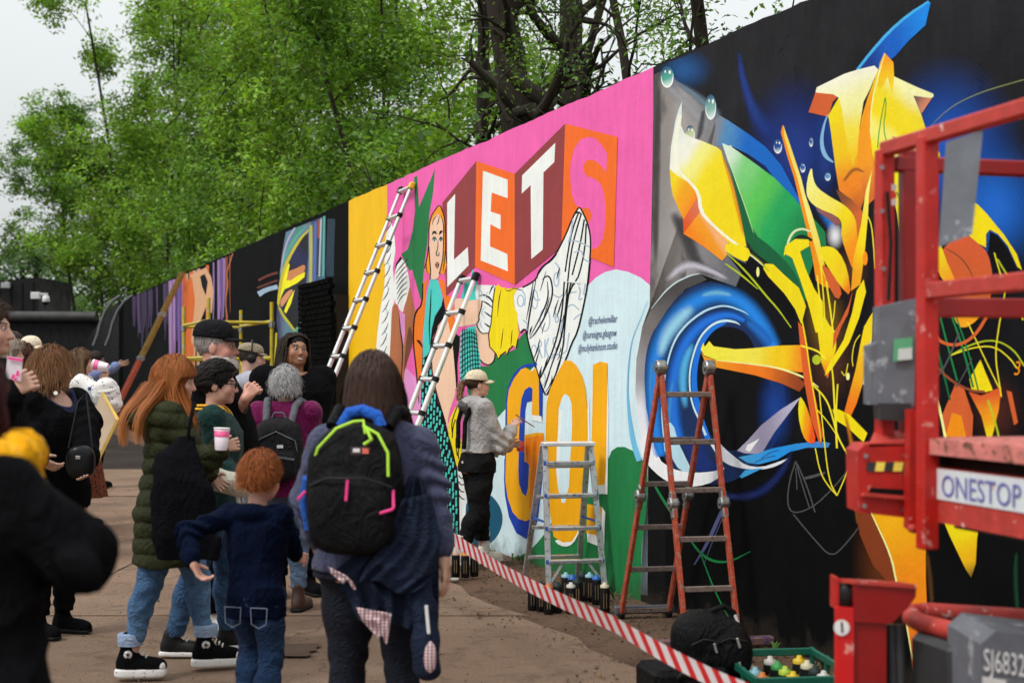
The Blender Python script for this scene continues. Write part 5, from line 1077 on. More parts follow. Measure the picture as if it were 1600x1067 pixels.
# ================================================================ ladders
M_ALU = plain('aluminium', (.62, .63, .64), .38, .85, .12, 20.0, .08, .5, (.25, .24, .23), .35)
M_ALUW = plain('bright_aluminium', (.78, .78, .77), .42, .55, .08, 20.0, .05)
M_BLKP = plain('black_plastic', (.012, .012, .013), .5); M_BLUE = plain('blue_plastic', (.02, .08, .35), .5); M_YELP = plain('yellow_plastic', (.75, .5, .02), .5)
def frame_of(base, top, side):
    up = (top-base).normalized(); side = side.normalized(); fwd = side.cross(up).normalized(); return up, side, fwd
def telescopic(label, base, top, nr, half):
    t = thing('telescopic_ladder', label, 'ladder', base, 0, 'telescopic ladders against the mural'); top = Vector(top)-Vector(base); b0 = Vector((0, 0, 0))
    up, sd, fw = frame_of(b0, top, Vector((WD.x, WD.y, 0))); L = top.length
    for s_ in (-1, 1):
        o = None
        for k in range(nr):      # nested tube sections, slimmer towards the top
            r = .029-.0009*k; a = up*(L*k/nr)+sd*half*s_; b = up*(L*(k+1)/nr)+sd*half*s_
            MB().tube([a, b], r, 10).build('rail', M_ALUW, t)
            MB().tube([b-up*.03, b+up*.015], r+.009, 10).box(b+fw*.0, (.02, .02, .02)).build('collar', M_BLKP, t)
        MB().tube([b0+sd*half*s_-up*.02, b0+sd*half*s_+up*.09], .04, 10).build('foot', M_BLKP, t)
    for k in range(1, nr+1):
        c = up*(L*k/nr-.01); r_ = MB().bar(c-sd*(half-.02), c+sd*(half-.02), .055, .03, up, .006).build('rung', M_ALUW, t)
        if k == 3: MB().bar(c-sd*half*.55-fw*.03-up*.002, c+sd*half*.55-fw*.03-up*.002, .012, .025, up).build('warning_label', M_YELP, r_)
    for s_ in (-1, 1):
        MB().bar(up*(L-.03)+sd*half*s_, up*(L+.05)+sd*half*s_, .06, .07, sd, .012).build('end_cap', M_YELP if s_ > 0 and nr > 10 else M_BLKP, t)
    return t
def wl(px, py, off): return wpos(*((W(px, py)[0]), off, W(px, py)[1]))
ta = wl(641, 296, .05); telescopic('tall telescopic ladder reaching the wall top beside the yellow stripe', (ta+WN*1.45) * Vector((1, 1, 0)) if False else Vector((ta.x+WN.x*1.45, ta.y+WN.y*1.45, .0)), ta, 12, .2)
tb = wl(739, 436, .05); telescopic('shorter telescopic ladder leaning below the letter L', Vector((tb.x+WN.x*1.0, tb.y+WN.y*1.0, 0)), tb, 8, .2)
# aluminium step ladder
def quad_lad(name, label, FL, FR, dep, H, topw, n_front, n_rear, rail_m, rung_m, rail_w, rail_d, group=None):
    t = thing(name, label, 'ladder', (FL+FR)/2+dep/2, 0, group); o = (FL+FR)/2+dep/2
    fl, fr, rl, rr = FL-o, FR-o, FL+dep-o, FR+dep-o; f = (FR-FL); fn = f.normalized(); top_c = Vector((0, 0, H))-dep*.12
    return t, fl, fr, rl, rr, fn, top_c
M_BOLT = plain('bolt', (.25, .25, .25), .4, .9)
FL, FR, DEP = Vector((.262, 10.08, .004)), Vector((.668, 10.16, .004)), Vector((-.17, .60, 0)); H = 1.05
t, fl, fr, rl, rr, fn, tc = quad_lad('step_ladder', 'silver aluminium step ladder standing before the letters GO', FL, FR, DEP, H, .3, 5, 4, M_ALU, M_ALU, .03, .06)
tw = .17; ptl, ptr = tc-fn*tw+DEP*-.03, tc+fn*tw+DEP*-.03; qtl, qtr = tc-fn*tw+DEP*.05, tc+fn*tw+DEP*.05
for a, b in ((fl, ptl), (fr, ptr), (rl, qtl), (rr, qtr)):
    MB().bar(a, b, .022, .042, fn, .003).build('leg', M_ALU, t); MB().bar(a, a+(b-a)*.045, .038, .06, fn, .004).build('foot', M_BLUE, t)
for k in range(1, 5):
    f = k/4.55; a, b = fl.lerp(ptl, f), fr.lerp(ptr, f); s_ = MB().bar(a, b, .075, .026, (0, 0, 1), .003); tr_ = s_.build('tread', M_ALU, t)
    for e in (a, b): MB().box(e, (.03, .034, .03)).build('bracket', M_BLUE, tr_)
    a, b = rl.lerp(qtl, f-.03), rr.lerp(qtr, f-.03); MB().bar(a, b, .05, .024, (0, 0, 1), .003).build('tread', M_ALU, t)
MB().bar(ptl-fn*.02+Vector((0, 0, .01)), ptr+fn*.02+Vector((0, 0, .01)), .13, .03, (0, 0, 1), .006).build('top_step', M_ALUW, t)
for a, b, c, d in ((fl, ptl, rl, qtl), (fr, ptr, rr, qtr)):
    MB().bar(a.lerp(b, .48), c.lerp(d, .48), .012, .02, fn).build('spreader', M_BLUE, t)
    MB().bar(a.lerp(b, .06), a.lerp(b, .2)+fn*(.1 if a is fl else -.1), .01, .018, fn).build('brace', M_ALU, t)
# orange multi-position ladder
M_ORL = plain('ladder_orange', S(186, 72, 44, .8), .6, 0.0, .3, 26.0, .2, .35, S(140, 118, 104), .5)
M_RNG = plain('rung_grey', S(140, 124, 116, .8), .6, .2, .2, 30.0, .1, .4, S(90, 70, 60), .4); M_HNG = plain('hinge_steel', (.36, .36, .36), .35, .9, .25, 40.0, .2)
FL, FR, DEP = Vector((1.0, 8.14, .004)), Vector((1.312, 8.2, .004)), Vector((-.30, 1.03, 0)); H = 1.61
t, fl, fr, rl, rr, fn, tc = quad_lad('folding_ladder', 'paint spattered orange folding ladder standing before the black mural', FL, FR, DEP, H, .3, 6, 6, M_ORL, M_RNG, .03, .06, 'orange ladders')
hw = .152; tops = {0: tc-fn*hw, 1: tc+fn*hw}
for i, (a, b) in enumerate(((fl, rl), (fr, rr))):
    tp = tops[i]
    for q_ in (a, b):
        e = tp+(q_-tp).normalized()*.05; m_ = q_.lerp(e, .52)
        MB().bar(q_, m_, .024, .052, fn.cross((tp-q_).normalized()), .004).build('rail', M_ORL, t); MB().bar(m_, e, .024, .052, fn.cross((tp-q_).normalized()), .004).build('rail', M_ORL, t)
        h_ = MB().lathe(m_-fn*.028, [(.0, 0), (.036, 0), (.039, .008), (.039, .046), (.036, .054), (0, .054)], 18, fn, False).bar(m_-(tp-q_).normalized()*.09, m_+(tp-q_).normalized()*.07, .036, .05, fn.cross((tp-q_).normalized()), .006).build('hinge', M_HNG, t)
        MB().lathe(m_-fn*.036, [(.0, 0), (.014, 0), (.014, .072), (0, .072)], 10, fn, False).build('hinge_pin', M_BOLT, h_)
        MB().bar(q_, q_+(tp-q_).normalized()*.05, .036, .07, fn.cross((tp-q_).normalized()), .006).build('foot', M_BLKP, t)
    h_ = MB().lathe(tp-fn*.03, [(0, 0), (.042, 0), (.046, .008), (.046, .05), (.042, .058), (0, .058)], 20, fn, False).build('hinge', M_HNG, t)
    MB().lathe(tp-fn*.038, [(0, 0), (.02, 0), (.02, .076), (0, .076)], 12, fn, False).build('hinge_pin', M_BOLT, h_)
for a, b, n_ in ((fl, fr, 6), (rl, rr, 6)):
    for k in range(n_):
        f = .03+k*(.87/(n_-1)) if n_ > 1 else .5; e0, e1 = a.lerp(tops[0], f), b.lerp(tops[1], f); MB().bar(e0, e1, .03, .032, (0, 0, 1), .004).build('rung', M_RNG, t)
c = (fl+fr)/2; MB().bar(c-fn*.34+Vector((0, 0, .035)), c+fn*.36+Vector((0, 0, .035)), .07, .045, (0, 0, 1), .006).build('stabiliser_bar', plain('bar_wood', S(112, 84, 84, .8), .7, 0.0, .3, 12.0, .2, .4, S(70, 40, 90), .5), t)
c = (rl+rr)/2; MB().bar(c-fn*.2+Vector((0, 0, .05)), c+fn*.2+Vector((0, 0, .05)), .05, .05, (0, 0, 1), .006).build('stabiliser_bar', plain('bar_grey', S(96, 100, 108, .8), .6, .2), t)
# orange ladder leaning at the far left
topL = wl(290, 424, .05); bL = Vector((topL.x+WN.x*1.75, topL.y+WN.y*1.75, 0)); t = thing('leaning_ladder', 'rusty orange ladder leaning on the wall by the purple drips', 'ladder', bL, 0, 'orange ladders')
T_ = topL-bL; up, sd, fw = frame_of(Vector((0, 0, 0)), T_, Vector((WD.x, WD.y, 0))); L = T_.length
M_OLV = plain('ladder_olive', S(130, 112, 44, .9), .6, 0.0, .25, 10.0, .15, .4, S(150, 80, 40), .5)
for s_ in (-1, 1):
    for k in range(4):
        MB().bar(up*(L*k/4)+sd*.2*s_, up*(L*(k+1)/4-.03)+sd*.2*s_, .035, .085, fw, .004).build('rail', M_ORL if k < 2 else M_OLV, t)
        if k: MB().lathe(up*(L*k/4)+sd*(.2*s_-.035), [(0, 0), (.06, 0), (.06, .07), (0, .07)], 12, sd, False).build('hinge', M_HNG, t)
for k in range(13): MB().bar(up*(L*(k+.7)/13.4)-sd*.2, up*(L*(k+.7)/13.4)+sd*.2, .03, .03, up).build('rung', M_RNG, t)
# ================================================================ yellow scaffold tower
M_SCF = plain('scaffold_yellow', S(196, 172, 28, .9), .5, 0.0, .15, 8.0, .1, .5, S(150, 170, 170), .4)
p0 = Vector((-3.26, 19.3, 0)); uD = Vector((WD.x, WD.y, 0)); c0, c1, c2, c3 = p0, p0+WN*.85, p0-uD*2.3, p0-uD*2.3+WN*.85; o = (c0+c3)/2
t = thing('scaffold_tower', 'yellow tube scaffold tower standing before the black wall', 'scaffold', o)
cs = [c-o for c in (c0, c1, c2, c3)]
for c, h_ in zip(cs, (2.52, 2.56, 2.5, 2.54)):
    ps = MB().tube([c, c+Vector((0, 0, h_))], .026, 10).build('post', M_SCF, t); MB().tube([c+Vector((0, 0, 2.18)), c+Vector((0, 0, 2.26))], .04, 10).build('clamp', M_HNG, ps)
for z in (.45, 1.0, 1.75, 2.24):
    for a, b in ((0, 1), (2, 3), (0, 2), (1, 3)): MB().tube([cs[a]+Vector((0, 0, z+(.02 if a == b-2 else 0))), cs[b]+Vector((0, 0, z+(.02 if a == b-2 else 0)))], .022, 8).build('rail', M_SCF, t)
MB().tube([cs[0]+Vector((0, 0, .5)), cs[2]+Vector((0, 0, 1.72))], .018, 8).build('diagonal_brace', M_SCF, t); MB().tube([cs[1]+Vector((0, 0, 1.72)), cs[3]+Vector((0, 0, .5))], .018, 8).build('diagonal_brace', M_SCF, t)
MB().box((cs[0]+cs[3])/2+Vector((0, 0, 1.05)), (.7, 2.1, .04), Matrix.Rotation(WANG+math.pi/2, 3, 'Z')).build('platform_board', plain('ply', (.2, .14, .08), .8), t)
# ================================================================ spray cans
M_CAN = plain('can_black', (.012, .012, .013), .35, 0.0, .2, 30.0); M_CANS = plain('can_steel', (.5, .5, .48), .35, .8)
def can(label, pos, cap, group, seed, h=.19, r=.033, tilt=0):
    t = thing('spray_can', label, 'spray can', pos, seed*1.3, group)
    MB().lathe((0, 0, 0), [(r*.9, 0), (r, .004), (r, h*.86), (r*.96, h*.885)], 16).build('body', M_CAN, t)
    MB().lathe((0, 0, 0), [(r*.92, h*.885), (r*.80, h*.93), (r*.46, h*.96)], 16).build('dome', M_CANS, t)
    MB().lathe((0, 0, 0), [(r*.93, h*.885), (r*.90, h*.97), (r*.42, h*1.0), (r*.34, h*1.06), (.005, h*1.065)], 16).build('cap', cap, t)
    a = math.pi*1.5-seed*1.3
    MB().prism([(math.cos(a+d)*(r+.0006), math.sin(a+d)*(r+.0006), z) for d, z in ((-.35, h*.18), (.35, h*.18), (.35, h*.7), (-.35, h*.7))], (math.cos(a)*.0004, math.sin(a)*.0004, 0)).build('printed_label', plain('can_print', S(120, 100, 74), .4), t)
    return t
caps = {k: plain('cap_'+k, S(*c, .66), .55) for k, c in dict(white=(225, 222, 214), orange=(255, 150, 20), blue=(30, 110, 200), pink=(235, 190, 170), sky=(150, 205, 220), lime=(190, 220, 60), yellow=(245, 205, 20), green=(60, 170, 80), cream=(235, 225, 190), dark=(50, 60, 60), rust=(230, 130, 60)).items()}
for i, (px, py, cp, lb) in enumerate(((712, 905, 'pink', 'black spray can with a pale pink cap at the painter\'s feet'), (727, 906, 'orange', 'black spray can with an orange cap at the painter\'s feet'), (741, 904, 'white', 'black spray can with a white cap at the painter\'s feet'))):
    can(lb, G(px, py)+Vector((0, 0, .02)), caps[cp], 'spray cans by the painter', i)
tag(MB().lathe(G(711, 908)+Vector((0, -.05, .02)), [(.034, 0), (.034, .008), (.03, .012)], 16).build('can_lid', caps['white']), 'white disc lid lying beside the painter\'s cans', 'lid')
spots = ((832, 953, 'dark', 'black capped can at the left end of the row under the tape'), (845, 955, 'dark', 'second can from the left in the row under the tape'), (857, 959, 'rust', 'front can with rusty cap in the row under the tape'), (871, 957, 'dark', 'can in the row hidden mostly by the tape'), (892, 958, 'white', 'white capped can in the row under the tape'),
         (884, 940, 'sky', 'can with a pale blue cap below the step ladder'), (894, 944, 'blue', 'blue capped can below the step ladder'), (910, 938, 'dark', 'dark capped can behind the blue capped ones'), (921, 940, 'sky', 'pale capped can behind the front right blue one'), (932, 944, 'blue', 'blue capped can nearest the right step ladder foot'), (945, 958, 'cream', 'cream capped can standing right of the others'), (902, 950, 'dark', 'dark can between the two blue capped cans'))
for i, (px, py, cp, lb) in enumerate(spots): can(lb, G(px, py)+Vector((0, 0, .003)), caps[cp], 'spray cans below the step ladder', i+5)
# ================================================================ barrier tape
def tape_mat():
    q = NT('barrier_tape'); b = q.bsdf(.35, 0, .5); uv = q.n('ShaderNodeTexCoord'); sp = q.n('ShaderNodeSeparateXYZ'); q.l(uv.outputs['UV'], sp.inputs[0])
    f = q.math('FRACT', q.math('ADD', q.math('MULTIPLY', sp.outputs['X'], 1.0), q.math('MULTIPLY', sp.outputs['Y'], .45)))
    t_ = q.rng(f, .44, .46, 0, 1); e_ = q.rng(f, .97, .99, 0, 1); c = q.mix(t_, S(222, 40, 46), S(240, 232, 236)); c = q.mix(e_, c, S(222, 40, 46)); q.l(c, b.inputs['Base Color'])
    b.inputs['Transmission Weight'].default_value = 0; n = q.noise(30, 3, .5, q.obj()); q.bump(n.outputs['Fac'], .2, .01, b); return q.m
def tape(pts, wd, twist, label):
    pts = [Vector(p) for p in pts]; N = 90; V = []; Fc = []; UV = []; L = 0; prev = None
    for i in range(N+1):
        f = i/N*(len(pts)-1); a = int(min(f, len(pts)-2)); p = pts[a].lerp(pts[a+1], f-a)
        p.z -= .03*math.sin(math.pi*(f-a)); L += (p-prev).length if prev else 0; prev = p; tw = twist*math.sin(i*.11)+.12; d = (pts[a+1]-pts[a]).normalized(); sd = d.cross(Vector((0, 0, 1))).normalized(); up = Vector((0, 0, math.cos(tw)))+sd*math.sin(tw)
        for k in range(3): V.append(p+up*wd*(k-1)*.5+sd*.002*math.sin(i*.6+k)); UV.append((L/.105, k*.5))
    for i in range(N):
        for k in range(2): Fc.append((i*3+k, i*3+k+3, i*3+k+4, i*3+k+1))
    me = bpy.data.meshes.new('barrier_tape'); me.from_pydata([tuple(v) for v in V], [], Fc); u_ = me.uv_layers.new(name='UVMap')
    for lp in me.loops: u_.data[lp.index].uv = UV[lp.vertex_index]
    me.polygons.foreach_set('use_smooth', [True]*len(Fc)); me.materials.append(M_TAPE); return tag(link(bpy.data.objects.new('barrier_tape', me)), label, 'barrier tape')
M_TAPE = tape_mat()
tape([Vector((-4.03, 18.95, .68)), P(380, 712, 15.5), P(560, 765, 10.8), P(700, 836, 7.9), P(960, 975, 5.55), P(1300, 1130, 4.25)], .075, .12, 'red and white striped barrier tape stretched across the foreground')
# ================================================================ rucksack, case, crate
M_NYL = cloth('black_nylon', (.008, .008, .009), .55, 500.0, .2, .3, .1)
def sdf_obj(name, s, mat, parent=None, fine=True):
    V, Fq = s.mesh(); return mesh_obj(name, V, Fq, mat, parent, True)
cz = P(1066, 1040, 6.55); t = thing('tool_case', 'black soft tool case under the rucksack behind the tape', 'case', (cz.x, 6.55, 0), .25)
MB().box((0, 0, .125), (.36, .30, .25), None, .025).build('shell', M_NYL, t); MB().tube([(-.08, -.16, .22), (-.07, -.2, .25), (.07, -.2, .25), (.08, -.16, .22)], .012, 8).build('handle', M_BLKP, t)
bg_ = P(1112, 1040, 6.6); t = thing('rucksack', 'black rucksack slumped on the tool case at the orange ladder\'s foot', 'rucksack', (bg_.x, 6.62, .19), .2)
s = SDF((-.3, -.25, -.05), (.3, .25, .42), .0085); s.ell((0, 0, .12), (.17, .13, .14), None, .05, False, 3); s.ell((-.05, .02, .2), (.11, .11, .09), None, .06); s.ell((.06, -.08, .1), (.11, .08, .1), None, .03, False, 2.6); s.ell((-.11, -.03, .17), (.07, .09, .09), None, .04); s.disp(folder(77, .009, 20, 50, 5)); sdf_obj('bag_body', s, M_NYL, t)
MB().tube([(-.02, 0, .24), (.0, 0, .29), (.06, 0, .31), (.11, 0, .28), (.13, 0, .22)], .014, 8).build('grab_handle', M_NYL, t); MB().tube([(.11, -.02, .27), (.135, -.03, .2)], .008, 6).build('strap_end', W_, t)
for x, z in ((-.04, .17), (.07, .19), (.08, .08)): MB().bar((x, -.155, z), (x+.012, -.16, z-.045), .012, .006, (0, 1, 0), .002).build('zip_pull', M_CANS, t)
for x in (-.09, .03): MB().tube([(x-.05, -.135, .16), (x, -.155, .19), (x+.09, -.15, .17)], .005, 6).build('zip', M_BLKP, t)
ct = P(1228, 1040, 6.5); t = thing('bottle_crate', 'green plastic crate full of spray cans by the wall foot', 'crate', (ct.x, 6.5, 0), .12)
M_GRC = plain('crate_green', S(6, 92, 74, .9), .45); cw, cd, ch = .46, .62, .27
for sx in (-1, 1):
    for z in (.04, .15, ch-.02): MB().bar((sx*cw/2, -cd/2, z), (sx*cw/2, cd/2, z), .018, .035, (0, 0, 1), .004).build('side_rail', M_GRC, t)
    for y in (-cd/2, -cd/6, cd/6, cd/2): MB().bar((sx*cw/2, y, 0), (sx*cw/2, y, ch), .02, .022, (0, 1, 0), .003).build('upright', M_GRC, t)
for sy in (-1, 1):
    for z in (.04, .15, ch-.02): MB().bar((-cw/2, sy*cd/2, z), (cw/2, sy*cd/2, z), .018, .035, (0, 0, 1), .004).build('end_rail', M_GRC, t)
MB().box((0, 0, .012), (cw, cd, .02)).build('base', M_GRC, t)
names_ = ['lime', 'white', 'yellow', 'cream', 'green', 'cream', 'sky', 'lime', 'dark', 'rust', 'yellow', 'white', 'green', 'yellow', 'lime']
ro = ['back', 'second', 'middle', 'fourth', 'front']; co = ['left', 'middle', 'right']
for i, cp in enumerate(names_):
    r_, c_ = divmod(i, 3); lx, ly = (c_-1)*.13+.012*((i*7) % 3-1), .24-r_*.115; a = .12
    can('%s capped can in the green crate, %s row on the %s' % (cp, ro[r_], co[c_]), (ct.x+lx*math.cos(a)-ly*math.sin(a), 6.5+lx*math.sin(a)+ly*math.cos(a), .023), caps[cp], 'spray cans in the green crate', i+20, .21)
# ================================================================ red lift machine
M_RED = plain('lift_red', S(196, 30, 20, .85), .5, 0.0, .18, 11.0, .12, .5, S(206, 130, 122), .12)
M_REDD = plain('lift_red_shaded', S(160, 12, 12, .8), .42, 0.0, .12, 9.0, .1); M_FADE = plain('lift_faded_skylit', S(200, 66, 56, .82), .62, 0.0, .22, 14.0, .15, .4, S(220, 190, 184), .10)  # shaded red for side and inner faces; faded red with sky sheen painted in
M_RUSTD = plain('rusty_deck', S(214, 128, 120, .9), .8, 0.0, .25, 16.0, .4, .3, S(110, 76, 58), .55); M_GP = plain('grey_panel', S(112, 116, 124, .9), .6, .15, .2, 7.0, .2, .4, S(160, 164, 170), .25); M_DKG = plain('dark_grey', (.03, .03, .033), .5)
lf = thing('scissor_lift', 'faded red access lift parked at the right edge', 'lift', (1.25, 4.5, 0), math.atan2(-.968, .25)); LI = Matrix.Translation((1.25, 4.5, 0)) @ Matrix.Rotation(math.atan2(-.968, .25), 4, 'Z'); LI = LI.inverted()
def lp(px, py, Y): return LI @ P(px, py, Y)
def bx(name, a, b, wd, dp, m, up=(0, 0, 1), par=None, bev=.005): return MB().bar(a, b, wd, dp, up, bev).build(name, m, par or lf)
Xd = LI.to_3x3() @ Vector((.25, -.968, 0)); Cv = LI.to_3x3() @ Vector((0, -1, 0)); Rv = LI.to_3x3() @ Vector((1, 0, 0))
tl, tr2 = lp(1382, 234, 4.6), lp(1382, 234, 4.6)+Xd*2.2; tl.z = tr2.z = P(0, 234, 4.6).z
bx('top_rail', tl, tr2, .042, .046, M_FADE)
def drop(p, z): return Vector((p.x, p.y, z))
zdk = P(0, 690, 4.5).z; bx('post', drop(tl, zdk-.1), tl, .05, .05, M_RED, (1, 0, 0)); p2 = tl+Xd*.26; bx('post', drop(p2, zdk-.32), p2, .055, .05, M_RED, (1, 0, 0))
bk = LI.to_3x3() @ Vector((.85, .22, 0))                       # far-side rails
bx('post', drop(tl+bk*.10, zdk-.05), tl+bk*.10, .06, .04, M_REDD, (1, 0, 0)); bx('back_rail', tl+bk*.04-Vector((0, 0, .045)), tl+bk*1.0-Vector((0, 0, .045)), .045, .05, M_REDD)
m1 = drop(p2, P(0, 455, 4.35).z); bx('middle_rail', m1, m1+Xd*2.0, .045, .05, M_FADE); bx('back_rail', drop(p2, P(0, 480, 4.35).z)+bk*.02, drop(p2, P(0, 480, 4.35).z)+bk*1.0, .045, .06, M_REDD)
# sheet hung over the top rail, controller box, small black box
q_ = [lp(1480, 222, 4.18), lp(1536, 203, 4.05), lp(1519, 366, 4.05), lp(1468, 386, 4.18)]; MB().prism(q_, Cv*-.012).build('hanging_sheet', M_GP, lf)
MB().prism([lp(1375, 478, 4.52), lp(1432, 466, 4.5), lp(1428, 634, 4.5), lp(1360, 632, 4.52), lp(1360, 540, 4.52), lp(1374, 534, 4.52)], Cv*-.09).build('control_box', M_GP, lf)
ps = MB().prism([lp(1397, 530, 4.495), lp(1426, 527, 4.495), lp(1426, 562, 4.495), lp(1396, 565, 4.495)], Cv*-.004).build('inspection_label', plain('label_green', S(96, 176, 128), .6), lf); MB().prism([lp(1404, 545, 4.488), lp(1425, 543, 4.488), lp(1425, 561, 4.488), lp(1403, 563, 4.488)], Cv*-.003).build('label_field', plain('label_white', S(215, 226, 222), .6), ps)
MB().prism([lp(1374, 630, 4.5), lp(1424, 630, 4.5), lp(1422, 658, 4.5), lp(1376, 656, 4.5)], Cv*-.08).build('socket_box', M_DKG, lf)
# end bracket with hazard strip
br = MB().prism([lp(1352, 694, 4.5), lp(1425, 694, 4.5), lp(1425, 810, 4.5), lp(1342, 800, 4.5), lp(1340, 705, 4.5)], Cv*-.16).build('end_bracket', M_RED, lf)
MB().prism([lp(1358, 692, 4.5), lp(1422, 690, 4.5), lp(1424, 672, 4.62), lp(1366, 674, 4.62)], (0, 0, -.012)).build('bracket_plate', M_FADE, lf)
for i in range(5):
    x0 = 1353+i*14; MB().prism([lp(x0+2.5, 722, 4.495), lp(x0+16.5, 722, 4.495), lp(x0+14, 736, 4.495), lp(x0, 736, 4.495)], Cv*-.003).build('hazard_strip', plain('hz_y', S(245, 225, 90), .5) if i % 2 else M_DKG, br)
MB().prism([lp(1360, 762, 4.494), lp(1423, 765, 4.494), lp(1423, 774, 4.494), lp(1358, 769, 4.494)], Cv*-.003).build('slot', plain('slot_black', (.004, .004, .004), .8), br)
MB().prism([lp(1350, 770, 4.47), lp(1424, 776, 4.47), lp(1424, 781, 4.47), lp(1348, 775, 4.47)], Cv*-.03).build('slot_lip', M_FADE, br)
cb = MB().prism([lp(1422, 640, 4.42), lp(1444, 640, 4.42), lp(1442, 820, 4.42), lp(1432, 834, 4.42), lp(1420, 826, 4.42)], Cv*-.06).build('corner_bracket', M_RED, lf)
for px, py in ((1424, 825), (1447, 662)): MB().lathe(lp(px, py, 4.40), [(0, 0), (.014, 0), (.014, .02), (0, .02)], 8, Cv).build('bolt', M_FADE, cb)
# platform side with the name sign
e0 = lp(1446, 705, 4.40); e0.z = 0
def side(x0, x1, z0, z1, out, m, name, par=None, th=.05):
    a = e0+Xd*x0+Cv*out; b = e0+Xd*x1+Cv*out
    nrm = Xd.cross(Vector((0, 0, 1))).normalized()
    if nrm.dot(Cv) < 0: nrm = -nrm
    a = e0+Xd*x0+nrm*out; b = e0+Xd*x1+nrm*out
    return MB().prism([drop(a, z0), drop(b, z0), drop(b, z1), drop(a, z1)], -nrm*th).build(name, m, par or lf)
zz = lambda py: P(0, py, 4.40).z
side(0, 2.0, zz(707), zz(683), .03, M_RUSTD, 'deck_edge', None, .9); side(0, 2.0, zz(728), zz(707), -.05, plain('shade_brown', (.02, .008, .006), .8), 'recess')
sp_ = side(0, 2.0, zz(812), zz(728), .0, M_FADE, 'side_plate'); side(0, 2.0, zz(826), zz(812), -.1, M_DKG, 'underside', None, .5)
side(0, .045, zz(790), zz(729), .002, M_RED, 'plate_end', sp_, .003)
sg = side(.045, 1.6, zz(776), zz(729), .004, plain('sign_white', S(216, 222, 226), .55, 0.0, .06, 8.0, .1, .4, S(200, 140, 120), .1), 'name_sign', None, .003)
def flat_text(txt, org, xd, yd, nrm, size, wx, mat, name, par, aln='LEFT'):
    cu = bpy.data.curves.new(name, 'FONT'); cu.body = txt; cu.size = 1; cu.resolution_u = 3; cu.offset = 0
    tmp = bpy.data.objects.new(name, cu); COL.objects.link(tmp); bpy.context.view_layer.update(); me = bpy.data.meshes.new_from_object(tmp.evaluated_get(bpy.context.evaluated_depsgraph_get())); bpy.data.objects.remove(tmp)
    for v in me.vertices: v.co = org+xd*(v.co.x*size*wx)+yd*(v.co.y*size)+nrm*.002
    me.name = name; me.materials.clear(); me.materials.append(mat); return link(bpy.data.objects.new(name, me), par)
nS = Xd.cross(Vector((0, 0, 1))).normalized(); nS = nS if nS.dot(Cv) > 0 else -nS
flat_text('ONESTOP', drop(e0+Xd*.10+nS*.005, zz(770)), Xd, Vector((0, 0, 1)), nS, .094, .96, plain('sign_blue', S(104, 106, 176), .5), 'sign_lettering', sg)
M_HOSE = plain('hose', (.01, .01, .011), .45)
MB().tube([lp(1430, 640, 4.44), lp(1447, 690, 4.40), lp(1452, 760, 4.36), lp(1442, 800, 4.42)], .009, 8).build('hose', M_HOSE, lf); MB().tube([lp(1386, 300, 4.56), lp(1392, 380, 4.55), lp(1388, 470, 4.54)], .006, 8).build('cable', M_HOSE, lf)
for px, py, Y_ in ((1378, 262, 4.565), (1378, 330, 4.565), (1380, 420, 4.565), (1444, 300, 4.33), (1444, 520, 4.33), (1352, 712, 4.494), (1414, 712, 4.494), (1350, 790, 4.494), (1412, 796, 4.494)): MB().lathe(lp(px, py, Y_), [(0, 0), (.008, 0), (.008, .006), (0, .006)], 6, Cv, False).build('bolt', M_HNG, lf)
for k_, (py, c_) in enumerate(((288, (216, 200, 196)), (300, (214, 60, 30)), (311, (216, 200, 196)))): MB().prism([lp(1393, py, 4.50), lp(1401, py, 4.50), lp(1401, py+10, 4.50), lp(1393, py+10, 4.50)], Cv*-.002).build('warning_sticker', plain('sticker%d' % k_, S(*c_, .8), .5), lf)
# lower machine: red post with cap plate, tube loop, grey boxes with serial number
Yb = 4.3
MB().prism([lp(1306, 948, Yb), lp(1334, 950, Yb), drop(lp(1334, 950, Yb), 0), drop(lp(1306, 948, Yb), 0)], Cv*-.02+Rv*0).build('front_post', plain('post_red', S(216, 26, 28, .95), .4, 0.0, .1, 9.0, .1, .5, S(230, 150, 140), .3), lf)
MB().prism([lp(1334, 965, Yb+.012), lp(1385, 972, Yb+.012), drop(lp(1385, 972, Yb+.012), 0), drop(lp(1334, 965, Yb+.012), 0)], Cv*-.14).build('side_post', M_REDD, lf)  # side face in darker red, its shade put into the colour
MB().prism([lp(1333, 907, Yb), lp(1432, 914, Yb), lp(1431, 932, Yb), lp(1418, 950, Yb), lp(1392, 974, Yb), lp(1335, 971, Yb)], Cv*-.02).build('cap_plate', M_REDD, lf)
MB().prism([lp(1310, 903, Yb+.05), lp(1336, 906, Yb-.01), lp(1432, 913, Yb-.01), lp(1405, 908, Yb+.12)], (0, 0, -.012)).build('cap_top', M_FADE, lf)  # top in paler red, sky sheen put into the colour
MB().prism([lp(1306, 903, Yb+.03), lp(1311, 903, Yb+.03), lp(1311, 952, Yb+.03), lp(1306, 952, Yb+.03)], Cv*-.08).build('cap_side', M_RED, lf)
MB().lathe(lp(1322, 950, Yb+.05), [(.012, 0), (.03, .01), (.032, .06), (.02, .075)], 12).build('rubber_buffer', M_BLKP, lf)
ring = MB().lathe(lp(1315, 980, Yb-.003), [(0, 0), (.024, 0), (.024, .002), (0, .002)], 20, Cv, False).build('white_disc', plain('disc_white', S(235, 232, 230), .5), lf); ring.scale = (1, 1, 1); MB().prism([lp(1313.5, 970, Yb-.006), lp(1317, 972, Yb-.006), lp(1318, 988, Yb-.006), lp(1314.5, 988, Yb-.006)], Cv*-.002).build('disc_slit', M_DKG, ring)
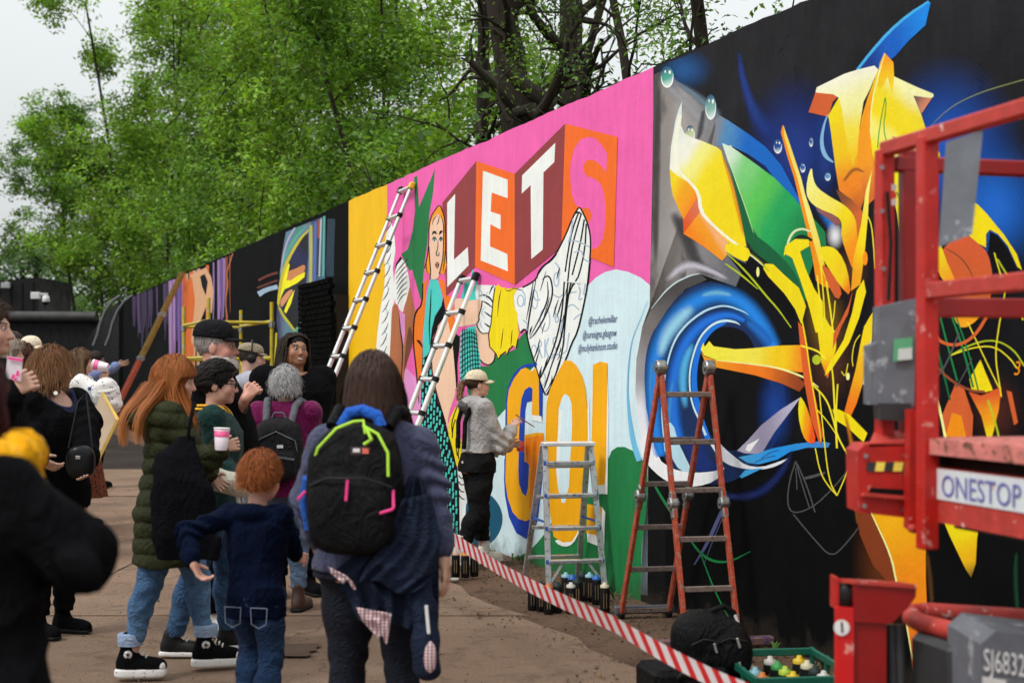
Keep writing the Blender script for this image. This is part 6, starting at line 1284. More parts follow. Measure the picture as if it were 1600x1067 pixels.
for px in (1392, 1404): MB().tube([lp(px, 975, Yb+.06), lp(px+3, 1060, Yb+.05), drop(lp(px+3, 1060, Yb+.05), .05)], .018, 10).build('hydraulic_rod', M_DKG, lf)
tb_ = [lp(1572, 1006, 4.12), lp(1530, 996, 4.2), lp(1440, 973, 4.42), lp(1424, 964, 4.5), lp(1426, 957, 4.56), lp(1450, 955, 4.6), lp(1560, 962, 4.5), lp(1640, 968, 4.4)]
MB().tube(tb_, .03, 12).build('guard_loop', M_FADE, lf)
MB().box(lp(1520, 1085, 4.35), (.24, .3, .36), None, .02).build('battery_box', M_DKG, lf)
gb = MB().prism([lp(1532, 1006, 3.95), lp(1556, 985, 3.95), lp(1680, 1000, 3.95), lp(1680, 1180, 3.95), lp(1534, 1180, 3.95)], Cv*-.3).build('cover_box', M_GP, lf)
flat_text('SJ6832', lp(1536, 1046, 3.945), (LI.to_3x3() @ Vector((1, 0, -.16))).normalized(), Vector((0, 0, 1)), Cv, .088, .50, plain('serial_white', S(226, 228, 228), .6), 'serial_number', gb)
MB().prism([lp(1535, 1056, 3.942), lp(1572, 1062, 3.942), lp(1572, 1072, 3.942), lp(1535, 1068, 3.942)], Cv*-.002).build('data_plate', W_, gb)
for a_ in ((.35, .2), (.35, .75), (1.9, .2), (1.9, .75)):     # wheels and scissor arms out of frame but real
    MB().lathe(Vector((a_[0], a_[1], .19)), [(0, -.07), (.15, -.07), (.19, -.04), (.19, .04), (.15, .07), (0, .07)], 18, (0, 1, 0)).build('wheel', M_BLKP, lf)
MB().box((1.1, .48, .42), (1.9, .62, .3), None, .03).build('chassis', M_REDD, lf)
for s_ in (.3, .66):
    bx('scissor_arm', Vector((.25, s_, .5)), Vector((1.9, s_, zz(815))), .03, .09, M_REDD); bx('scissor_arm', Vector((1.9, s_+.05, .5)), Vector((.25, s_+.05, zz(815))), .03, .09, M_REDD)
# ================================================================ people
M_SKIN = attr_mat('skin', .48, .4, .12, .12, 160.0); M_HAIR = attr_mat('hair', .5, .14, 0.0, .3, 300.0)
def rotm(yaw=0, pitch=0, roll=0):
    """head frame: yaw to the person's left, pitch up, roll to the right"""
    return np.array(Matrix.Rotation(yaw, 3, 'Z') @ Matrix.Rotation(pitch, 3, 'X') @ Matrix.Rotation(roll, 3, 'Y'))
class Person:
    def __init__(s, label, px, Y, yaw, H=1.7, sex='f', bulk=1.0, skin=(.56, .33, .24), hairc=(.08, .045, .03), lean=(0, 0), head=(0, 0, 0), hs=.91, group=None, hk=1.0, sh=None, X=None):
        s.X = (px-800)/F*Y if X is None else X; s.Y = Y; s.yaw = math.radians(yaw); s.H = H; s.sc = H/1.7; s.sex = sex; s.bulk = bulk; s.skin = skin; s.hairc = hairc; s.lean = np.array([lean[0], lean[1], 0.0]); s.hs = hs
        s.root = thing('person', label, 'person', (s.X, Y, .02 if Y < 22 else .008), s.yaw, group); s.z0 = s.root.location.z
        s.HR = rotm(*[math.radians(a) for a in head]); s.hk = hk; f = sex == 'f'
        s.shw = sh or (.162 if f else .19); s.J = {}
        for sd, n in ((-1, 'L'), (1, 'R')):
            s.J['sh'+n] = np.array([sd*s.shw*(1+.25*(bulk-1)), -.01, 1.385]); s.J['el'+n] = np.array([sd*(s.shw+.06*bulk), -.03, 1.11]); s.J['wr'+n] = np.array([sd*(s.shw+.065*bulk), .05, .87])
            s.J['hip'+n] = np.array([sd*.085, 0, .88]); s.J['kn'+n] = np.array([sd*.092, .015, .48]); s.J['an'+n] = np.array([sd*.098, -.02, .085]); s.J['toe'+n] = np.array([sd*.18, 1, 0])
            s.J['hd'+n] = None; s.J['curl'+n] = .35
    def loc(s, px, py, Y):
        p = P(px, py, Y)-Vector((s.X, s.Y, s.z0)); c, n = math.cos(-s.yaw), math.sin(-s.yaw); return np.array([p.x*c-p.y*n, p.x*n+p.y*c, p.z])/s.sc
    def set(s, **k):
        for a, v in k.items(): s.J[a] = np.array(v, float) if not np.isscalar(v) else v
        return s
    def ln(s, p): p = np.array(p, float); return p+s.lean*max(0, p[2]-.9)
    def HT(s, p):
        p = np.atleast_2d(np.array(p, float)); npv = np.array([0, -.005, 1.46]); q = npv+s.ln(npv)-npv+((p-npv)*s.hs) @ s.HR.T; return q
    def h1(s, p): return s.HT(p)[0]
    def secs(s, t=0.0, z0=.8, z1=1.46, wide=1.0, belly=0.0):
        b = s.bulk
        if s.sex == 'f': T = [(.78, .168, .118, -.01), (.88, .178, .125, -.015), (.98, .155, .108, -.005), (1.08, .138, .100, 0), (1.2, .148, .112, .012), (1.3, .160, .108, .008), (1.38, .158, .090, -.005), (1.425, .10, .07, -.012), (1.46, .058, .055, -.012)]
        else: T = [(.78, .165, .115, -.01), (.88, .168, .12, -.01), (.98, .158, .112, 0), (1.08, .155, .112, .005), (1.2, .172, .122, .008), (1.3, .186, .118, .004), (1.38, .184, .095, -.005), (1.43, .115, .075, -.012), (1.465, .066, .06, -.012)]
        o = []
        for z, a, d, cy in T:
            if z0-.001 <= z <= z1+.001: bb = 1+(b-1)*(1 if z < 1.33 else .45); bl = belly*math.exp(-((z-1.02)/.14)**2); c = s.ln((0, cy+bl*.5, z)); o.append((z, (a*bb+t)*wide, d*bb+t+bl, c[0], c[1]))
        if z0 < o[0][0]: o.insert(0, (z0,)+o[0][1:])
        return o
    def put(s, name, V, Fq, mat, parent=None, col=None): return mesh_obj(name, V*s.sc, Fq, mat, parent or s.root, True, col)
    def bounds(s, ks, m=.16): A = np.array([s.J[k] if k[:2] in ('kn', 'an', 'hi') else s.ln(s.J[k]) for k in ks]); return A.min(0)-m, A.max(0)+m
    # ---- skin: head, neck, limbs and five-fingered hands as one mesh
    def body(s, hands='LR', h=.0058, hh=.0042, beard=0.0, bare=False, coarse=.016):
        J = s.J; b = s.bulk; parts = []; hs = s.hs; f = s.sex == 'f'
        lo, hi = s.bounds([k+n for k in ('sh', 'el', 'wr', 'kn', 'an', 'hip') for n in 'LR'], .2); g = SDF(lo, hi+np.array([0, 0, .1]), coarse)
        g.stack([(z, a*.9, d*.9, cx, cy) for z, a, d, cx, cy in s.secs(0)], .03)
        for n in 'LR':
            g.chain([s.ln(J['sh'+n]), s.ln(J['el'+n]), s.ln(J['wr'+n])], [.047, .037, .028]); k_ = J['kn'+n]; a_ = J['an'+n]
            g.chain([J['hip'+n], k_, k_*.62+a_*.38+np.array([0, -.012, 0]), a_], [.075*b, .05, .048, .032])
        parts.append(g.mesh())
        c = s.h1((0, .0, 1.58)); g = SDF(c-.17*hs-.02, c+np.array([.17, .17, .16])*hs+.02, h); E = lambda p, r, k=.02, sub=False, e=2.0: g.ell(s.h1(p), np.array(r)*hs, s.HR, k*hs, sub, e); Cp = lambda p, q, a, b2, k=.015, sub=False: g.cap(s.h1(p), s.h1(q), a*hs, b2*hs, k*hs, sub)
        hk = s.hk; jw = 1.0 if f else 1.1
        E((0, -.012, 1.612), (.073*hk, .094, .088)); E((0, .03, 1.565), (.06*hk, .065, .075), .03); E((0, .040, 1.522), (.047*jw, .052, .044*jw), .03); E((0, .080, 1.492), (.020*jw, .016, .016), .02)
        for sd in (-1, 1):
            E((sd*.040, .064, 1.552), (.026, .024, .026), .02); E((sd*.074*hk, -.008, 1.572), (.009, .02, .030), .008); E((sd*.031, .101, 1.5875), (.015, .0135, .0085), .010, True); E((sd*.045*jw, .022, 1.515), (.018, .03, .028), .025)
        E((0, .083, 1.607), (.050, .014, .012), .014); Cp((0, .088, 1.597), (0, .112, 1.553), .0085, .0125, .01); E((0, .103, 1.549), (.0165, .012, .008), .007)
        E((0, .093, 1.523), (.021, .010, .0058), .006); E((0, .091, 1.512), (.019, .010, .0065), .006); Cp((-.024, .096, 1.5175), (.024, .096, 1.5175), .0022, .0022, .003, True)
        nk = .050 if f else .060; g.cap(s.ln((0, -.02, 1.38)), s.h1((0, -.012, 1.53)), nk*(.6+.4*b), nk*.95, .03)
        hv, hf = g.mesh(); parts.append((hv, hf)); nbody = len(parts[0][0]); nh = nbody+len(hv)
        for n in hands:
            sd = -1 if n == 'L' else 1; w = s.ln(J['wr'+n]); e = s.ln(J['el'+n]); d = (J['hd'+n] if J['hd'+n] is not None else (w-e)); d = d/np.linalg.norm(d)
            pn = J.get('pn'+n); pn = np.array([-sd*1.0, .15, 0]) if pn is None else pn; pn = pn-d*(pn @ d); pn /= np.linalg.norm(pn); sv = np.cross(d, pn)*(1 if n == 'R' else -1)   # pn: where the palm looks; sv: thumb side
            q = hs if hs > 1.1 else 1.0; q = .84*(1.08 if not f else 1.0)*(1.1 if hs > 1.2 else 1.0); cu = J['curl'+n]
            g = SDF(w-.2*q, w+.2*q, hh); fa = (w-e)/max(1e-6, np.linalg.norm(w-e)); g.cap(w-fa*.09, w, .030, .025, .012); g.cap(w, w+d*.02*q, .025, .024*q, .015)
            for i in range(4):
                o = (1.5-i)*.0195*q; bs = w+d*.082*q+sv*o; g.cap(w+d*.015*q+sv*o*.6, bs, .0135*q, .0105*q, .012); Ls = np.array([.040, .027, .021])*q*(1, 1.08, 1.0, .8)[i]; a = cu*.9; p0 = bs; r = .0092*q
                for L in Ls:
                    dv = d*math.cos(a)+pn*math.sin(a)+sv*(1.5-i)*.06; p1 = p0+dv*L; g.cap(p0, p1, r, r*.9, .003); p0 = p1; r *= .92; a += cu*1.25
            t0 = w+d*.02*q+sv*.026*q+pn*.006; dv = d*.62+sv*.66+pn*.35; t1 = t0+dv*.045*q; t2 = t1+(d*.8+sv*.15+pn*(.3+cu*.5))*.034*q; g.cap(t0, t1, .0135*q, .0105*q, .008); g.cap(t1, t2, .0105*q, .0085*q, .004); parts.append(g.mesh())
        V, Fq = join(parts); col = np.tile(np.array(s.skin), (len(V), 1)); L = (V-s.HT((0, -.005, 1.46))) @ s.HR/s.hs+np.array([0, -.005, 1.46]); x, y, z = np.abs(L[:, 0]), L[:, 1], L[:, 2]; hm = np.zeros(len(V), bool); hm[nbody:nh] = True; fr = hm & (y > .05)
        lip = fr & (x < .024) & (np.abs(z-1.5175) < .0105-.2*x); col[lip] = np.array(s.skin)*np.array([.82, .48, .5])
        ck = hm & (y > 0); wgt = np.exp(-((x-.045)/.022)**2-((z-1.55)/.025)**2)*ck; col *= 1-wgt[:, None]*np.array([.02, .2, .18]); ns = np.exp(-(x/.015)**2-((z-1.55)/.012)**2)*fr; col *= 1-ns[:, None]*np.array([0, .16, .14])
        br = fr & (np.abs(x-.032) < .020) & (np.abs(z-(1.610+.10*(.03-np.abs(x-.035))-.0)) < .0048); col[br] = np.array(s.hairc)*.8
        es = fr & (((x-.031)/.017)**2+((z-1.588)/.010)**2 < 1); col[es] *= np.array([.72, .6, .58])
        if beard: bm_ = hm & (z < 1.535-.35*(.085-y).clip(0, .1)*0) & (z > 1.44) & (y > -.01) & ~lip & (x+.0 < .09) & ~(fr & (z > 1.526) & (x < .02)); col[bm_] = col[bm_]*(1-beard)+np.array(s.hairc)*beard
        o = s.put('body', V, Fq, M_SKIN, None, col)
        for sd in (-1, 1):
            c = s.h1((sd*.031, .0835, 1.5875)); ax = s.HR @ np.array([0, 1, 0]); r = .0112*hs; mb = MB(); prof = [(r*math.sin(a), -r*math.cos(a)) for a in np.linspace(math.pi*.5, math.pi-.45, 5)]; mb.lathe(c*s.sc, [(a*s.sc, b_*s.sc) for a, b_ in prof], 12, ax); eo = mb.build('eye', M_EYE, s.root)
            c2 = c+ax*r*.86; MB().lathe(c2*s.sc, [(.0058*hs*s.sc, 0), (.005*hs*s.sc, .0014*hs), (.001, .0022*hs)], 10, ax).build('iris', M_IRIS, eo)
        return o
    # ---- garments
    def top(s, name, mat, t=.014, hem=.84, sleeve=1.0, amp=.006, seed=1, neck=.066, collar=1.43, flare=0.0, quilt=0.0, hood=None, wide=1.0, belly=0.0, cuff=.0, h=.0085, arms='LR', sl=1.0, open_=False):
        J = s.J; lo, hi = s.bounds(['shL', 'shR']+['el'+n for n in 'LR']+['wr'+n for n in 'LR'], .2); lo[2] = min(lo[2], hem-.08); lo[1] = min(lo[1], -.34); hi[1] = max(hi[1], .3); hi[2] = max(hi[2], 1.58); g = SDF(lo, hi, h)
        sc = s.secs(t, min(.8, hem), 1.46, wide, belly)
        if hem < .78: zz_ = sc[0]; sc[0] = (hem-.02, zz_[1]*(1+flare), zz_[2]*(1+flare), zz_[3], zz_[4])
        fd = folder(seed, amp)
        qd = (lambda X, Y, Z: -quilt*(np.sqrt(np.abs(np.sin(math.pi*(Z+.004*np.sin(30*X)+.004*np.sin(24*Y))/.083)))-.5)) if quilt else (lambda X, Y, Z: 0*Z)
        g.stack(sc, .03, False, 2.2); g.disp(fd)
        if quilt: g.disp(qd)
        if hem > .3: g.clip(lambda X, Y, Z: hem+.004*np.sin(20*X)+.003*np.sin(31*Y)-Z+0*X+0*Y)
        a = SDF(lo, hi, h)
        for n in arms:
            p0, p1, p2 = s.ln(J['sh'+n]), s.ln(J['el'+n]), s.ln(J['wr'+n]); bb = .85+.15*s.bulk
            if sleeve < .5: p1 = p0+(p1-p0)*sleeve*2; a.cap(s.ln((np.sign(p0[0])*.06, -.01, 1.405)), p0, .05*bb+t, .06*bb+t, .03); a.cap(p0, p1, .058*bb+t, (.052*bb+t)*sl, .02)
            else:
                f = (sleeve-.5)*2; p2 = p1+(p2-p1)*f; a.cap(s.ln((np.sign(p0[0])*.06, -.01, 1.395)), p0, .044*bb+t*.7, .050*bb+t*.9, .03); a.cap(p0, p1, .050*bb+t*.9, (.041*bb+t*.9)*sl, .03); a.cap(p1, p1+(p2-p1)*.86, (.041*bb+t*.9)*sl, (.034*bb+t*.9)*sl, .02); a.cap(p1+(p2-p1)*.8, p2, (.036*bb+t)*sl, .029*bb+t*.8, .02)
                if amp:      # creases gathered at the elbow
                    dd = (p2-p1)/max(1e-6, np.linalg.norm(p2-p1)); a.disp(lambda X, Y, Z, dd=dd, p1=p1: amp*1.1*np.sin(((X-p1[0])*dd[0]+(Y-p1[1])*dd[1]+(Z-p1[2])*dd[2])*75+2*np.sin(26*X+17*Z))*np.exp(-((X-p1[0])**2+(Y-p1[1])**2+(Z-p1[2])**2)/.02))
        a.disp(folder(seed+40, amp*.8))
        if quilt: a.disp(qd)
        k = .03; hh = np.clip(.5+.5*(a.f-g.f)/k, 0, 1); g.f = (a.f*(1-hh)+g.f*hh-k*hh*(1-hh)).astype(np.float32)
        if hood is not None:
            for c, r in hood: g.ell(s.ln(c), r, None, .05)
        g.cap(s.ln((0, .03, collar+.01)), s.h1((0, .01, 1.60)), neck, neck+.02, .012, True)
        V, Fq = g.mesh(); return s.put(name, V, Fq, mat)
    def trousers(s, mat, t=.012, waist=1.0, seed=3, amp=.006, cuff=.13, width=1.0, name='trousers', fl=1.0, h=.0085, thigh=1.0):
        J = s.J; lo, hi = s.bounds([k+n for k in ('hip', 'kn', 'an') for n in 'LR'], .2); hi[2] = waist+.06; g = SDF(lo, hi, h); b = s.bulk
        g.stack(s.secs(t, .82, waist), .04, False, 2.2)
        for n in 'LR':
            k_, a_, h_ = J['kn'+n], J['an'+n], J['hip'+n]; a2 = k_+(a_-k_)*((k_[2]-cuff)/max(.05, k_[2]-a_[2])); m_ = k_*.65+a2*.35+np.array([0, -.014, 0]); g.chain([h_, h_*.5+k_*.5, k_, m_, a2], [(.088*b+t)*thigh, (.078*(.5+.5*b)+t)*thigh, (.056+t)*width, (.055+t)*width, (.042+t)*width*fl], .03)
            for sg in (-1,): g.disp(lambda X, Y, Z, a2=a2: .0045*np.sin(95*Z+7*np.sin(11*X+9*Y))*np.exp(-((Z-a2[2]-.07)/.07)**2)*np.exp(-((X-a2[0])**2+(Y-a2[1])**2)/.02))
            g.disp(lambda X, Y, Z, k_=k_: .005*np.sin(70*Z+30*X+4*np.sin(20*Y))*np.exp(-((X-k_[0])**2+(Y-k_[1])**2+(Z-k_[2])**2)/.018))
        g.disp(folder(seed, amp, 14, 34)); g.clip(lambda X, Y, Z: np.maximum(Z-waist, cuff-.0-Z)+0*X+0*Y)
        V, Fq = g.mesh(); return s.put(name, V, Fq, mat)
    def skirt(s, mat, waist=1.0, hem=.35, flare=1.5, seed=5, name='skirt'):
        sc = s.secs(.012, .82, waist); z, a, d, cx, cy = sc[0]; sc.insert(0, (hem, a*flare, d*flare*1.2, cx, cy)); g = SDF((-.4, -.4, hem-.05), (.4, .4, waist+.05), .0095)
        g.stack(sc, .02, False, 2, lambda X, Y, Z: .016*np.sin(9*np.arctan2(Y, X)+3*np.sin(4*Z))*np.clip((waist-Z)/(waist-hem), 0, 1)); g.clip(lambda X, Y, Z: np.maximum(Z-waist, hem-Z)+0*X+0*Y); V, Fq = g.mesh(); return s.put(name, V, Fq, mat)
    def shoes(s, mat, sole, high=.0, thick=.022, name='shoe', toe=None, star=False, laces=None, h=.0062):
        for n in 'LR':
            a = s.J['an'+n]; td = np.array(s.J['toe'+n], float); td = td/np.linalg.norm(td[:2]); rise = td[2]; ang = math.atan2(td[1], td[0])-math.pi/2; R = np.array(Matrix.Rotation(ang, 3, 'Z') @ Matrix.Rotation(math.atan(rise), 3, 'X')); base = a-np.array([0, 0, .085])
            T = lambda p: base+R @ np.array(p, float); g = SDF(base-.22, base+.26, h)
            g.ell(T((0, .058, .006+thick)), (.044, .122, .058), R, .02, False, 2.6); g.ell(T((0, -.01, .045+thick)), (.040, .056, .06), R, .03); g.ell(T((0, .132, .004+thick)), (.043, .054, .042), R, .02, False, 2.6); g.cap(T((0, -.005, .06+thick)), T((0, -.008, .10+thick+high)), .042, .043, .025); g.ell(T((0, .05, -.02)), (.2, .3, .02+thick), R, .002, True, 8); V, Fq = g.mesh(); o = s.put(name, V, Fq, mat)
            g = SDF(base-.22, base+.26, h); g.ell(T((0, .055, thick*.5+.003)), (.047, .135, thick*.62), R, .01, False, 4.5); V, Fq = g.mesh(); so = s.put('sole', V, Fq, sole, o)
            if toe is not None: g = SDF(base-.22, base+.26, h); g.ell(T((0, .153, .006+thick)), (.042, .036, .038), R, .01, False, 2.6); g.ell(T((0, .05, -.02)), (.2, .3, .02+thick), R, .002, True, 8); V, Fq = g.mesh(); s.put('toe_cap', V, Fq, toe, o)
            if star:
                sd = 1 if n == 'R' else -1
                for side_ in (1, -1):
                    c = T((side_*.0445, -.004, .082+thick)); ax = R @ np.array([side_, 0, .0]); MB().lathe(Vector(c*s.sc), [(0, 0), (.022*s.sc, 0), (.022*s.sc, .002), (0, .002)], 20, ax).build('ankle_patch', M_WHC, o); v = []
                    for k in range(10): r_ = (.014 if k % 2 == 0 else .0058); v.append(Vector((c+ax*.0035+R @ np.array([0, math.sin(k*math.pi/5)*r_, math.cos(k*math.pi/5)*r_]))*s.sc))
                    MB().prism(v, Vector(ax)*.001).build('star_mark', M_BLKP, o)
            if laces is not None:
                mb = MB()
                for k in range(5): z_ = .062+thick+k*.014; y_ = .085-k*.018; mb.tube([Vector(T((-.026, y_, z_))*s.sc), Vector(T((0, y_+.008, z_+.014))*s.sc), Vector(T((.026, y_, z_))*s.sc)], .0035, 5)
                mb.build('laces', laces, o)
    # ---- hair
    def shell(s, mat_col, kind='short', z0=1.42, thick=.014, back=.0, seed=2, wid=.0, h=.0075, rough=.004):
        g = SDF((-.22, -.26, min(z0, 1.5)-.06), (.22, .2, 1.76), h); t = thick
        g.ell((0, -.016, 1.617), (.075+t, .097+t, .090+t), None, .02)
        if kind != 'short':
            sc = [(z0, .075+t+wid, .05+t, 0, -.055-back), ((z0+1.60)/2, .09+t+wid, .07+t, 0, -.045-back*.5), (1.60, .08+t, .09+t, 0, -.02), (1.64, .074+t, .09+t, 0, -.015)]; g.stack(sc, .03)
        g.disp(lambda X, Y, Z: rough*np.sin(26*np.arctan2(Y+.02, X)+4*np.sin(14*Z))+rough*.6*np.sin(55*np.arctan2(Y+.02, X)+3*np.sin(22*Z+1)))
        g.ell((0, .105, 1.555), (.066, .075, .083), None, .012, True)
        if kind != 'short': g.cap((0, .05, 1.30), (0, .06, 1.52), .055, .06, .02, True)
        else: g.clip(lambda X, Y, Z: (1.535+np.clip(Y, -.1, .06)*.55)-Z+0*X)
        V, Fq = g.mesh(); rn = np.random.RandomState(seed); n = np.sin(40*np.arctan2(V[:, 1], V[:, 0])+6*V[:, 2])*.18+rn.normal(0, .08, len(V)); col = np.array(mat_col)*(.8+n)[:, None]; return s.put('hair', s.HT(V), Fq, M_HAIR, None, np.clip(col, 0, 1))
    def strands(s, par, n, length, col, wave=.004, curl=0.0, wd=.0042, seed=3, thick=.02, gather=None, front=True, spread=0.0, var=.35, fly=.0, stiff=.0, tip=None, step=.016, polmax=1.0, zmin=None, drape=None):
        rn = np.random.RandomState(seed); az = rn.uniform(0, 2*math.pi, n); po = np.arccos(1-rn.rand(n)*(1.0+.25*polmax))*np.where(np.sin(az) > .2, .62, 1.0)
        R0 = np.array([.076, .098, .091])+thick; C = np.array([0, -.016, 1.617]); d = np.stack([np.sin(po)*np.cos(az), np.sin(po)*np.sin(az), np.cos(po)], 1); p = C+d*(R0-.006); N = int(length/step); path = [p.copy()]; side = np.sign(p[:, 0]+rn.normal(0, .01, n)); v = d.copy(); ph = rn.uniform(0, 6.3, n); Ls = length*rn.uniform(.72, 1.08, n); r_each = rn.uniform(.0, 1.0, n)
        for i in range(N):
            rel = (p-C)/R0; nr = np.linalg.norm(rel, axis=1)[:, None]; nm = rel/R0; nm /= np.linalg.norm(nm, axis=1)[:, None]
            want = np.zeros_like(p); want[:, 2] = -1; want[:, 0] += side*.55*np.exp(-((p[:, 1]-.06)/.05)**2)*(p[:, 2] > 1.56); want[:, 1] += -.5*(p[:, 1] > .02)*(p[:, 2] < 1.68); want[:, :2] += nm[:, :2]*(spread+stiff*.6)
            if gather is not None: want = (np.array(gather)-p); want /= np.maximum(.02, np.linalg.norm(want, axis=1))[:, None]
            tv = want-nm*np.clip((want*nm).sum(1), -9, 0)[:, None]*(nr < 1.12); v = v*.45+tv*.55+rn.normal(0, fly, p.shape); v /= np.maximum(1e-6, np.linalg.norm(v, axis=1))[:, None]; alive = (i*step < Ls)[:, None]; p = p+v*step*alive
            rel = (p-C)/R0; nr = np.linalg.norm(rel, axis=1); ins = nr < 1; p[ins] = C+(rel[ins]/nr[ins][:, None])*R0*1.0
            if drape is not None:
                lw = p[:, 2] < 1.46; f_ = np.clip((1.46-p[:, 2])/.10, 0, 1)**.7; da = .07+(drape[0]-.07)*f_; db = np.where(p[:, 1] < 0, .09+(drape[1]-.09)*f_, .06+(drape[2]-.06)*f_); rr = np.sqrt((p[:, 0]/da)**2+(p[:, 1]/db)**2); sel = lw & (rr < 1); p[sel, :2] /= np.maximum(rr[sel], .05)[:, None]
            if zmin is not None: p[:, 2] = np.maximum(p[:, 2], zmin)
            side_ = (p[:, 1] > .028) & (p[:, 2] < 1.625); p[side_, 1] = .028+.25*(p[side_, 1]-.028)
            face = (p[:, 1] > .065) & (p[:, 2] < 1.60) & (np.abs(p[:, 0]) < .072); p[face, 0] = np.sign(p[face, 0]+1e-6)*.074; path.append(p.copy())
        A = np.stack(path, 1); tt = np.arange(N+1)*step
        if wave or curl:
            A[:, :, 0] += wave*np.sin(tt[None]*38+ph[:, None])*np.minimum(1, tt/.08)[None]+curl*np.cos(tt[None]*95+ph[:, None])*np.minimum(1, tt/.02)[None]; A[:, :, 1] += wave*np.cos(tt[None]*31+ph[:, None]*1.7)*np.minimum(1, tt/.08)[None]+curl*np.sin(tt[None]*95+ph[:, None])*np.minimum(1, tt/.02)[None]; A[:, :, 2] += curl*.8*np.sin(tt[None]*70+ph[:, None]*2)
        m = N+1; out = A-C; out[:, :, 2] *= .3; out /= np.maximum(1e-6, np.linalg.norm(out, axis=2))[..., None]; tg = np.gradient(A, axis=1); tg /= np.maximum(1e-7, np.linalg.norm(tg, axis=2))[..., None]; sv = np.cross(tg, out); sv /= np.maximum(1e-7, np.linalg.norm(sv, axis=2))[..., None]
        wv = (wd*(1-.75*(np.arange(m)/N)**2))[None, :, None]; V = np.stack([A-sv*wv*.5, A+out*wv*.25, A+sv*wv*.5], 2).reshape(-1, 3); idx = np.arange(n*m*3).reshape(n, m, 3); Fq = np.concatenate([np.stack([idx[:, :-1, k], idx[:, 1:, k], idx[:, 1:, k+1], idx[:, :-1, k+1]], -1).reshape(-1, 4) for k in (0, 1)])
        c0 = np.array(col)*rn.uniform(1-var, 1+var, (n, 1)); c = np.repeat(c0[:, None], m, 1)
        if tip is not None: f = (np.arange(m)/N)[None, :, None]**1.5; c = c*(1-f)+np.array(tip)*rn.uniform(.8, 1.2, (n, 1))[:, None]*f
        c = np.repeat(c[:, :, None], 3, 2).reshape(-1, 3); return s.put('hair_strands', s.HT(V), Fq, M_HAIR, par or s.root, np.clip(c, 0, 1))
    def bundle(s, guides, n, col, tip, wd=.0036, seed=1, par=None, m=16):
        """straight hair lying along guide curves, each strand its own ribbon"""
        rn = np.random.RandomState(seed); V = []; C = []; Fq = []; tt = np.linspace(0, 1, m)
        for pts, rs in guides:
            A = np.array([s.ln(q_) for q_ in pts]); u = np.linspace(0, 1, len(A)); B = np.stack([np.interp(tt, u, A[:, c]) for c in range(3)], 1)
            for _ in range(3): B[1:-1] = (B[:-2]+2*B[1:-1]+B[2:])/4
            R_ = np.interp(tt, u, rs)
            for k_ in range(n):
                o = rn.normal(0, .5, 3); o[2] *= .3; L_ = rn.uniform(.75, 1.08); Q = B[0]+(B-B[0])*1.0; Q = np.stack([np.interp(np.minimum(tt*L_, 1), tt, Q[:, c]) for c in range(3)], 1)+o*R_[:, None]; ph = rn.uniform(0, 6.3); Q[:, 0] += .004*np.sin(tt*5+ph); Q[:, 2] -= (L_-1)*.1*tt
                tg = np.gradient(Q, axis=0); sv = np.cross(tg, np.array([.6, -.6, .4])); sv /= np.maximum(1e-6, np.linalg.norm(sv, axis=1))[:, None]; w_ = (wd*(1-.8*tt**2))[:, None]; b0 = len(V)*1; b0 = sum(len(v) for v in V); V.append(np.stack([Q-sv*w_*.5, Q+sv*w_*.5], 1).reshape(-1, 3)); ii = b0+np.arange(m-1)*2; Fq.append(np.stack([ii, ii+1, ii+3, ii+2], 1)); f = tt[:, None]**1.3; c_ = np.array(col)*rn.uniform(.6, 1.35)*(1-f)+np.array(tip)*rn.uniform(.7, 1.2)*f; C.append(np.repeat(c_, 2, 0))
        return s.put('hair_strands', np.concatenate(V), np.concatenate(Fq), M_HAIR, par, np.clip(np.concatenate(C), 0, 1))
    def cap(s, mat, brim=.085, flat_=False, name='cap', tilt=0.0, back=None):
        g = SDF((-.16, -.2, 1.58), (.16, .2, 1.79), .006); g.ell((0, -.014, 1.628), (.092, .113, .085 if name == 'flat_cap' else .108), None, .02, False, 2.3 if not flat_ else 2.7); g.clip(lambda X, Y, Z: (1.632-.10*np.clip(Y, -.2, .03))-Z+0*X); V, Fq = g.mesh(); o = s.put(name, s.HT(V), Fq, mat)
        V = []; Fc = []; n = 13
        for i in range(n):
            a = math.pi*(i/(n-1)); x = -math.cos(a)*.078; y0 = .03+.068*math.sin(a)*1.0; y1 = .062+(brim+.035)*math.sin(a)**.7; dz = (0 if flat_ else -.018)*(abs(x)/.078)**2
            for y, z in ((y0, 1.636), (y1, 1.630-.012)): V += [(x, y, z+dz), (x, y, z+dz-.004)]
        for i in range(n-1):
            b = i*4
            for q in ((0, 2, 6, 4), (1, 5, 7, 3), (2, 3, 7, 6), (0, 4, 5, 1)): Fc.append(tuple(b+k for k in q))
        V = np.array(V); mesh_obj('brim', list(s.HT(V)*s.sc), Fc, mat, o, True); MB().lathe(Vector(s.h1((0, -.014, 1.727 if not flat_ else 1.712))*s.sc), [(.009, 0), (.007, .005), (.001, .007)], 8, s.HR @ np.array([0, 0, 1])).build('button', mat, o); return o
    def item(s, name, label, cat, group=None): o = thing(name, label, cat, s.root.location, s.yaw, group); return o
M_EYE = plain('eye_white', (.42, .38, .36), .15, 0.0, .02); M_IRIS = plain('iris', (.02, .012, .008), .1); M_WHC = plain('white_rubber', S(226, 224, 222), .6, 0.0, .06, 30.0, .1, .4, S(150, 140, 130), .3)
M_BLKC = cloth('black_cloth', (.0045, .0045, .0055), .95, 600.0, .25, .4, .1); M_SOLEB = plain('black_rubber', (.012, .012, .012), .7); M_WHT_CL = cloth('white_cotton', S(226, 224, 220), .9)
def P3(v): return Vector(v)
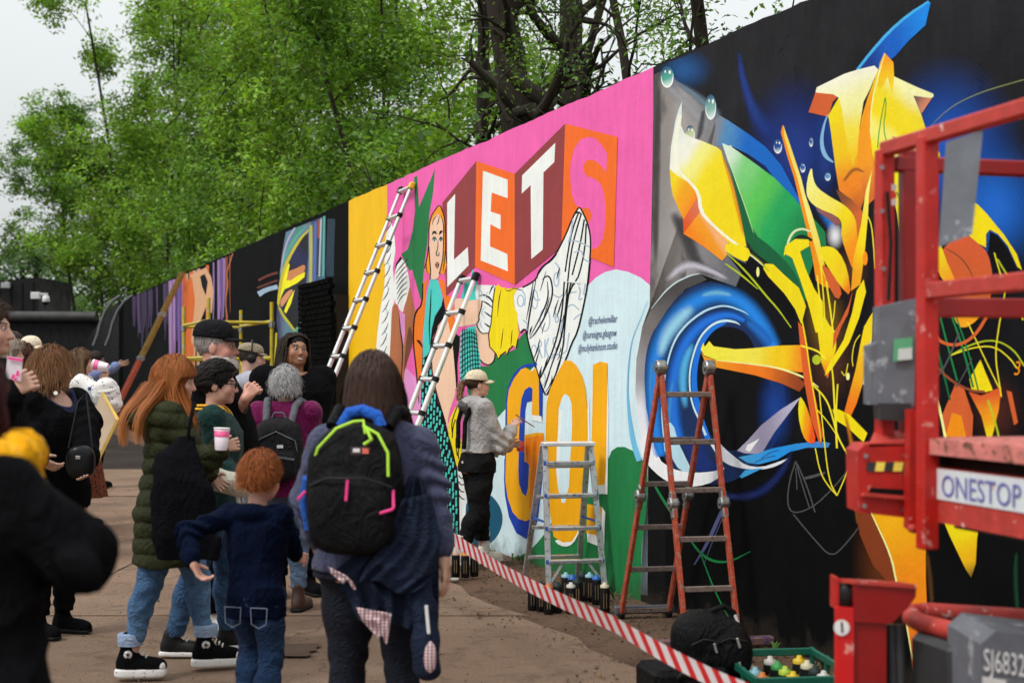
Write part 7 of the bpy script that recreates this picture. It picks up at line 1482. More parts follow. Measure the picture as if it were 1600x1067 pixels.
def cup(label, pos, axis, band, name='paper_cup', group=None, k=1.0):
    t = thing(name, label, 'cup', pos, 0, group); MB().lathe((0, 0, 0), [(.030*k, -.055*k), (.040*k, .055*k), (.038*k, .055*k), (.0285*k, -.05*k)], 18, axis).build('cup_wall', plain('cup_plastic', S(226, 214, 222), .35), t)
    MB().lathe((0, 0, 0), [(.0365*k, .012*k), (.0392*k, .043*k), (.0394*k, .043*k), (.0368*k, .012*k)], 18, axis).build('printed_band', plain('cup_pink', S(236, 96, 150), .4), t); MB().lathe((0, 0, 0), [(.040*k, .053*k), (.0425*k, .055*k), (.040*k, .058*k)], 18, axis).build('rim', plain('cup_rim', S(240, 236, 236), .35), t); return t
# ---------------------------------------------------------------- woman with the black backpack, seen from behind
p = Person('woman seen from behind in slate blue sweatshirt carrying a black backpack', 583, 5.5, -6, 1.635, 'f', 1.24, hairc=(.045, .028, .022), head=(0, -4, 0), sh=.185)
p.set(elR=p.loc(679, 765, 5.44), wrR=p.loc(694, 878, 5.36), elL=p.loc(478, 775, 5.5), wrL=p.loc(500, 860, 5.74), curlR=.35, shR=(.192, -.01, 1.345), shL=(-.192, -.01, 1.345), knL=(-.11, .03, .48), knR=(.12, .0, .48), anL=(-.12, .06, .085), anR=(.14, -.06, .085))
p.body('R'); SLATE = cloth('slate_jersey', S(80, 84, 114, .62), .92, 700.0, .1, .3, .3, .06)
p.top('sweatshirt', SLATE, .020, .845, .90, .014, 12, .075, 1.42, wide=1.0, sl=.95, h=.007)
p.trousers(denim('navy_denim', (.004, .0055, .011), (.010, .013, .026)), .012, 1.0, 4, .006, .1, 1.05, thigh=1.1); p.shoes(M_BLKC, M_WHC)
hr = p.shell((.034, .020, .016), 'long', 1.40, .016, .015, 3, .004, .0075, .002); p.strands(hr, 2000, .36, (.046, .026, .020), .003, 0, .0034, 5, .022, spread=.05, var=.35, fly=.035, tip=(.085, .046, .032), drape=(.17, .15, .12))
t = p.item('backpack', 'black backpack with lime piping and pink zip pulls on the woman in front', 'backpack', 'backpacks')
k = p.sc; g = SDF((-.32, -.52, .88), (.3, -.02, 1.56), .0085); g.ell((-.02, -.23, 1.16), (.185, .095, .235), None, .03, False, 3.2); g.ell((-.02, -.30, 1.09), (.165, .075, .155), None, .02, False, 3.0); g.ell((-.02, -.21, 1.33), (.15, .08, .11), None, .04, False, 2.5); g.disp(folder(31, .010, 12, 30)); V, Fq = g.mesh(); mesh_obj('bag_body', V*k, Fq, M_NYL, t, True)
M_LIME = plain('lime_cord', S(176, 226, 60), .6); M_PINKP = plain('pink_plastic', S(236, 60, 140), .45); M_ROY = cloth('royal_strap', S(24, 84, 176), .8)
pth = lambda L: [Vector(q)*k for q in L]
MB().tube(pth([(-.19, -.27, 1.25), (-.15, -.31, 1.345), (-.08, -.30, 1.42), (-.02, -.285, 1.445)]), .0058, 6).build('piping', M_LIME, t); MB().tube(pth([(.03, -.295, 1.40), (.02, -.285, 1.45), (-.02, -.285, 1.445)]), .0058, 6).build('piping', M_LIME, t); MB().tube(pth([(.02, -.29, 1.43), (.08, -.305, 1.40), (.12, -.31, 1.33), (.125, -.325, 1.24)]), .0058, 6).build('piping', M_LIME, t)
MB().tube(pth([(.035, -.30, 1.42), (.06, -.32, 1.38), (.03, -.32, 1.36)]), .007, 6).build('cord_knot', M_LIME, t)
for a, b in (((-.02, -.375, 1.235), (-.025, -.385, 1.15)), ((-.20, -.30, 1.18), (-.235, -.29, 1.145)), ((.145, -.33, 1.19), (.15, -.35, 1.12)), ((.15, -.352, 1.12), (.10, -.372, 1.105))): MB().bar(Vector(a)*k, Vector(b)*k, .011, .008, (0, 1, 0), .003).build('zip_pull', M_PINKP, t)
MB().tube(pth([(-.18, -.33, 1.20), (-.10, -.375, 1.235), (.05, -.378, 1.235), (.14, -.34, 1.20)]), .005, 6).build('zip', M_BLKP, t)
MB().box(Vector((.015, -.308, 1.335))*k, (.075, .006, .03), None, .001).build('brand_patch', plain('patch', S(60, 40, 44), .6), t); MB().box(Vector((.035, -.313, 1.335))*k, (.024, .004, .02), None, .001).build('brand_mark', plain('patch_red', S(230, 110, 90), .6), t); MB().box(Vector((.0, -.313, 1.337))*k, (.026, .004, .014), None, .001).build('brand_mark', plain('patch_white', S(230, 228, 228), .6), t)
for sd in (-1, 1): MB().tube(pth([(sd*.11-.02, -.16, 1.42), (sd*.115, -.09, 1.485), (sd*.12, .03, 1.475), (sd*.13, .15, 1.36), (sd*.15, .17, 1.2)]), .026, 8).build('shoulder_strap', M_NYL, t)
MB().tube(pth([(-.09, -.17, 1.42), (-.06, -.16, 1.475), (-.01, -.16, 1.485), (.05, -.17, 1.465), (.07, -.18, 1.42)]), .024, 8).build('grab_loop', M_ROY, t); MB().tube(pth([(-.215, -.18, 1.22), (-.235, -.15, 1.12), (-.22, -.13, 1.02)]), .03, 8).build('side_strap', M_ROY, t)
# denim jacket hung over the bag strap
t = p.item('denim_jacket', 'navy jacket with checked lining hanging from the backpack strap', 'jacket'); q = lambda x, y, Y=5.2: p.loc(x, y, Y)*1.0
def sheet(name, eL, eR, Yd, fold, mat, parent, n=34, m=40, freq=21, th=.005, ph=0.0):
    """hanging cloth between two edges given in picture points, with folds deepening towards the hem"""
    V = []; Fc = []; L_ = np.array(eL, float); R_ = np.array(eR, float); tl = np.linspace(0, 1, len(L_)); tr_ = np.linspace(0, 1, len(R_))
    for side_ in (0, 1):
        for i in range(m+1):
            t_ = i/m; l = np.array([np.interp(t_, tl, L_[:, c]) for c in (0, 1)]); r = np.array([np.interp(t_, tr_, R_[:, c]) for c in (0, 1)])
            for q_ in range(n+1):
                s_ = q_/n; xy = l*(1-s_)+r*s_; wv = fold*(.35+.65*t_)*(abs(math.sin(s_*freq*.5+ph+1.5*math.sin(t_*4+s_*3)))-.5+.35*math.sin(s_*freq*1.7+t_*9+ph)); xy[1] += 5*math.sin(s_*9+ph)*t_
                V.append(Vector(p.loc(xy[0], xy[1], Yd(s_, t_)+wv+th*side_)*k))
    o_ = (m+1)*(n+1)
    for i in range(m):
        for q_ in range(n):
            a = i*(n+1)+q_; Fc.append((a, a+n+1, a+n+2, a+1)); Fc.append((o_+a, o_+a+1, o_+a+n+2, o_+a+n+1))
    rim = [i for i in range(n+1)]+[(i+1)*(n+1)-1 for i in range(1, m+1)]+[m*(n+1)+i for i in range(n-1, -1, -1)]+[i*(n+1) for i in range(m-1, 0, -1)]
    for a, b in zip(rim, rim[1:]+rim[:1]): Fc.append((a, b, o_+b, o_+a))
    return mesh_obj(name, V, Fc, mat, parent, True)
M_IND = denim('indigo_jacket', (.004, .0075, .021), (.010, .019, .048))
sheet('jacket_body', [(640, 742), (606, 822), (560, 862), (520, 892), (540, 926), (552, 952), (560, 968)], [(658, 744), (680, 800), (686, 850), (686, 900), (686, 940), (685, 975), (682, 995)], lambda s_, t_: 5.235+.06*(s_-.5)**2*4*.5+.05*t_*0, .05, M_IND, t)
sheet('jacket_body', [(628, 780), (600, 850), (572, 880), (560, 905)], [(672, 770), (690, 840), (680, 900), (650, 930)], lambda s_, t_: 5.195, .035, M_IND, t, 24, 24, 15, .005, 1.7)
g = SDF(np.array([-.1, -.5, .3]), (.45, .15, 1.1), .007); g.chain([q(658, 890, 5.25), q(663, 950, 5.25), q(666, 1000, 5.24), q(668, 1042, 5.235)], [.042, .050, .054, .050], .03); g.disp(folder(62, .014, 20, 50, 6, .3)); V, Fq = g.mesh(); mesh_obj('jacket_sleeve', V*k, Fq, M_IND, t, True)
def plaid():
    m = NT('checked_lining'); b = m.bsdf(.9, 0, .2); o = m.obj(); w1 = m.n('ShaderNodeTexWave'); w1.inputs['Scale'].default_value = 22; m.l(o, w1.inputs['Vector']); w2 = m.n('ShaderNodeTexWave'); w2.bands_direction = 'Z'; w2.inputs['Scale'].default_value = 26; m.l(o, w2.inputs['Vector']); c = m.mix(m.rng(w1.outputs['Fac'], .4, .6, 0, 1), S(224, 206, 206), S(176, 120, 120)); c = m.mix(m.rng(w2.outputs['Fac'], .5, .7, 0, .6), c, S(96, 96, 120)); m.l(c, b.inputs['Base Color']); return m.m
M_PLD = plaid()
sheet('lining', [(512, 884), (518, 896), (530, 904)], [(540, 898), (552, 908), (556, 918)], lambda s_, t_: 5.175, .016, M_PLD, t, 12, 10, 9, .004)
sheet('lining', [(556, 948), (566, 968), (590, 992)], [(612, 958), (610, 972), (606, 1004)], lambda s_, t_: 5.17, .022, M_PLD, t, 14, 14, 12, .004, .8)
g = SDF(q(668, 1020, 5.2)-.12, q(668, 1020, 5.2)+.12, .006); g.ell(q(672, 1026, 5.185), (.026, .016, .062), None, .01); V, Fq = g.mesh(); mesh_obj('cuff_lining', V*k, Fq, M_PLD, t, True)
MB().bar(Vector(q(666, 945, 5.19))*k, Vector(q(670, 990, 5.18))*k, .012, .008, (0, 1, 0), .002).build('cuff_tab', W_, t)
# ---------------------------------------------------------------- dark coated figure at the left edge, nearest the camera
p = Person('large dark coated figure with yellow knitted scarf at the left edge', -60, 3.2, -35, 1.62, 'f', 1.10, hairc=(.03, .01, .01), head=(10, 0, 0), sh=.18)
p.set(elR=p.loc(130, 868, 3.1), wrR=p.loc(84, 862, 3.36), hdR=(0, 1, .2)); p.body('R')
p.top('coat', cloth('black_wool', (.0045, .0045, .0055), 1.0, 400.0, .3, .5, .1), .030, .40, 1.0, .020, 22, .085, 1.44, flare=.05, sl=1.05, wide=1.28); p.trousers(M_BLKC, .012, 1.0, 4); p.shoes(M_BLKC, M_SOLEB)
hr = p.shell((.03, .012, .012), 'long', 1.36, .02, .0); p.strands(hr, 400, .36, (.05, .015, .015), .004, 0, .005, 6, .028)
g = SDF((-.3, -.3, 1.26), (.3, .3, 1.62), .007)
for i in range(24): a0, a1 = i/24*6.2832, (i+1)/24*6.2832; f = lambda a: (math.cos(a)*.14+.02, math.sin(a)*.125-.01, 1.44+.02*math.sin(a*2)); g.cap(f(a0), f(a1), .045, .045, .02)
g.cap((.10, .06, 1.42), (.14, .12, 1.33), .05, .04, .02); g.disp(lambda X, Y, Z: .010*np.sin(17*np.arctan2(Y, X)+38*Z)); g.disp(lambda X, Y, Z: .004*np.sin(60*np.arctan2(Y, X)-90*Z)); V, Fq = g.mesh(); p.put('scarf', V, Fq, cloth('mustard_knit', S(236, 170, 10, .9), 1.0, 300.0, .15, .8, .3))
# ---------------------------------------------------------------- young man at the left edge holding a leaflet
p = Person('tall young man in black jacket at the left edge holding a pink leaflet', -22, 6.3, -88, 1.90, 'm', .95, hairc=(.05, .03, .02)); p.set(elR=p.loc(-6, 640, 6.2), wrR=p.loc(20, 612, 6.15), hdR=(.1, .8, .5), curlR=1.2); p.body('R'); p.top('jacket', M_BLKC, .03, .82, .95, .008, 7); p.trousers(M_BLKC); p.shoes(M_BLKC, M_WHC); hr = p.shell((.05, .03, .02), 'short'); p.strands(hr, 350, .07, (.06, .036, .024), .004, .004, .004, 9, .02, fly=.25)
t = thing('leaflet', 'white leaflet with pink print held at the left edge', 'leaflet'); qd = [P(12, 556, 6.12), P(36, 560, 6.1), P(33, 596, 6.12), P(9, 590, 6.14)]; MB().prism(qd, (0, -.003, 0)).build('sheet', plain('paper', S(232, 222, 232), .7), t)
MB().prism([P(12.5, 557, 6.108), P(35.5, 561, 6.088), P(35.3, 565, 6.088), P(12.3, 561, 6.108)], (0, -.002, 0)).build('printed_bar', M_PINKP, t)
for x, y, w_, h_ in ((20, 588, 6, 8), (27, 583, 5, 10), (24, 592, 5, 5)): MB().prism([P(x, y-h_/2, 6.105), P(x+w_*.6, y-h_*.3, 6.105), P(x+w_*.5, y+h_/2, 6.105), P(x-w_*.5, y+h_/2, 6.105)], (0, -.002, 0)).build('printed_mark', M_PINKP, t)
# ---------------------------------------------------------------- woman with the brown bob
p = Person('woman with a wavy brown bob in black jacket and navy top', 84, 8.5, -118, 1.70, 'f', 1.22, hairc=(.12, .055, .025), head=(72, 0, 0), sh=.18); p.set(elR=p.loc(36, 664, 8.35), wrR=p.loc(62, 716, 8.1), elL=p.loc(136, 660, 8.5), wrL=p.loc(134, 725, 8.3), hdR=(-.4, .4, -.4)); p.body('RL')
p.top('navy_top', cloth('navy_knit', S(18, 28, 62), .9), .016, .8, .3, .006, 17, .095, 1.40); g = p.top('jacket', M_BLKC, .034, .76, 1.0, .009, 27, .12, 1.36, sl=1.15)
p.trousers(M_BLKC, .016); p.shoes(M_BLKC, M_SOLEB); hr = p.shell((.085, .036, .016), 'bob', 1.44, .024, .0, 6, .016, .0075, .003); p.strands(hr, 1500, .22, (.15, .066, .028), .008, .003, .0032, 8, .036, spread=.30, var=.45, fly=.10, tip=(.26, .13, .06))
c = p.loc(87, 614, 8.32); tag(MB().lathe(P(87, 614, 8.27), [(0, 0), (.012, 0), (.012, .003), (0, .003)], 16, (0.3, -1, .2), False).build('badge', plain('badge_white', S(226, 226, 220), .4)), 'round white badge pinned to the black jacket', 'badge')
V0 = [P(100, 585, 8.22), P(112, 612, 8.2), P(104, 622, 8.2), P(94, 600, 8.22)]
t = thing('handbag', 'small black handbag hanging beside the brown bobbed woman', 'handbag', P(126, 722, 8.25)); g = SDF((-.13, -.1, -.14), (.13, .1, .14), .007); g.ell((0, 0, 0), (.085, .05, .095), None, .02, False, 3); g.disp(folder(3, .005)); V, Fq = g.mesh(); mesh_obj('bag_body', V, Fq, plain('black_leather', (.008, .008, .009), .35), t, True); MB().tube([(-.07, 0, .08), (-.02, .02, .35), (.02, .03, .4), (.07, 0, .08)], .007, 6).build('strap', M_BLKP, t); MB().box((0, -.052, .03), (.03, .006, .02), None, .002).build('clasp', M_HNG, t)
# ---------------------------------------------------------------- woman drinking
def sprig():
    m = NT('sprigged_cotton'); b = m.bsdf(.9, 0, .2); o = m.obj(); v = m.n('ShaderNodeTexVoronoi'); v.inputs['Scale'].default_value = 26; m.l(o, v.inputs['Vector']); n = m.noise(90, 2, .5, o); c = m.mix(m.rng(m.math('ADD', v.outputs['Distance'], m.math('MULTIPLY', n.outputs['Fac'], .25)), .30, .36, 1, 0), S(228, 226, 222), S(96, 104, 140)); m.l(c, b.inputs['Base Color']); m.bump(n.outputs['Fac'], .3, .004, b); return m.m
def leopard():
    m = NT('dotted_rust'); b = m.bsdf(.9, 0, .2); o = m.obj(); v = m.n('ShaderNodeTexVoronoi'); v.inputs['Scale'].default_value = 40; m.l(o, v.inputs['Vector']); c = m.mix(m.rng(v.outputs['Distance'], .3, .4, 1, 0), S(110, 62, 44), S(40, 24, 20)); m.l(c, b.inputs['Base Color']); return m.m
p = Person('woman in white sprigged blouse drinking from a pink cup', 131, 14.2, -80, 1.78, 'f', 1.02, hairc=(.13, .075, .04), head=(0, 8, 0)); p.set(elR=p.loc(171, 628, 14.0), wrR=p.loc(165, 597, 13.95), hdR=(.1, -.1, 1), curlR=.8, elL=p.loc(132, 640, 14.3), wrL=p.loc(143, 642, 14.05), pnR=(-.6, .1, 0), hdL=(.6, .6, .1), curlL=.9); p.body('RL')
p.top('blouse', sprig(), .030, .92, .92, .010, 33, .07, 1.43, sl=1.7); p.skirt(leopard(), 1.02, .30, 1.35); p.shoes(M_BLKC, M_SOLEB); hr = p.shell((.075, .04, .022), 'long', 1.28, .018, .0, 4, .0, .008, .005); p.strands(hr, 520, .42, (.12, .07, .038), .008, 0, .006, 12, .028, tip=(.30, .19, .10), fly=.1)
cup('pink cup tipped to the lips of the woman in white', P(157, 572, 13.92), (P(147, 570, 13.92)-P(172, 575, 13.92)).normalized(), 0, k=1.35)
t = thing('water_bottle', 'clear water bottle with blue cap held before the white blouse', 'bottle', P(140, 662, 13.85)); gl = NT('clear_plastic'); bb_ = gl.bsdf(.08, 0, .5); bb_.inputs['Transmission Weight'].default_value = .85; bb_.inputs['Base Color'].default_value = (.75, .85, .92, 1); bb_.inputs['IOR'].default_value = 1.2
MB().lathe((0, 0, 0), [(.03, 0), (.036, .01), (.034, .06), (.036, .1), (.034, .16), (.037, .21), (.03, .26), (.014, .30), (.013, .33)], 16).build('bottle_wall', gl.m, t); MB().lathe((0, 0, 0), [(.0375, .14), (.0375, .20)], 16).build('paper_label', plain('label_blue', S(40, 70, 130), .5), t); MB().lathe((0, 0, .325), [(.017, 0), (.017, .03), (.01, .035)], 12).build('bottle_cap', plain('cap_navy', S(24, 50, 110), .4), t)
tag(MB().prism([P(159, 612, 13.8), P(184, 656, 13.5), P(152, 722, 13.5), P(128, 690, 13.8)], (.01, .03, 0)).build('cardboard_sheet', plain('card', S(196, 172, 146, .9), .85, 0.0, .06, 5.0)), 'pale cardboard sheet held under the arm of the drinking woman', 'board')
tag(MB().prism([P(160, 611, 13.78), P(186, 655, 13.48), P(153, 724, 13.48), P(150, 720, 13.48), P(181, 655, 13.48), P(158, 616, 13.78)], (.004, .012, 0)).build('yellow_edge_strip', plain('edge_yellow', S(214, 178, 90, .9), .8)), 'yellow edging strip along the cardboard sheet', 'strip')
# ---------------------------------------------------------------- people far left and behind
def far(label, px, Y, yaw, top_px, sex, bulk, hairc, coat, head=(0, 0, 0), hat=None, long_=False, skin=(.52, .32, .24), beard=0):
    H = EYE+(HORIZON-top_px)/F*Y-.0; p = Person(label, px, Y, yaw, H, sex, bulk, skin, hairc, head=head, group='onlookers at the far left'); p.body('', .009, .006, beard, coarse=.02); p.top('jacket', coat, .03, .8, 1.0, .008, int(px)+3, h=.012); p.trousers(M_BLKC, h=.013); p.shoes(M_BLKC, M_SOLEB, h=.009); hr = p.shell(hairc, 'long' if long_ else 'short', 1.36, .02, h=.010)
    if long_: p.strands(hr, 160, .34, hairc, .006, 0, .009, int(px), .028)
    if hat: p.cap(hat[0], hat[1])
    return p
far('onlooker in a dark cap half hidden behind the leaflet', 8, 13.2, -60, 522, 'm', 1.05, (.03, .03, .03), M_BLKC, (0, 0, 0), (cloth('navy_cap', (.01, .012, .02)), .08)); far('onlooker with pale grey hair behind the leaflet', 14, 11.8, -70, 531, 'f', 1.0, (.30, .25, .2), M_BLKC, (0, 0, 0), None, True)
far('short haired onlooker at the back of the far left group', 22, 16, -80, 520, 'm', 1.0, (.05, .03, .025), M_BLKC); far('bearded onlooker in a cream cap standing by the black fence', 50, 14.6, -110, 529, 'm', 1.0, (.02, .014, .012), M_BLKC, (-10, 0, 0), (cloth('cream_cap', S(214, 200, 176)), .07), beard=.75); far('brown haired onlooker in an olive jacket at far left', 36, 12.6, -82, 541, 'f', 1.0, (.07, .03, .018), cloth('olive_drill', S(86, 84, 50, .9)), (0, 0, 0), None, True)
p = Person('person in a pale blue shirt reaching out to the black wall', 151, 19.0, -85, 1.84, 'f', 1.0, (.3, .17, .11), (.02, .014, .012), group='onlookers at the far left'); p.set(elR=p.loc(172, 578, 18.9), wrR=p.loc(184, 571, 18.85), hdR=(0, .9, .3), curlR=.15, elL=p.loc(160, 620, 19)); p.body('R', .009, .007); p.top('shirt', cloth('pale_denim', S(112, 126, 170)), .02, .85, .95, .007, 41, h=.011); p.trousers(M_BLKC, h=.012); p.shoes(M_BLKC, M_SOLEB, h=.009); p.shell((.02, .014, .012), 'short', h=.010)
# ---------------------------------------------------------------- redhead in the olive quilted coat
p = Person('red haired woman in long olive quilted coat and pale jeans', 262, 7.38, -78, 1.645, 'f', 1.12, hairc=(.22, .07, .02), head=(-4, -8, 0), lean=(0, .05))
p.set(elR=p.loc(312, 722, 7.22), wrR=p.loc(340, 700, 7.2), hdR=(.05, .9, .25), curlR=.85, pnR=(-.5, .3, 0), elL=p.loc(300, 720, 7.55), wrL=p.loc(330, 745, 7.5), knL=(-.10, .16, .50), anL=(-.10, .20, .10), toeL=(-.1, 1, 0), knR=(.10, -.10, .48), anR=(.09, -.19, .10), toeR=(.1, 1, 0)); p.body('RL')
OLQ = cloth('olive_nylon', S(62, 66, 42, .55), .62, 900.0, .12, .15, .1); p.top('quilted_coat', OLQ, .026, .60, .93, .010, 51, .09, 1.42, flare=.10, quilt=.015, sl=1.08, h=.007, hood=[((.0, -.14, 1.37), (.15, .12, .075)), ((.0, -.06, 1.43), (.125, .11, .045))])
p.trousers(denim('pale_denim', S(56, 96, 142, .68), S(120, 158, 198, .68)), .010, 1.0, 6, .005, .20, .98, fl=.9); g = None
M_CUFF = denim('denim_cuff', S(140, 160, 196, .8), S(170, 190, 220, .8))
for n in 'LR':
    a = p.J['an'+n]; MB().lathe(Vector((a[0], a[1], .185))*p.sc, [(.062, 0), (.064, .02), (.063, .055), (.058, .06)], 18).build('rolled_cuff', M_CUFF, p.root)
p.shoes(M_BLKC, M_WHC, .055, .045, 'high_top_shoe', plain('toe_white', S(226, 222, 222), .5), True, M_WHT_CL)
hr = p.shell((.20, .062, .018), 'long', 1.24, .012, .01, 8, -.012, .0075, .002); p.strands(hr, 2400, .33, (.30, .095, .026), .004, 0, .0032, 15, .018, spread=.0, var=.4, fly=.03, tip=(.48, .18, .06), drape=(.12, .13, .15))
p.bundle((([(.02, -.09, 1.57), (.05, -.15, 1.48), (.07, -.215, 1.42), (.08, -.245, 1.34), (.08, -.235, 1.24)], [.05, .045, .035, .03, .025]), ([(.07, -.04, 1.58), (.10, -.08, 1.50), (.13, -.13, 1.44), (.15, -.17, 1.36), (.15, -.165, 1.25)], [.03, .035, .03, .026, .022]), ([(.074, .02, 1.58), (.095, .05, 1.48), (.13, .09, 1.41), (.165, .12, 1.32), (.175, .11, 1.19)], [.02, .024, .022, .02, .016]), ([(.08, -.01, 1.57), (.105, .0, 1.48), (.14, .02, 1.43), (.17, .035, 1.36), (.185, .03, 1.27)], [.025, .03, .024, .02, .016]), ([(-.02, -.10, 1.56), (-.02, -.16, 1.48), (-.01, -.225, 1.42), (.0, -.255, 1.34), (.0, -.25, 1.26)], [.04, .04, .03, .025, .02])), 230, (.32, .10, .027), (.5, .19, .06), .0036, 3, hr)
cup('pink banded plastic cup held by the red haired woman', P(346, 686, 7.16), (.05, 0, 1), 0)
t = thing('tote_bag', 'slouchy black tote bag hanging at the olive coat', 'bag', P(282, 775, 7.02)); g = SDF((-.3, -.2, -.45), (.3, .2, .45), .0095); g.stack([(-.31, .15, .05, .0, 0), (-.2, .175, .075, 0, 0), (.0, .155, .07, 0, 0), (.2, .12, .05, .0, .02), (.3, .07, .03, .02, .05)], .03); g.disp(folder(5, .016, 9, 26, 4, .3)); V, Fq = g.mesh(); mesh_obj('bag_body', V, Fq, cloth('black_canvas', (.005, .005, .007), 1.0, 500.0), t, True); MB().tube([(.03, .03, .25), (.035, .03, .33), (.04, .09, .42), (.03, .17, .455), (.0, .28, .45)], .010, 8).build('strap', M_BLKC, t)
# ---------------------------------------------------------------- woman with glasses in the green and yellow jacket
p = Person('dark haired woman with glasses in green jacket with yellow collar stripes', 338, 7.95, -84, 1.61, 'f', 1.1, (.58, .33, .25), (.012, .010, .010), head=(-2, -4, 0), hs=1.0)
p.set(elR=p.loc(340, 722, 7.8), wrR=p.loc(362, 742, 7.7), hdR=(0, .9, -.1), curlR=.8, elL=p.loc(350, 720, 8.1), wrL=p.loc(368, 745, 8.0), knL=(-.1, .05, .48), anL=(-.1, .06, .085), knR=(.09, -.12, .48), anR=(.09, -.24, .09), toeR=(.12, 1, 0)); p.body('RL')
GJ = cloth('bottle_green', S(16, 52, 50, .9), .8, 600.0, .12, .2, .1); p.top('varsity_jacket', GJ, .026, .78, 1.0, .010, 61, .072, 1.425)
M_GOLD = cloth('gold_rib', S(242, 178, 20), .8, 300.0)
for k_, (r, z) in enumerate(((.098, 1.425), (.108, 1.405))):
    pts = [Vector(np.array([math.sin(a)*r, math.cos(a)*r*.98-.012+(.02 if math.cos(a) > 0 else 0), z+.035-.09*max(0, math.cos(a))**2*1.0])*p.sc) for a in np.linspace(-math.pi, math.pi, 25)]; MB().tube(pts, .0065, 6).build('collar_stripe', M_GOLD, p.root)
p.trousers(denim('mid_denim', S(34, 62, 96, .8), S(76, 110, 150, .8)), .012, 1.0, 9, .005, .12); p.shoes(plain('sneaker_black', (.012, .012, .012), .4), M_WHC, .0, .028, 'sneaker', None, False, M_WHT_CL)
hr = p.shell((.010, .008, .008), 'short', 1.5, .012, 0, 3); p.strands(hr, 420, .17, (.016, .013, .013), .001, 0, .006, 21, .016, gather=(0, -.125, 1.575), var=.4); g = SDF((-.1, -.24, 1.48), (.1, -.05, 1.66), .006); g.ell((0, -.135, 1.57), (.036, .034, .036), None, .01); g.disp(folder(2, .004, 60, 120)); V, Fq = g.mesh(); p.put('hair_bun', p.HT(V), Fq, M_HAIR, None, np.tile(np.array([.013, .011, .011]), (len(V), 1)))
def glasses(p, col=(.01, .008, .008)):
    mb = MB()
    for sd in (-1, 1):
        mb.tube([Vector(p.h1((sd*.032+math.cos(a)*.024, .112-.004*abs(math.cos(a)), 1.586+math.sin(a)*.019))*p.sc) for a in np.linspace(0, 2*math.pi, 17)], .0028, 6); mb.tube([Vector(p.h1(v)*p.sc) for v in ((sd*.056, .110, 1.592), (sd*.075, .07, 1.592), (sd*.08, .0, 1.585))], .0028, 6)
    mb.tube([Vector(p.h1(v)*p.sc) for v in ((-.009, .114, 1.588), (.009, .114, 1.588))], .0025, 6); return mb.build('glasses', plain('frame_dark', col, .3), p.root)
glasses(p); MB().lathe(Vector(p.h1((.082, .0, 1.548))*p.sc), [(.0, 0), (.006, .002), (.0, .008)], 8).build('earring', plain('gold', (.7, .5, .2), .3, 1.0), p.root)
t = thing('fabric_bag', 'crumpled white fabric bag held by the woman with glasses', 'bag', P(356, 752, 7.62)); g = SDF((-.2, -.15, -.16), (.2, .15, .16), .007); g.ell((0, 0, 0), (.12, .07, .06), None, .02); g.ell((-.05, -.02, .045), (.06, .05, .04), None, .03); g.ell((.06, 0, -.03), (.07, .05, .05), None, .03); g.disp(folder(15, .016, 18, 50, 5)); V, Fq = g.mesh(); mesh_obj('bag_body', V, Fq, cloth('calico', S(214, 208, 190), .9), t, True); MB().tube([(.05, 0, -.05), (.07, .0, -.2), (.05, 0, -.32)], .012, 6).build('strap', M_WHT_CL, t)
# ---------------------------------------------------------------- big man in the black cap
p = Person('heavy man with white beard in black flat peaked cap', 338, 8.55, -86, 1.84, 'm', 1.3, (.60, .30, .23), (.42, .38, .36), head=(-2, 0, 0), hs=1.02, hk=1.05); p.set(elR=p.loc(368, 655, 8.5), wrR=p.loc(384, 622, 8.35), hdR=(.05, .7, .8), curlR=1.25, pnR=(-.8, .3, .1), elL=p.loc(352, 690, 8.7), wrL=p.loc(375, 720, 8.6)); p.body('RL', beard=.72)
p.top('tee_shirt', M_BLKC, .022, .78, .33, .010, 71, .085, 1.43, belly=.05); p.trousers(M_BLKC); p.shoes(plain('trainer_white', S(214, 212, 206), .5), M_WHC, .0, .028, 'trainer', None, False, M_WHT_CL)
hr = p.shell((.35, .32, .30), 'short', 1.5, .006); g = SDF((-.12, -.05, 1.40), (.12, .16, 1.58), .006)
for a in np.linspace(-1.9, 1.9, 15): g.ell((math.sin(a)*.062, math.cos(a)*.072+.02, 1.497-.012*math.cos(a)), (.024, .026, .034), None, .02)
g.ell((0, .10, 1.531), (.028, .010, .007), None, .008); g.disp(lambda X, Y, Z: .004*np.sin(90*X+40*Z)*np.sin(70*Y+30*Z)); g.ell((0, .11, 1.5165), (.018, .02, .005), None, .004, True); V, Fq = g.mesh(); rn = np.random.RandomState(4); p.put('beard', p.HT(V), Fq, M_HAIR, None, np.tile(np.array([.52, .46, .43]), (len(V), 1))*rn.uniform(.7, 1.1, (len(V), 1)))
p.cap(cloth('faded_black_cap', (.012, .012, .014), .9), .085, True, 'peaked_cap')
w_, e_ = p.J['wrR'], p.J['elR']; mb = MB(); rn = random.Random(3)       # tattoo patches, thin ink lying on the forearm
for k_ in range(9):
    f = rn.uniform(.1, .9); a = rn.uniform(-1.2, 1.2)+math.pi; c = e_+(w_-e_)*f; r = .041-.009*f; d = (w_-e_)/np.linalg.norm(w_-e_); x = np.cross(d, (0, 0, 1)); x /= np.linalg.norm(x); y = np.cross(d, x)
    ring = []
    for q_ in range(8): b = q_*.785; aa = a+math.cos(b)*.5*rn.uniform(.6, 1); ff = math.sin(b)*.022; ring.append(Vector((c+d*ff+(x*math.cos(aa)+y*math.sin(aa))*(r+.002))*p.sc))
    mb.add(ring, [list(range(8))])
mb.build('tattoo', plain('ink', (.06, .075, .075), .6), p.root)
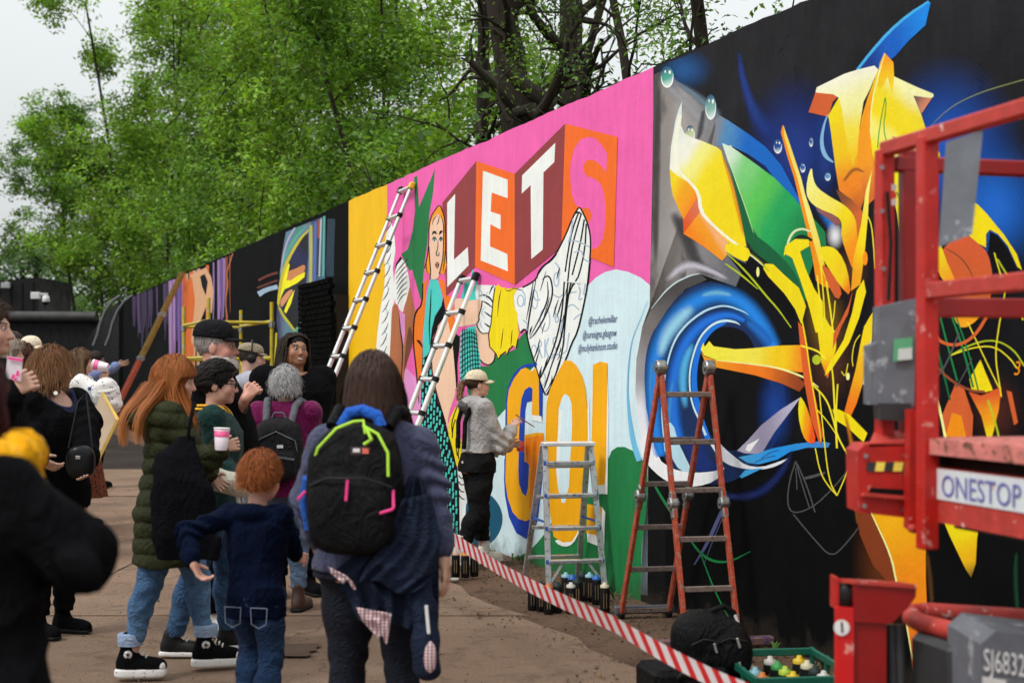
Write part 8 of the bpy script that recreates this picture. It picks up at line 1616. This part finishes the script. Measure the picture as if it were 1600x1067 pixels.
# ---------------------------------------------------------------- man in flat cap and headphones
p = Person('man in tweed flat cap and headphones wearing a grey tee shirt', 391, 12.0, -75, 1.82, 'm', 1.0, (.52, .32, .26), (.06, .045, .035), head=(0, -6, 0)); p.set(elR=p.loc(396, 612, 11.85), wrR=p.loc(408, 632, 11.7), elL=p.loc(412, 612, 12.1), wrL=p.loc(416, 640, 12), curlR=.5); p.body('RL')
p.top('tee_shirt', cloth('light_grey_jersey', S(168, 170, 182, .9), .9, 700.0, .08, .3, .2, .05), .02, .80, .33, .010, 81, .072, 1.425); p.trousers(cloth('grey_twill', S(96, 96, 98, .9)), .016); p.shoes(M_BLKC, M_SOLEB); hr = p.shell((.05, .04, .032), 'short', 1.5, .006); p.cap(cloth('tweed', S(150, 138, 116, .9), .95, 200.0, .2, .5, .2, .15), .045, True, 'flat_cap')
o = MB(); o.tube([Vector(p.h1((math.sin(a)*.098, -.012, 1.60+math.cos(a)*.135))*p.sc) for a in np.linspace(-1.5, 1.5, 15)], .007, 8)
hp = o.build('headphones', M_BLKP, p.root)
for sd in (-1, 1): MB().lathe(Vector(p.h1((sd*.074, -.008, 1.575))*p.sc), [(.0, 0), (.036, 0), (.04, .012), (.036, .032), (.0, .036)], 16, p.HR @ np.array([sd, 0, 0])).build('ear_cup', M_BLKP, hp)
# ---------------------------------------------------------------- smiling man with dreadlocks
p = Person('smiling man with dreadlocks in black hooded top', 460, 10.0, -158, 1.86, 'm', 1.12, (.34, .17, .095), (.02, .014, .010), head=(8, 2, -4)); p.set(elL=p.loc(486, 690, 9.9), elR=p.loc(408, 690, 9.95), wrR=p.loc(430, 740, 9.75)); p.body('')
p.top('hooded_top', M_BLKC, .034, .75, 1.0, .012, 91, .085, 1.42, hood=[((0, -.12, 1.42), (.13, .07, .06))], sl=1.2); p.trousers(M_BLKC); p.shoes(M_BLKC, M_SOLEB); hr = p.shell((.007, .005, .004), 'short', 1.5, .004, h=.007, rough=.002)
V_ = []; F_ = []; C_ = []; rn = random.Random(6); mb = MB()
for k_ in range(30):
    a = rn.uniform(-2.7, 2.7)+math.pi*1.5 if k_ > 8 else rn.choice((-1, 1))*rn.uniform(1.0, 1.4)+math.pi*.5; r = rn.uniform(.95, 1.04); x, y = math.cos(a), math.sin(a)
    if y > .55: continue
    L_ = rn.uniform(.26, .40); pts = [np.array([x*.055*r, y*.07*r-.012, 1.70]), np.array([x*.086*r, y*.105*r-.012, 1.655]), np.array([x*.100*r, y*.118*r-.012, 1.60])]
    for j in range(1, 7): pts.append(np.array([x*(.100+.004*j)*r+rn.uniform(-.010, .010), y*(.118+.001*j)*r-.012+rn.uniform(-.005, .005), 1.60-L_*j/6]))
    m2 = MB(); m2.tube([Vector(p.h1(q_)*p.sc) for q_ in pts], 0, 7, True, [.006]+[.0062+.0014*math.sin(j*2.2+k_) for j in range(len(pts)-1)]); mb.add(m2.v, m2.f, True)
for k_ in range(30):
    y = -.09+.165*(k_//2)/14.0; sd = 1 if k_ % 2 else -1; L_ = rn.uniform(.2, .34); fr = 1-(max(0, y+.02)/.12)**2*.35
    pts = [np.array([sd*.004, y-.012, 1.703-2.2*(y+.012)**2]), np.array([sd*.045, y-.016, 1.696-3*(y+.012)**2]), np.array([sd*.078, y-.022, 1.66]), np.array([sd*.094, y*.9-.03, 1.60])]+[np.array([sd*(.097+.004*j)+rn.uniform(-.006, .006), y*.8-.035+rn.uniform(-.006, .006), 1.60-L_*j/5]) for j in range(1, 6)]
    m2 = MB(); m2.tube([Vector(p.h1(q_)*p.sc) for q_ in pts], 0, 7, True, [.0065+.0012*math.sin(j*2.2+k_) for j in range(len(pts))]); mb.add(m2.v, m2.f, True)
mb.build('dreadlocks', plain('dread', (.026, .018, .013), .75, 0.0, .5, 60.0, .6), hr)
g = SDF((-.03, .07, 1.49), (.03, .13, 1.54), .0025); g.ell((0, .101, 1.5165), (.019, .006, .0052), None, .002); V, Fq = g.mesh(); p.put('teeth', p.HT(V), Fq, plain('teeth', (.72, .7, .66), .25))
# ---------------------------------------------------------------- grey haired woman in magenta
p = Person('grey haired woman in magenta top with a dark rucksack', 446, 9.35, -4, 1.60, 'f', 1.16, hairc=(.32, .32, .33), head=(12, 0, 0), sh=.175); p.set(elL=p.loc(398, 708, 9.3), wrL=p.loc(410, 770, 9.62), elR=p.loc(490, 705, 9.4), wrR=p.loc(482, 680, 9.65), hdR=(0, .3, 1), curlR=.7); p.body('RL')
p.top('magenta_top', cloth('magenta_knit', S(118, 12, 80, .75), .9, 500.0, .12, .3, .3), .024, .80, .98, .011, 101, .072, 1.43); p.trousers(denim('pale_denim2', S(70, 92, 120, .8), S(120, 146, 176, .8)), .012, 1.0, 3, .005, .16); p.shoes(plain('brown_boot', (.05, .022, .014), .5, 0.0, .3), M_SOLEB, .05, .026, 'boot')
hr = p.shell((.26, .26, .27), 'bob', 1.50, .012, .0, 4, .0, .0075, .005); p.strands(hr, 900, .13, (.36, .36, .37), .006, .005, .0048, 31, .018, spread=.05, var=.55, fly=.18, tip=(.5, .5, .5))
t = p.item('backpack', 'charcoal rucksack with grey straps worn over the magenta top', 'backpack', 'backpacks'); k = p.sc; g = SDF((-.26, -.42, .85), (.26, -.04, 1.5), .0085); g.ell((0, -.2, 1.12), (.165, .085, .21), None, .03, False, 3); g.ell((0, -.27, 1.02), (.14, .05, .11), None, .02, False, 3); g.ell((0, -.19, 1.27), (.14, .075, .08), None, .04); g.disp(folder(8, .007, 14, 30)); V, Fq = g.mesh(); mesh_obj('bag_body', V*k, Fq, cloth('charcoal_nylon', (.016, .016, .018), .6, 500.0), t, True)
M_GST = cloth('grey_webbing', S(92, 94, 100, .9), .8, 300.0)
for sd in (-1, 1): MB().tube([Vector(q_)*k for q_ in ((sd*.085, -.21, 1.30), (sd*.10, -.13, 1.43), (sd*.115, -.05, 1.468), (sd*.12, .05, 1.45), (sd*.13, .14, 1.3))], .024, 8).build('shoulder_strap', M_GST, t)
MB().tube([Vector(q_)*k for q_ in ((-.05, -.2, 1.34), (-.03, -.2, 1.385), (.03, -.2, 1.385), (.05, -.2, 1.34))], .008, 6).build('grab_loop', M_GST, t)
MB().tube([Vector(q_)*k for q_ in ((-.15, -.24, 1.06), (-.13, -.28, 1.2), (0, -.285, 1.26), (.13, -.28, 1.2), (.15, -.24, 1.06))], .005, 6).build('zip', M_GST, t); MB().tube([Vector(q_)*k for q_ in ((-.13, -.30, 1.07), (0, -.325, 1.09), (.13, -.30, 1.07))], .010, 6).build('pocket_trim', M_GST, t); MB().box(Vector((.03, -.29, 1.16))*k, (.04, .004, .02)).build('brand_mark', W_, t)
# ---------------------------------------------------------------- boy
p = Person('red haired boy in navy hooded top striding away', 400, 6.2, -14, 1.165, 'm', 1.0, (.62, .34, .26), (.26, .075, .02), head=(-14, -6, 4), hs=1.24, lean=(.0, .05), sh=.165); p.set(elL=p.loc(290, 832, 6.05), wrL=p.loc(300, 880, 5.95), hdL=(.25, .1, -.5), curlL=.5, elR=p.loc(446, 830, 6.25), wrR=p.loc(462, 868, 6.4), hdR=(.3, .8, -.3), knL=(-.09, .16, .50), anL=(-.09, .02, .16), knR=(.11, -.02, .48), anR=(.12, -.14, .085)); p.body('RL')
NVY = cloth('navy_fleece', S(16, 28, 56, .5), .95, 600.0, .15, .35, .2); p.top('hooded_top', NVY, .024, .74, .95, .016, 111, .085, 1.42, h=.007, hood=[((0, -.10, 1.41), (.11, .06, .055))], sl=1.02); p.trousers(denim('boy_denim', S(16, 36, 68, .6), S(44, 80, 126, .6)), .018, .95, 7, .012, .1, 1.08); p.shoes(M_BLKC, M_WHC)
o = None; M_STI = plain('stitch', S(120, 130, 150), .8)
for sd in (-1, 1):
    mb = MB(); c = np.array([sd*.088, -.155, .77]); pts = [(-.055, .05), (.055, .05), (.05, -.05), (0, -.075), (-.05, -.05), (-.055, .05)]; mb.tube([Vector((c+np.array([a, -.004+abs(a)*.1, b]))*p.sc) for a, b in pts], .002, 5); mb.build('pocket_stitch', M_STI, p.root)
hr = p.shell((.16, .044, .012), 'short', 1.5, .020, 0, 5, 0, .007, .006); p.strands(hr, 2800, .06, (.22, .060, .015), .0, .0045, .0024, 41, .022, fly=.22, var=.5, step=.006, stiff=.5, polmax=2.2, tip=(.36, .11, .03))
# ---------------------------------------------------------------- painter
p = Person('painter in cream cap, cropped grey hoodie and black dungarees', 747, 11.55, -66, 1.575, 'f', 1.04, (.58, .34, .26), (.10, .055, .03), head=(-2, 2, 0)); p.set(elR=p.loc(783, 696, 11.45), wrR=p.loc(801, 668, 11.55), hdR=(.1, .5, .7), curlR=.75, pnR=(-.5, .6, 0), elL=p.loc(776, 700, 11.75), wrL=p.loc(797, 694, 11.8), curlL=.9, hdL=(.3, .9, .0), knR=(.085, -.03, .48), anR=(.085, -.22, .10), toeR=(.25, 1, 0), knL=(-.09, .05, .48), anL=(-.10, .10, .085), toeL=(-.15, 1, 0), hipR=(.08, 0, .88)); p.body('RL')
p.top('hoodie', cloth('heather_grey', S(172, 170, 170, .9), .95, 700.0, .05, .15, .3, .05), .022, .985, .95, .012, 121, .07, 1.425, hood=[((0, -.11, 1.41), (.12, .075, .065)), ((0, -.03, 1.445), (.11, .10, .035))], sl=1.12)
DUN = cloth('black_drill', (.010, .010, .011), .95, 500.0, .35, .4, .1); p.trousers(DUN, .022, 1.05, 8, .010, .20, 1.12, 'dungarees', .9, .008, 1.02)
for sd in (-1, 1): MB().tube([Vector(np.array(v)*p.sc) for v in ((sd*.075, .13, 1.15), (sd*.10, .09, 1.37), (sd*.105, .0, 1.462), (sd*.10, -.10, 1.42), (sd*.08, -.155, 1.25), (sd*.07, -.16, 1.02))], .019, 8).build('dungaree_strap', DUN, p.root)
MB().box(Vector(np.array((0, .145, 1.10))*p.sc), (.2, .02, .2), None, .008).build('bib', DUN, p.root); MB().box(Vector(np.array((.06, -.172, .905))*p.sc), (.028, .006, .018), None, .002).build('pocket_label', plain('label_cream', S(220, 200, 196), .6), p.root)
o = MB().prism([Vector(p.loc(x, y, 11.41)*p.sc) for x, y in ((748, 765), (761, 769), (757, 788), (744, 784))], (0, -.004, 0)).build('knee_patch', plain('patch_print', S(190, 176, 220), .8, 0.0, .1, 60.0, .1, .3, S(60, 40, 130), .8), p.root)
for n in 'LR':
    a = p.J['an'+n]; MB().lathe(Vector((a[0], a[1], .06))*p.sc, [(.046, 0), (.044, .06), (.046, .16), (.05, .2)], 16).build('sock', M_WHT_CL, p.root)
p.shoes(plain('trainer_cream', S(222, 218, 206), .6), M_WHC, .0, .03, 'trainer', None, False, M_WHT_CL); hr = p.shell((.045, .026, .016), 'short', 1.5, .003); p.strands(hr, 260, .13, (.07, .04, .022), .002, 0, .005, 51, .001, gather=(0, -.12, 1.60)); p.cap(cloth('cream_twill', S(222, 208, 178, .95), .9, 400.0, .06), .075, False, 'baseball_cap')
rn = np.random.RandomState(8); V_ = []; F_ = []; C_ = []        # curly ponytail
for k_ in range(240):
    a, b = rn.uniform(0, 6.3), rn.uniform(0, 6.3); r_ = rn.uniform(.0, .035); L_ = rn.uniform(.06, .17); c = np.array([rn.normal(0, .012), -.125, 1.60+rn.normal(0, .015)]); pts = []
    for j in range(12): tt = j/11; pts.append(c+np.array([math.cos(a)*r_*(.4+tt)+.008*math.cos(b+tt*16), -.02-.045*tt+math.sin(a)*r_*.6+.008*math.sin(b+tt*16), .02*math.sin(tt*3)-L_*tt**1.3+.006*math.sin(tt*22+b)]))
    pts = p.HT(np.array(pts))*p.sc; o0 = len(V_); sv = np.array([.0022, .0012, .0012])
    for q_ in pts: V_ += [q_-sv, q_+sv]
    for j in range(11): F_.append((o0+2*j, o0+2*j+1, o0+2*j+3, o0+2*j+2))
    C_ += [np.array((.20, .11, .055))*rn.uniform(.4, 1.5)]*24
mesh_obj('ponytail', np.array(V_), np.array(F_), M_HAIR, hr, True, np.array(C_))
hv = np.array([v.co[:] for o_ in p.root.children if o_.name.startswith('hoodie') for v in o_.data.vertices])      # printed rose on the hoodie back, laid on the cloth
def on_back(x, z):
    m_ = hv[(np.abs(hv[:, 0]-x) < .014) & (np.abs(hv[:, 2]-z) < .014)]; return Vector((x, (m_[:, 1].min() if len(m_) else -.15)-.0035, z))
mb = MB(); c0 = (.055, 1.265)
for r_, n_, wob in ((.062, 10, .006), (.046, 8, .005), (.030, 6, .004), (.016, 4, .003)): mb.tube([on_back(c0[0]+(r_+wob*math.sin(n_*a))*math.cos(a), c0[1]+(r_+wob*math.sin(n_*a))*math.sin(a)) for a in np.linspace(0, 6.28, 40)], .0026, 4)
for k_ in range(3): mb.tube([on_back(c0[0]-.05-.012*k_+.02*math.cos(a), c0[1]-.09-.03*k_+.03*math.sin(a)) for a in np.linspace(0, 5, 16)], .0024, 4)
mb.build('printed_rose', plain('print_ink', (.02, .02, .025), .9), p.root)
wv = p.root.matrix_basis
def wpt(v): return Matrix.Translation(p.root.location) @ Matrix.Rotation(p.yaw, 4, 'Z') @ (Vector(v)*p.sc)
hd = p.J['wrR']+np.array([.02, .085, .06]); t = thing('paint_brush', 'thin paint brush in the painter\'s raised hand', 'brush', wpt(hd), p.yaw); MB().tube([(0, -.06, .05), (0, .07, -.03)], .005, 8).build('handle', plain('brush_wood', (.25, .12, .05), .5), t); MB().tube([(0, .07, -.03), (0, .09, -.042)], .006, 8).build('ferrule', M_HNG, t); MB().tube([(0, .09, -.042), (0, .115, -.056)], 0, 8, True, [.006, .002]).build('bristles', plain('bristle', S(220, 140, 20), .8), t)
t = thing('paint_pot', 'small pink paint pot in the painter\'s lower hand', 'pot', wpt(p.J['wrL']+np.array([.0, .10, -.02]))); MB().lathe((0, 0, -.04), [(.03, 0), (.034, .08), (.031, .08), (.028, .005)], 14).build('pot_wall', plain('pot_pink', S(220, 60, 90), .4), t); MB().lathe((0, 0, .035), [(.001, 0), (.032, .0), (.032, .004)], 14).build('paint_surface', M_BLKP, t)
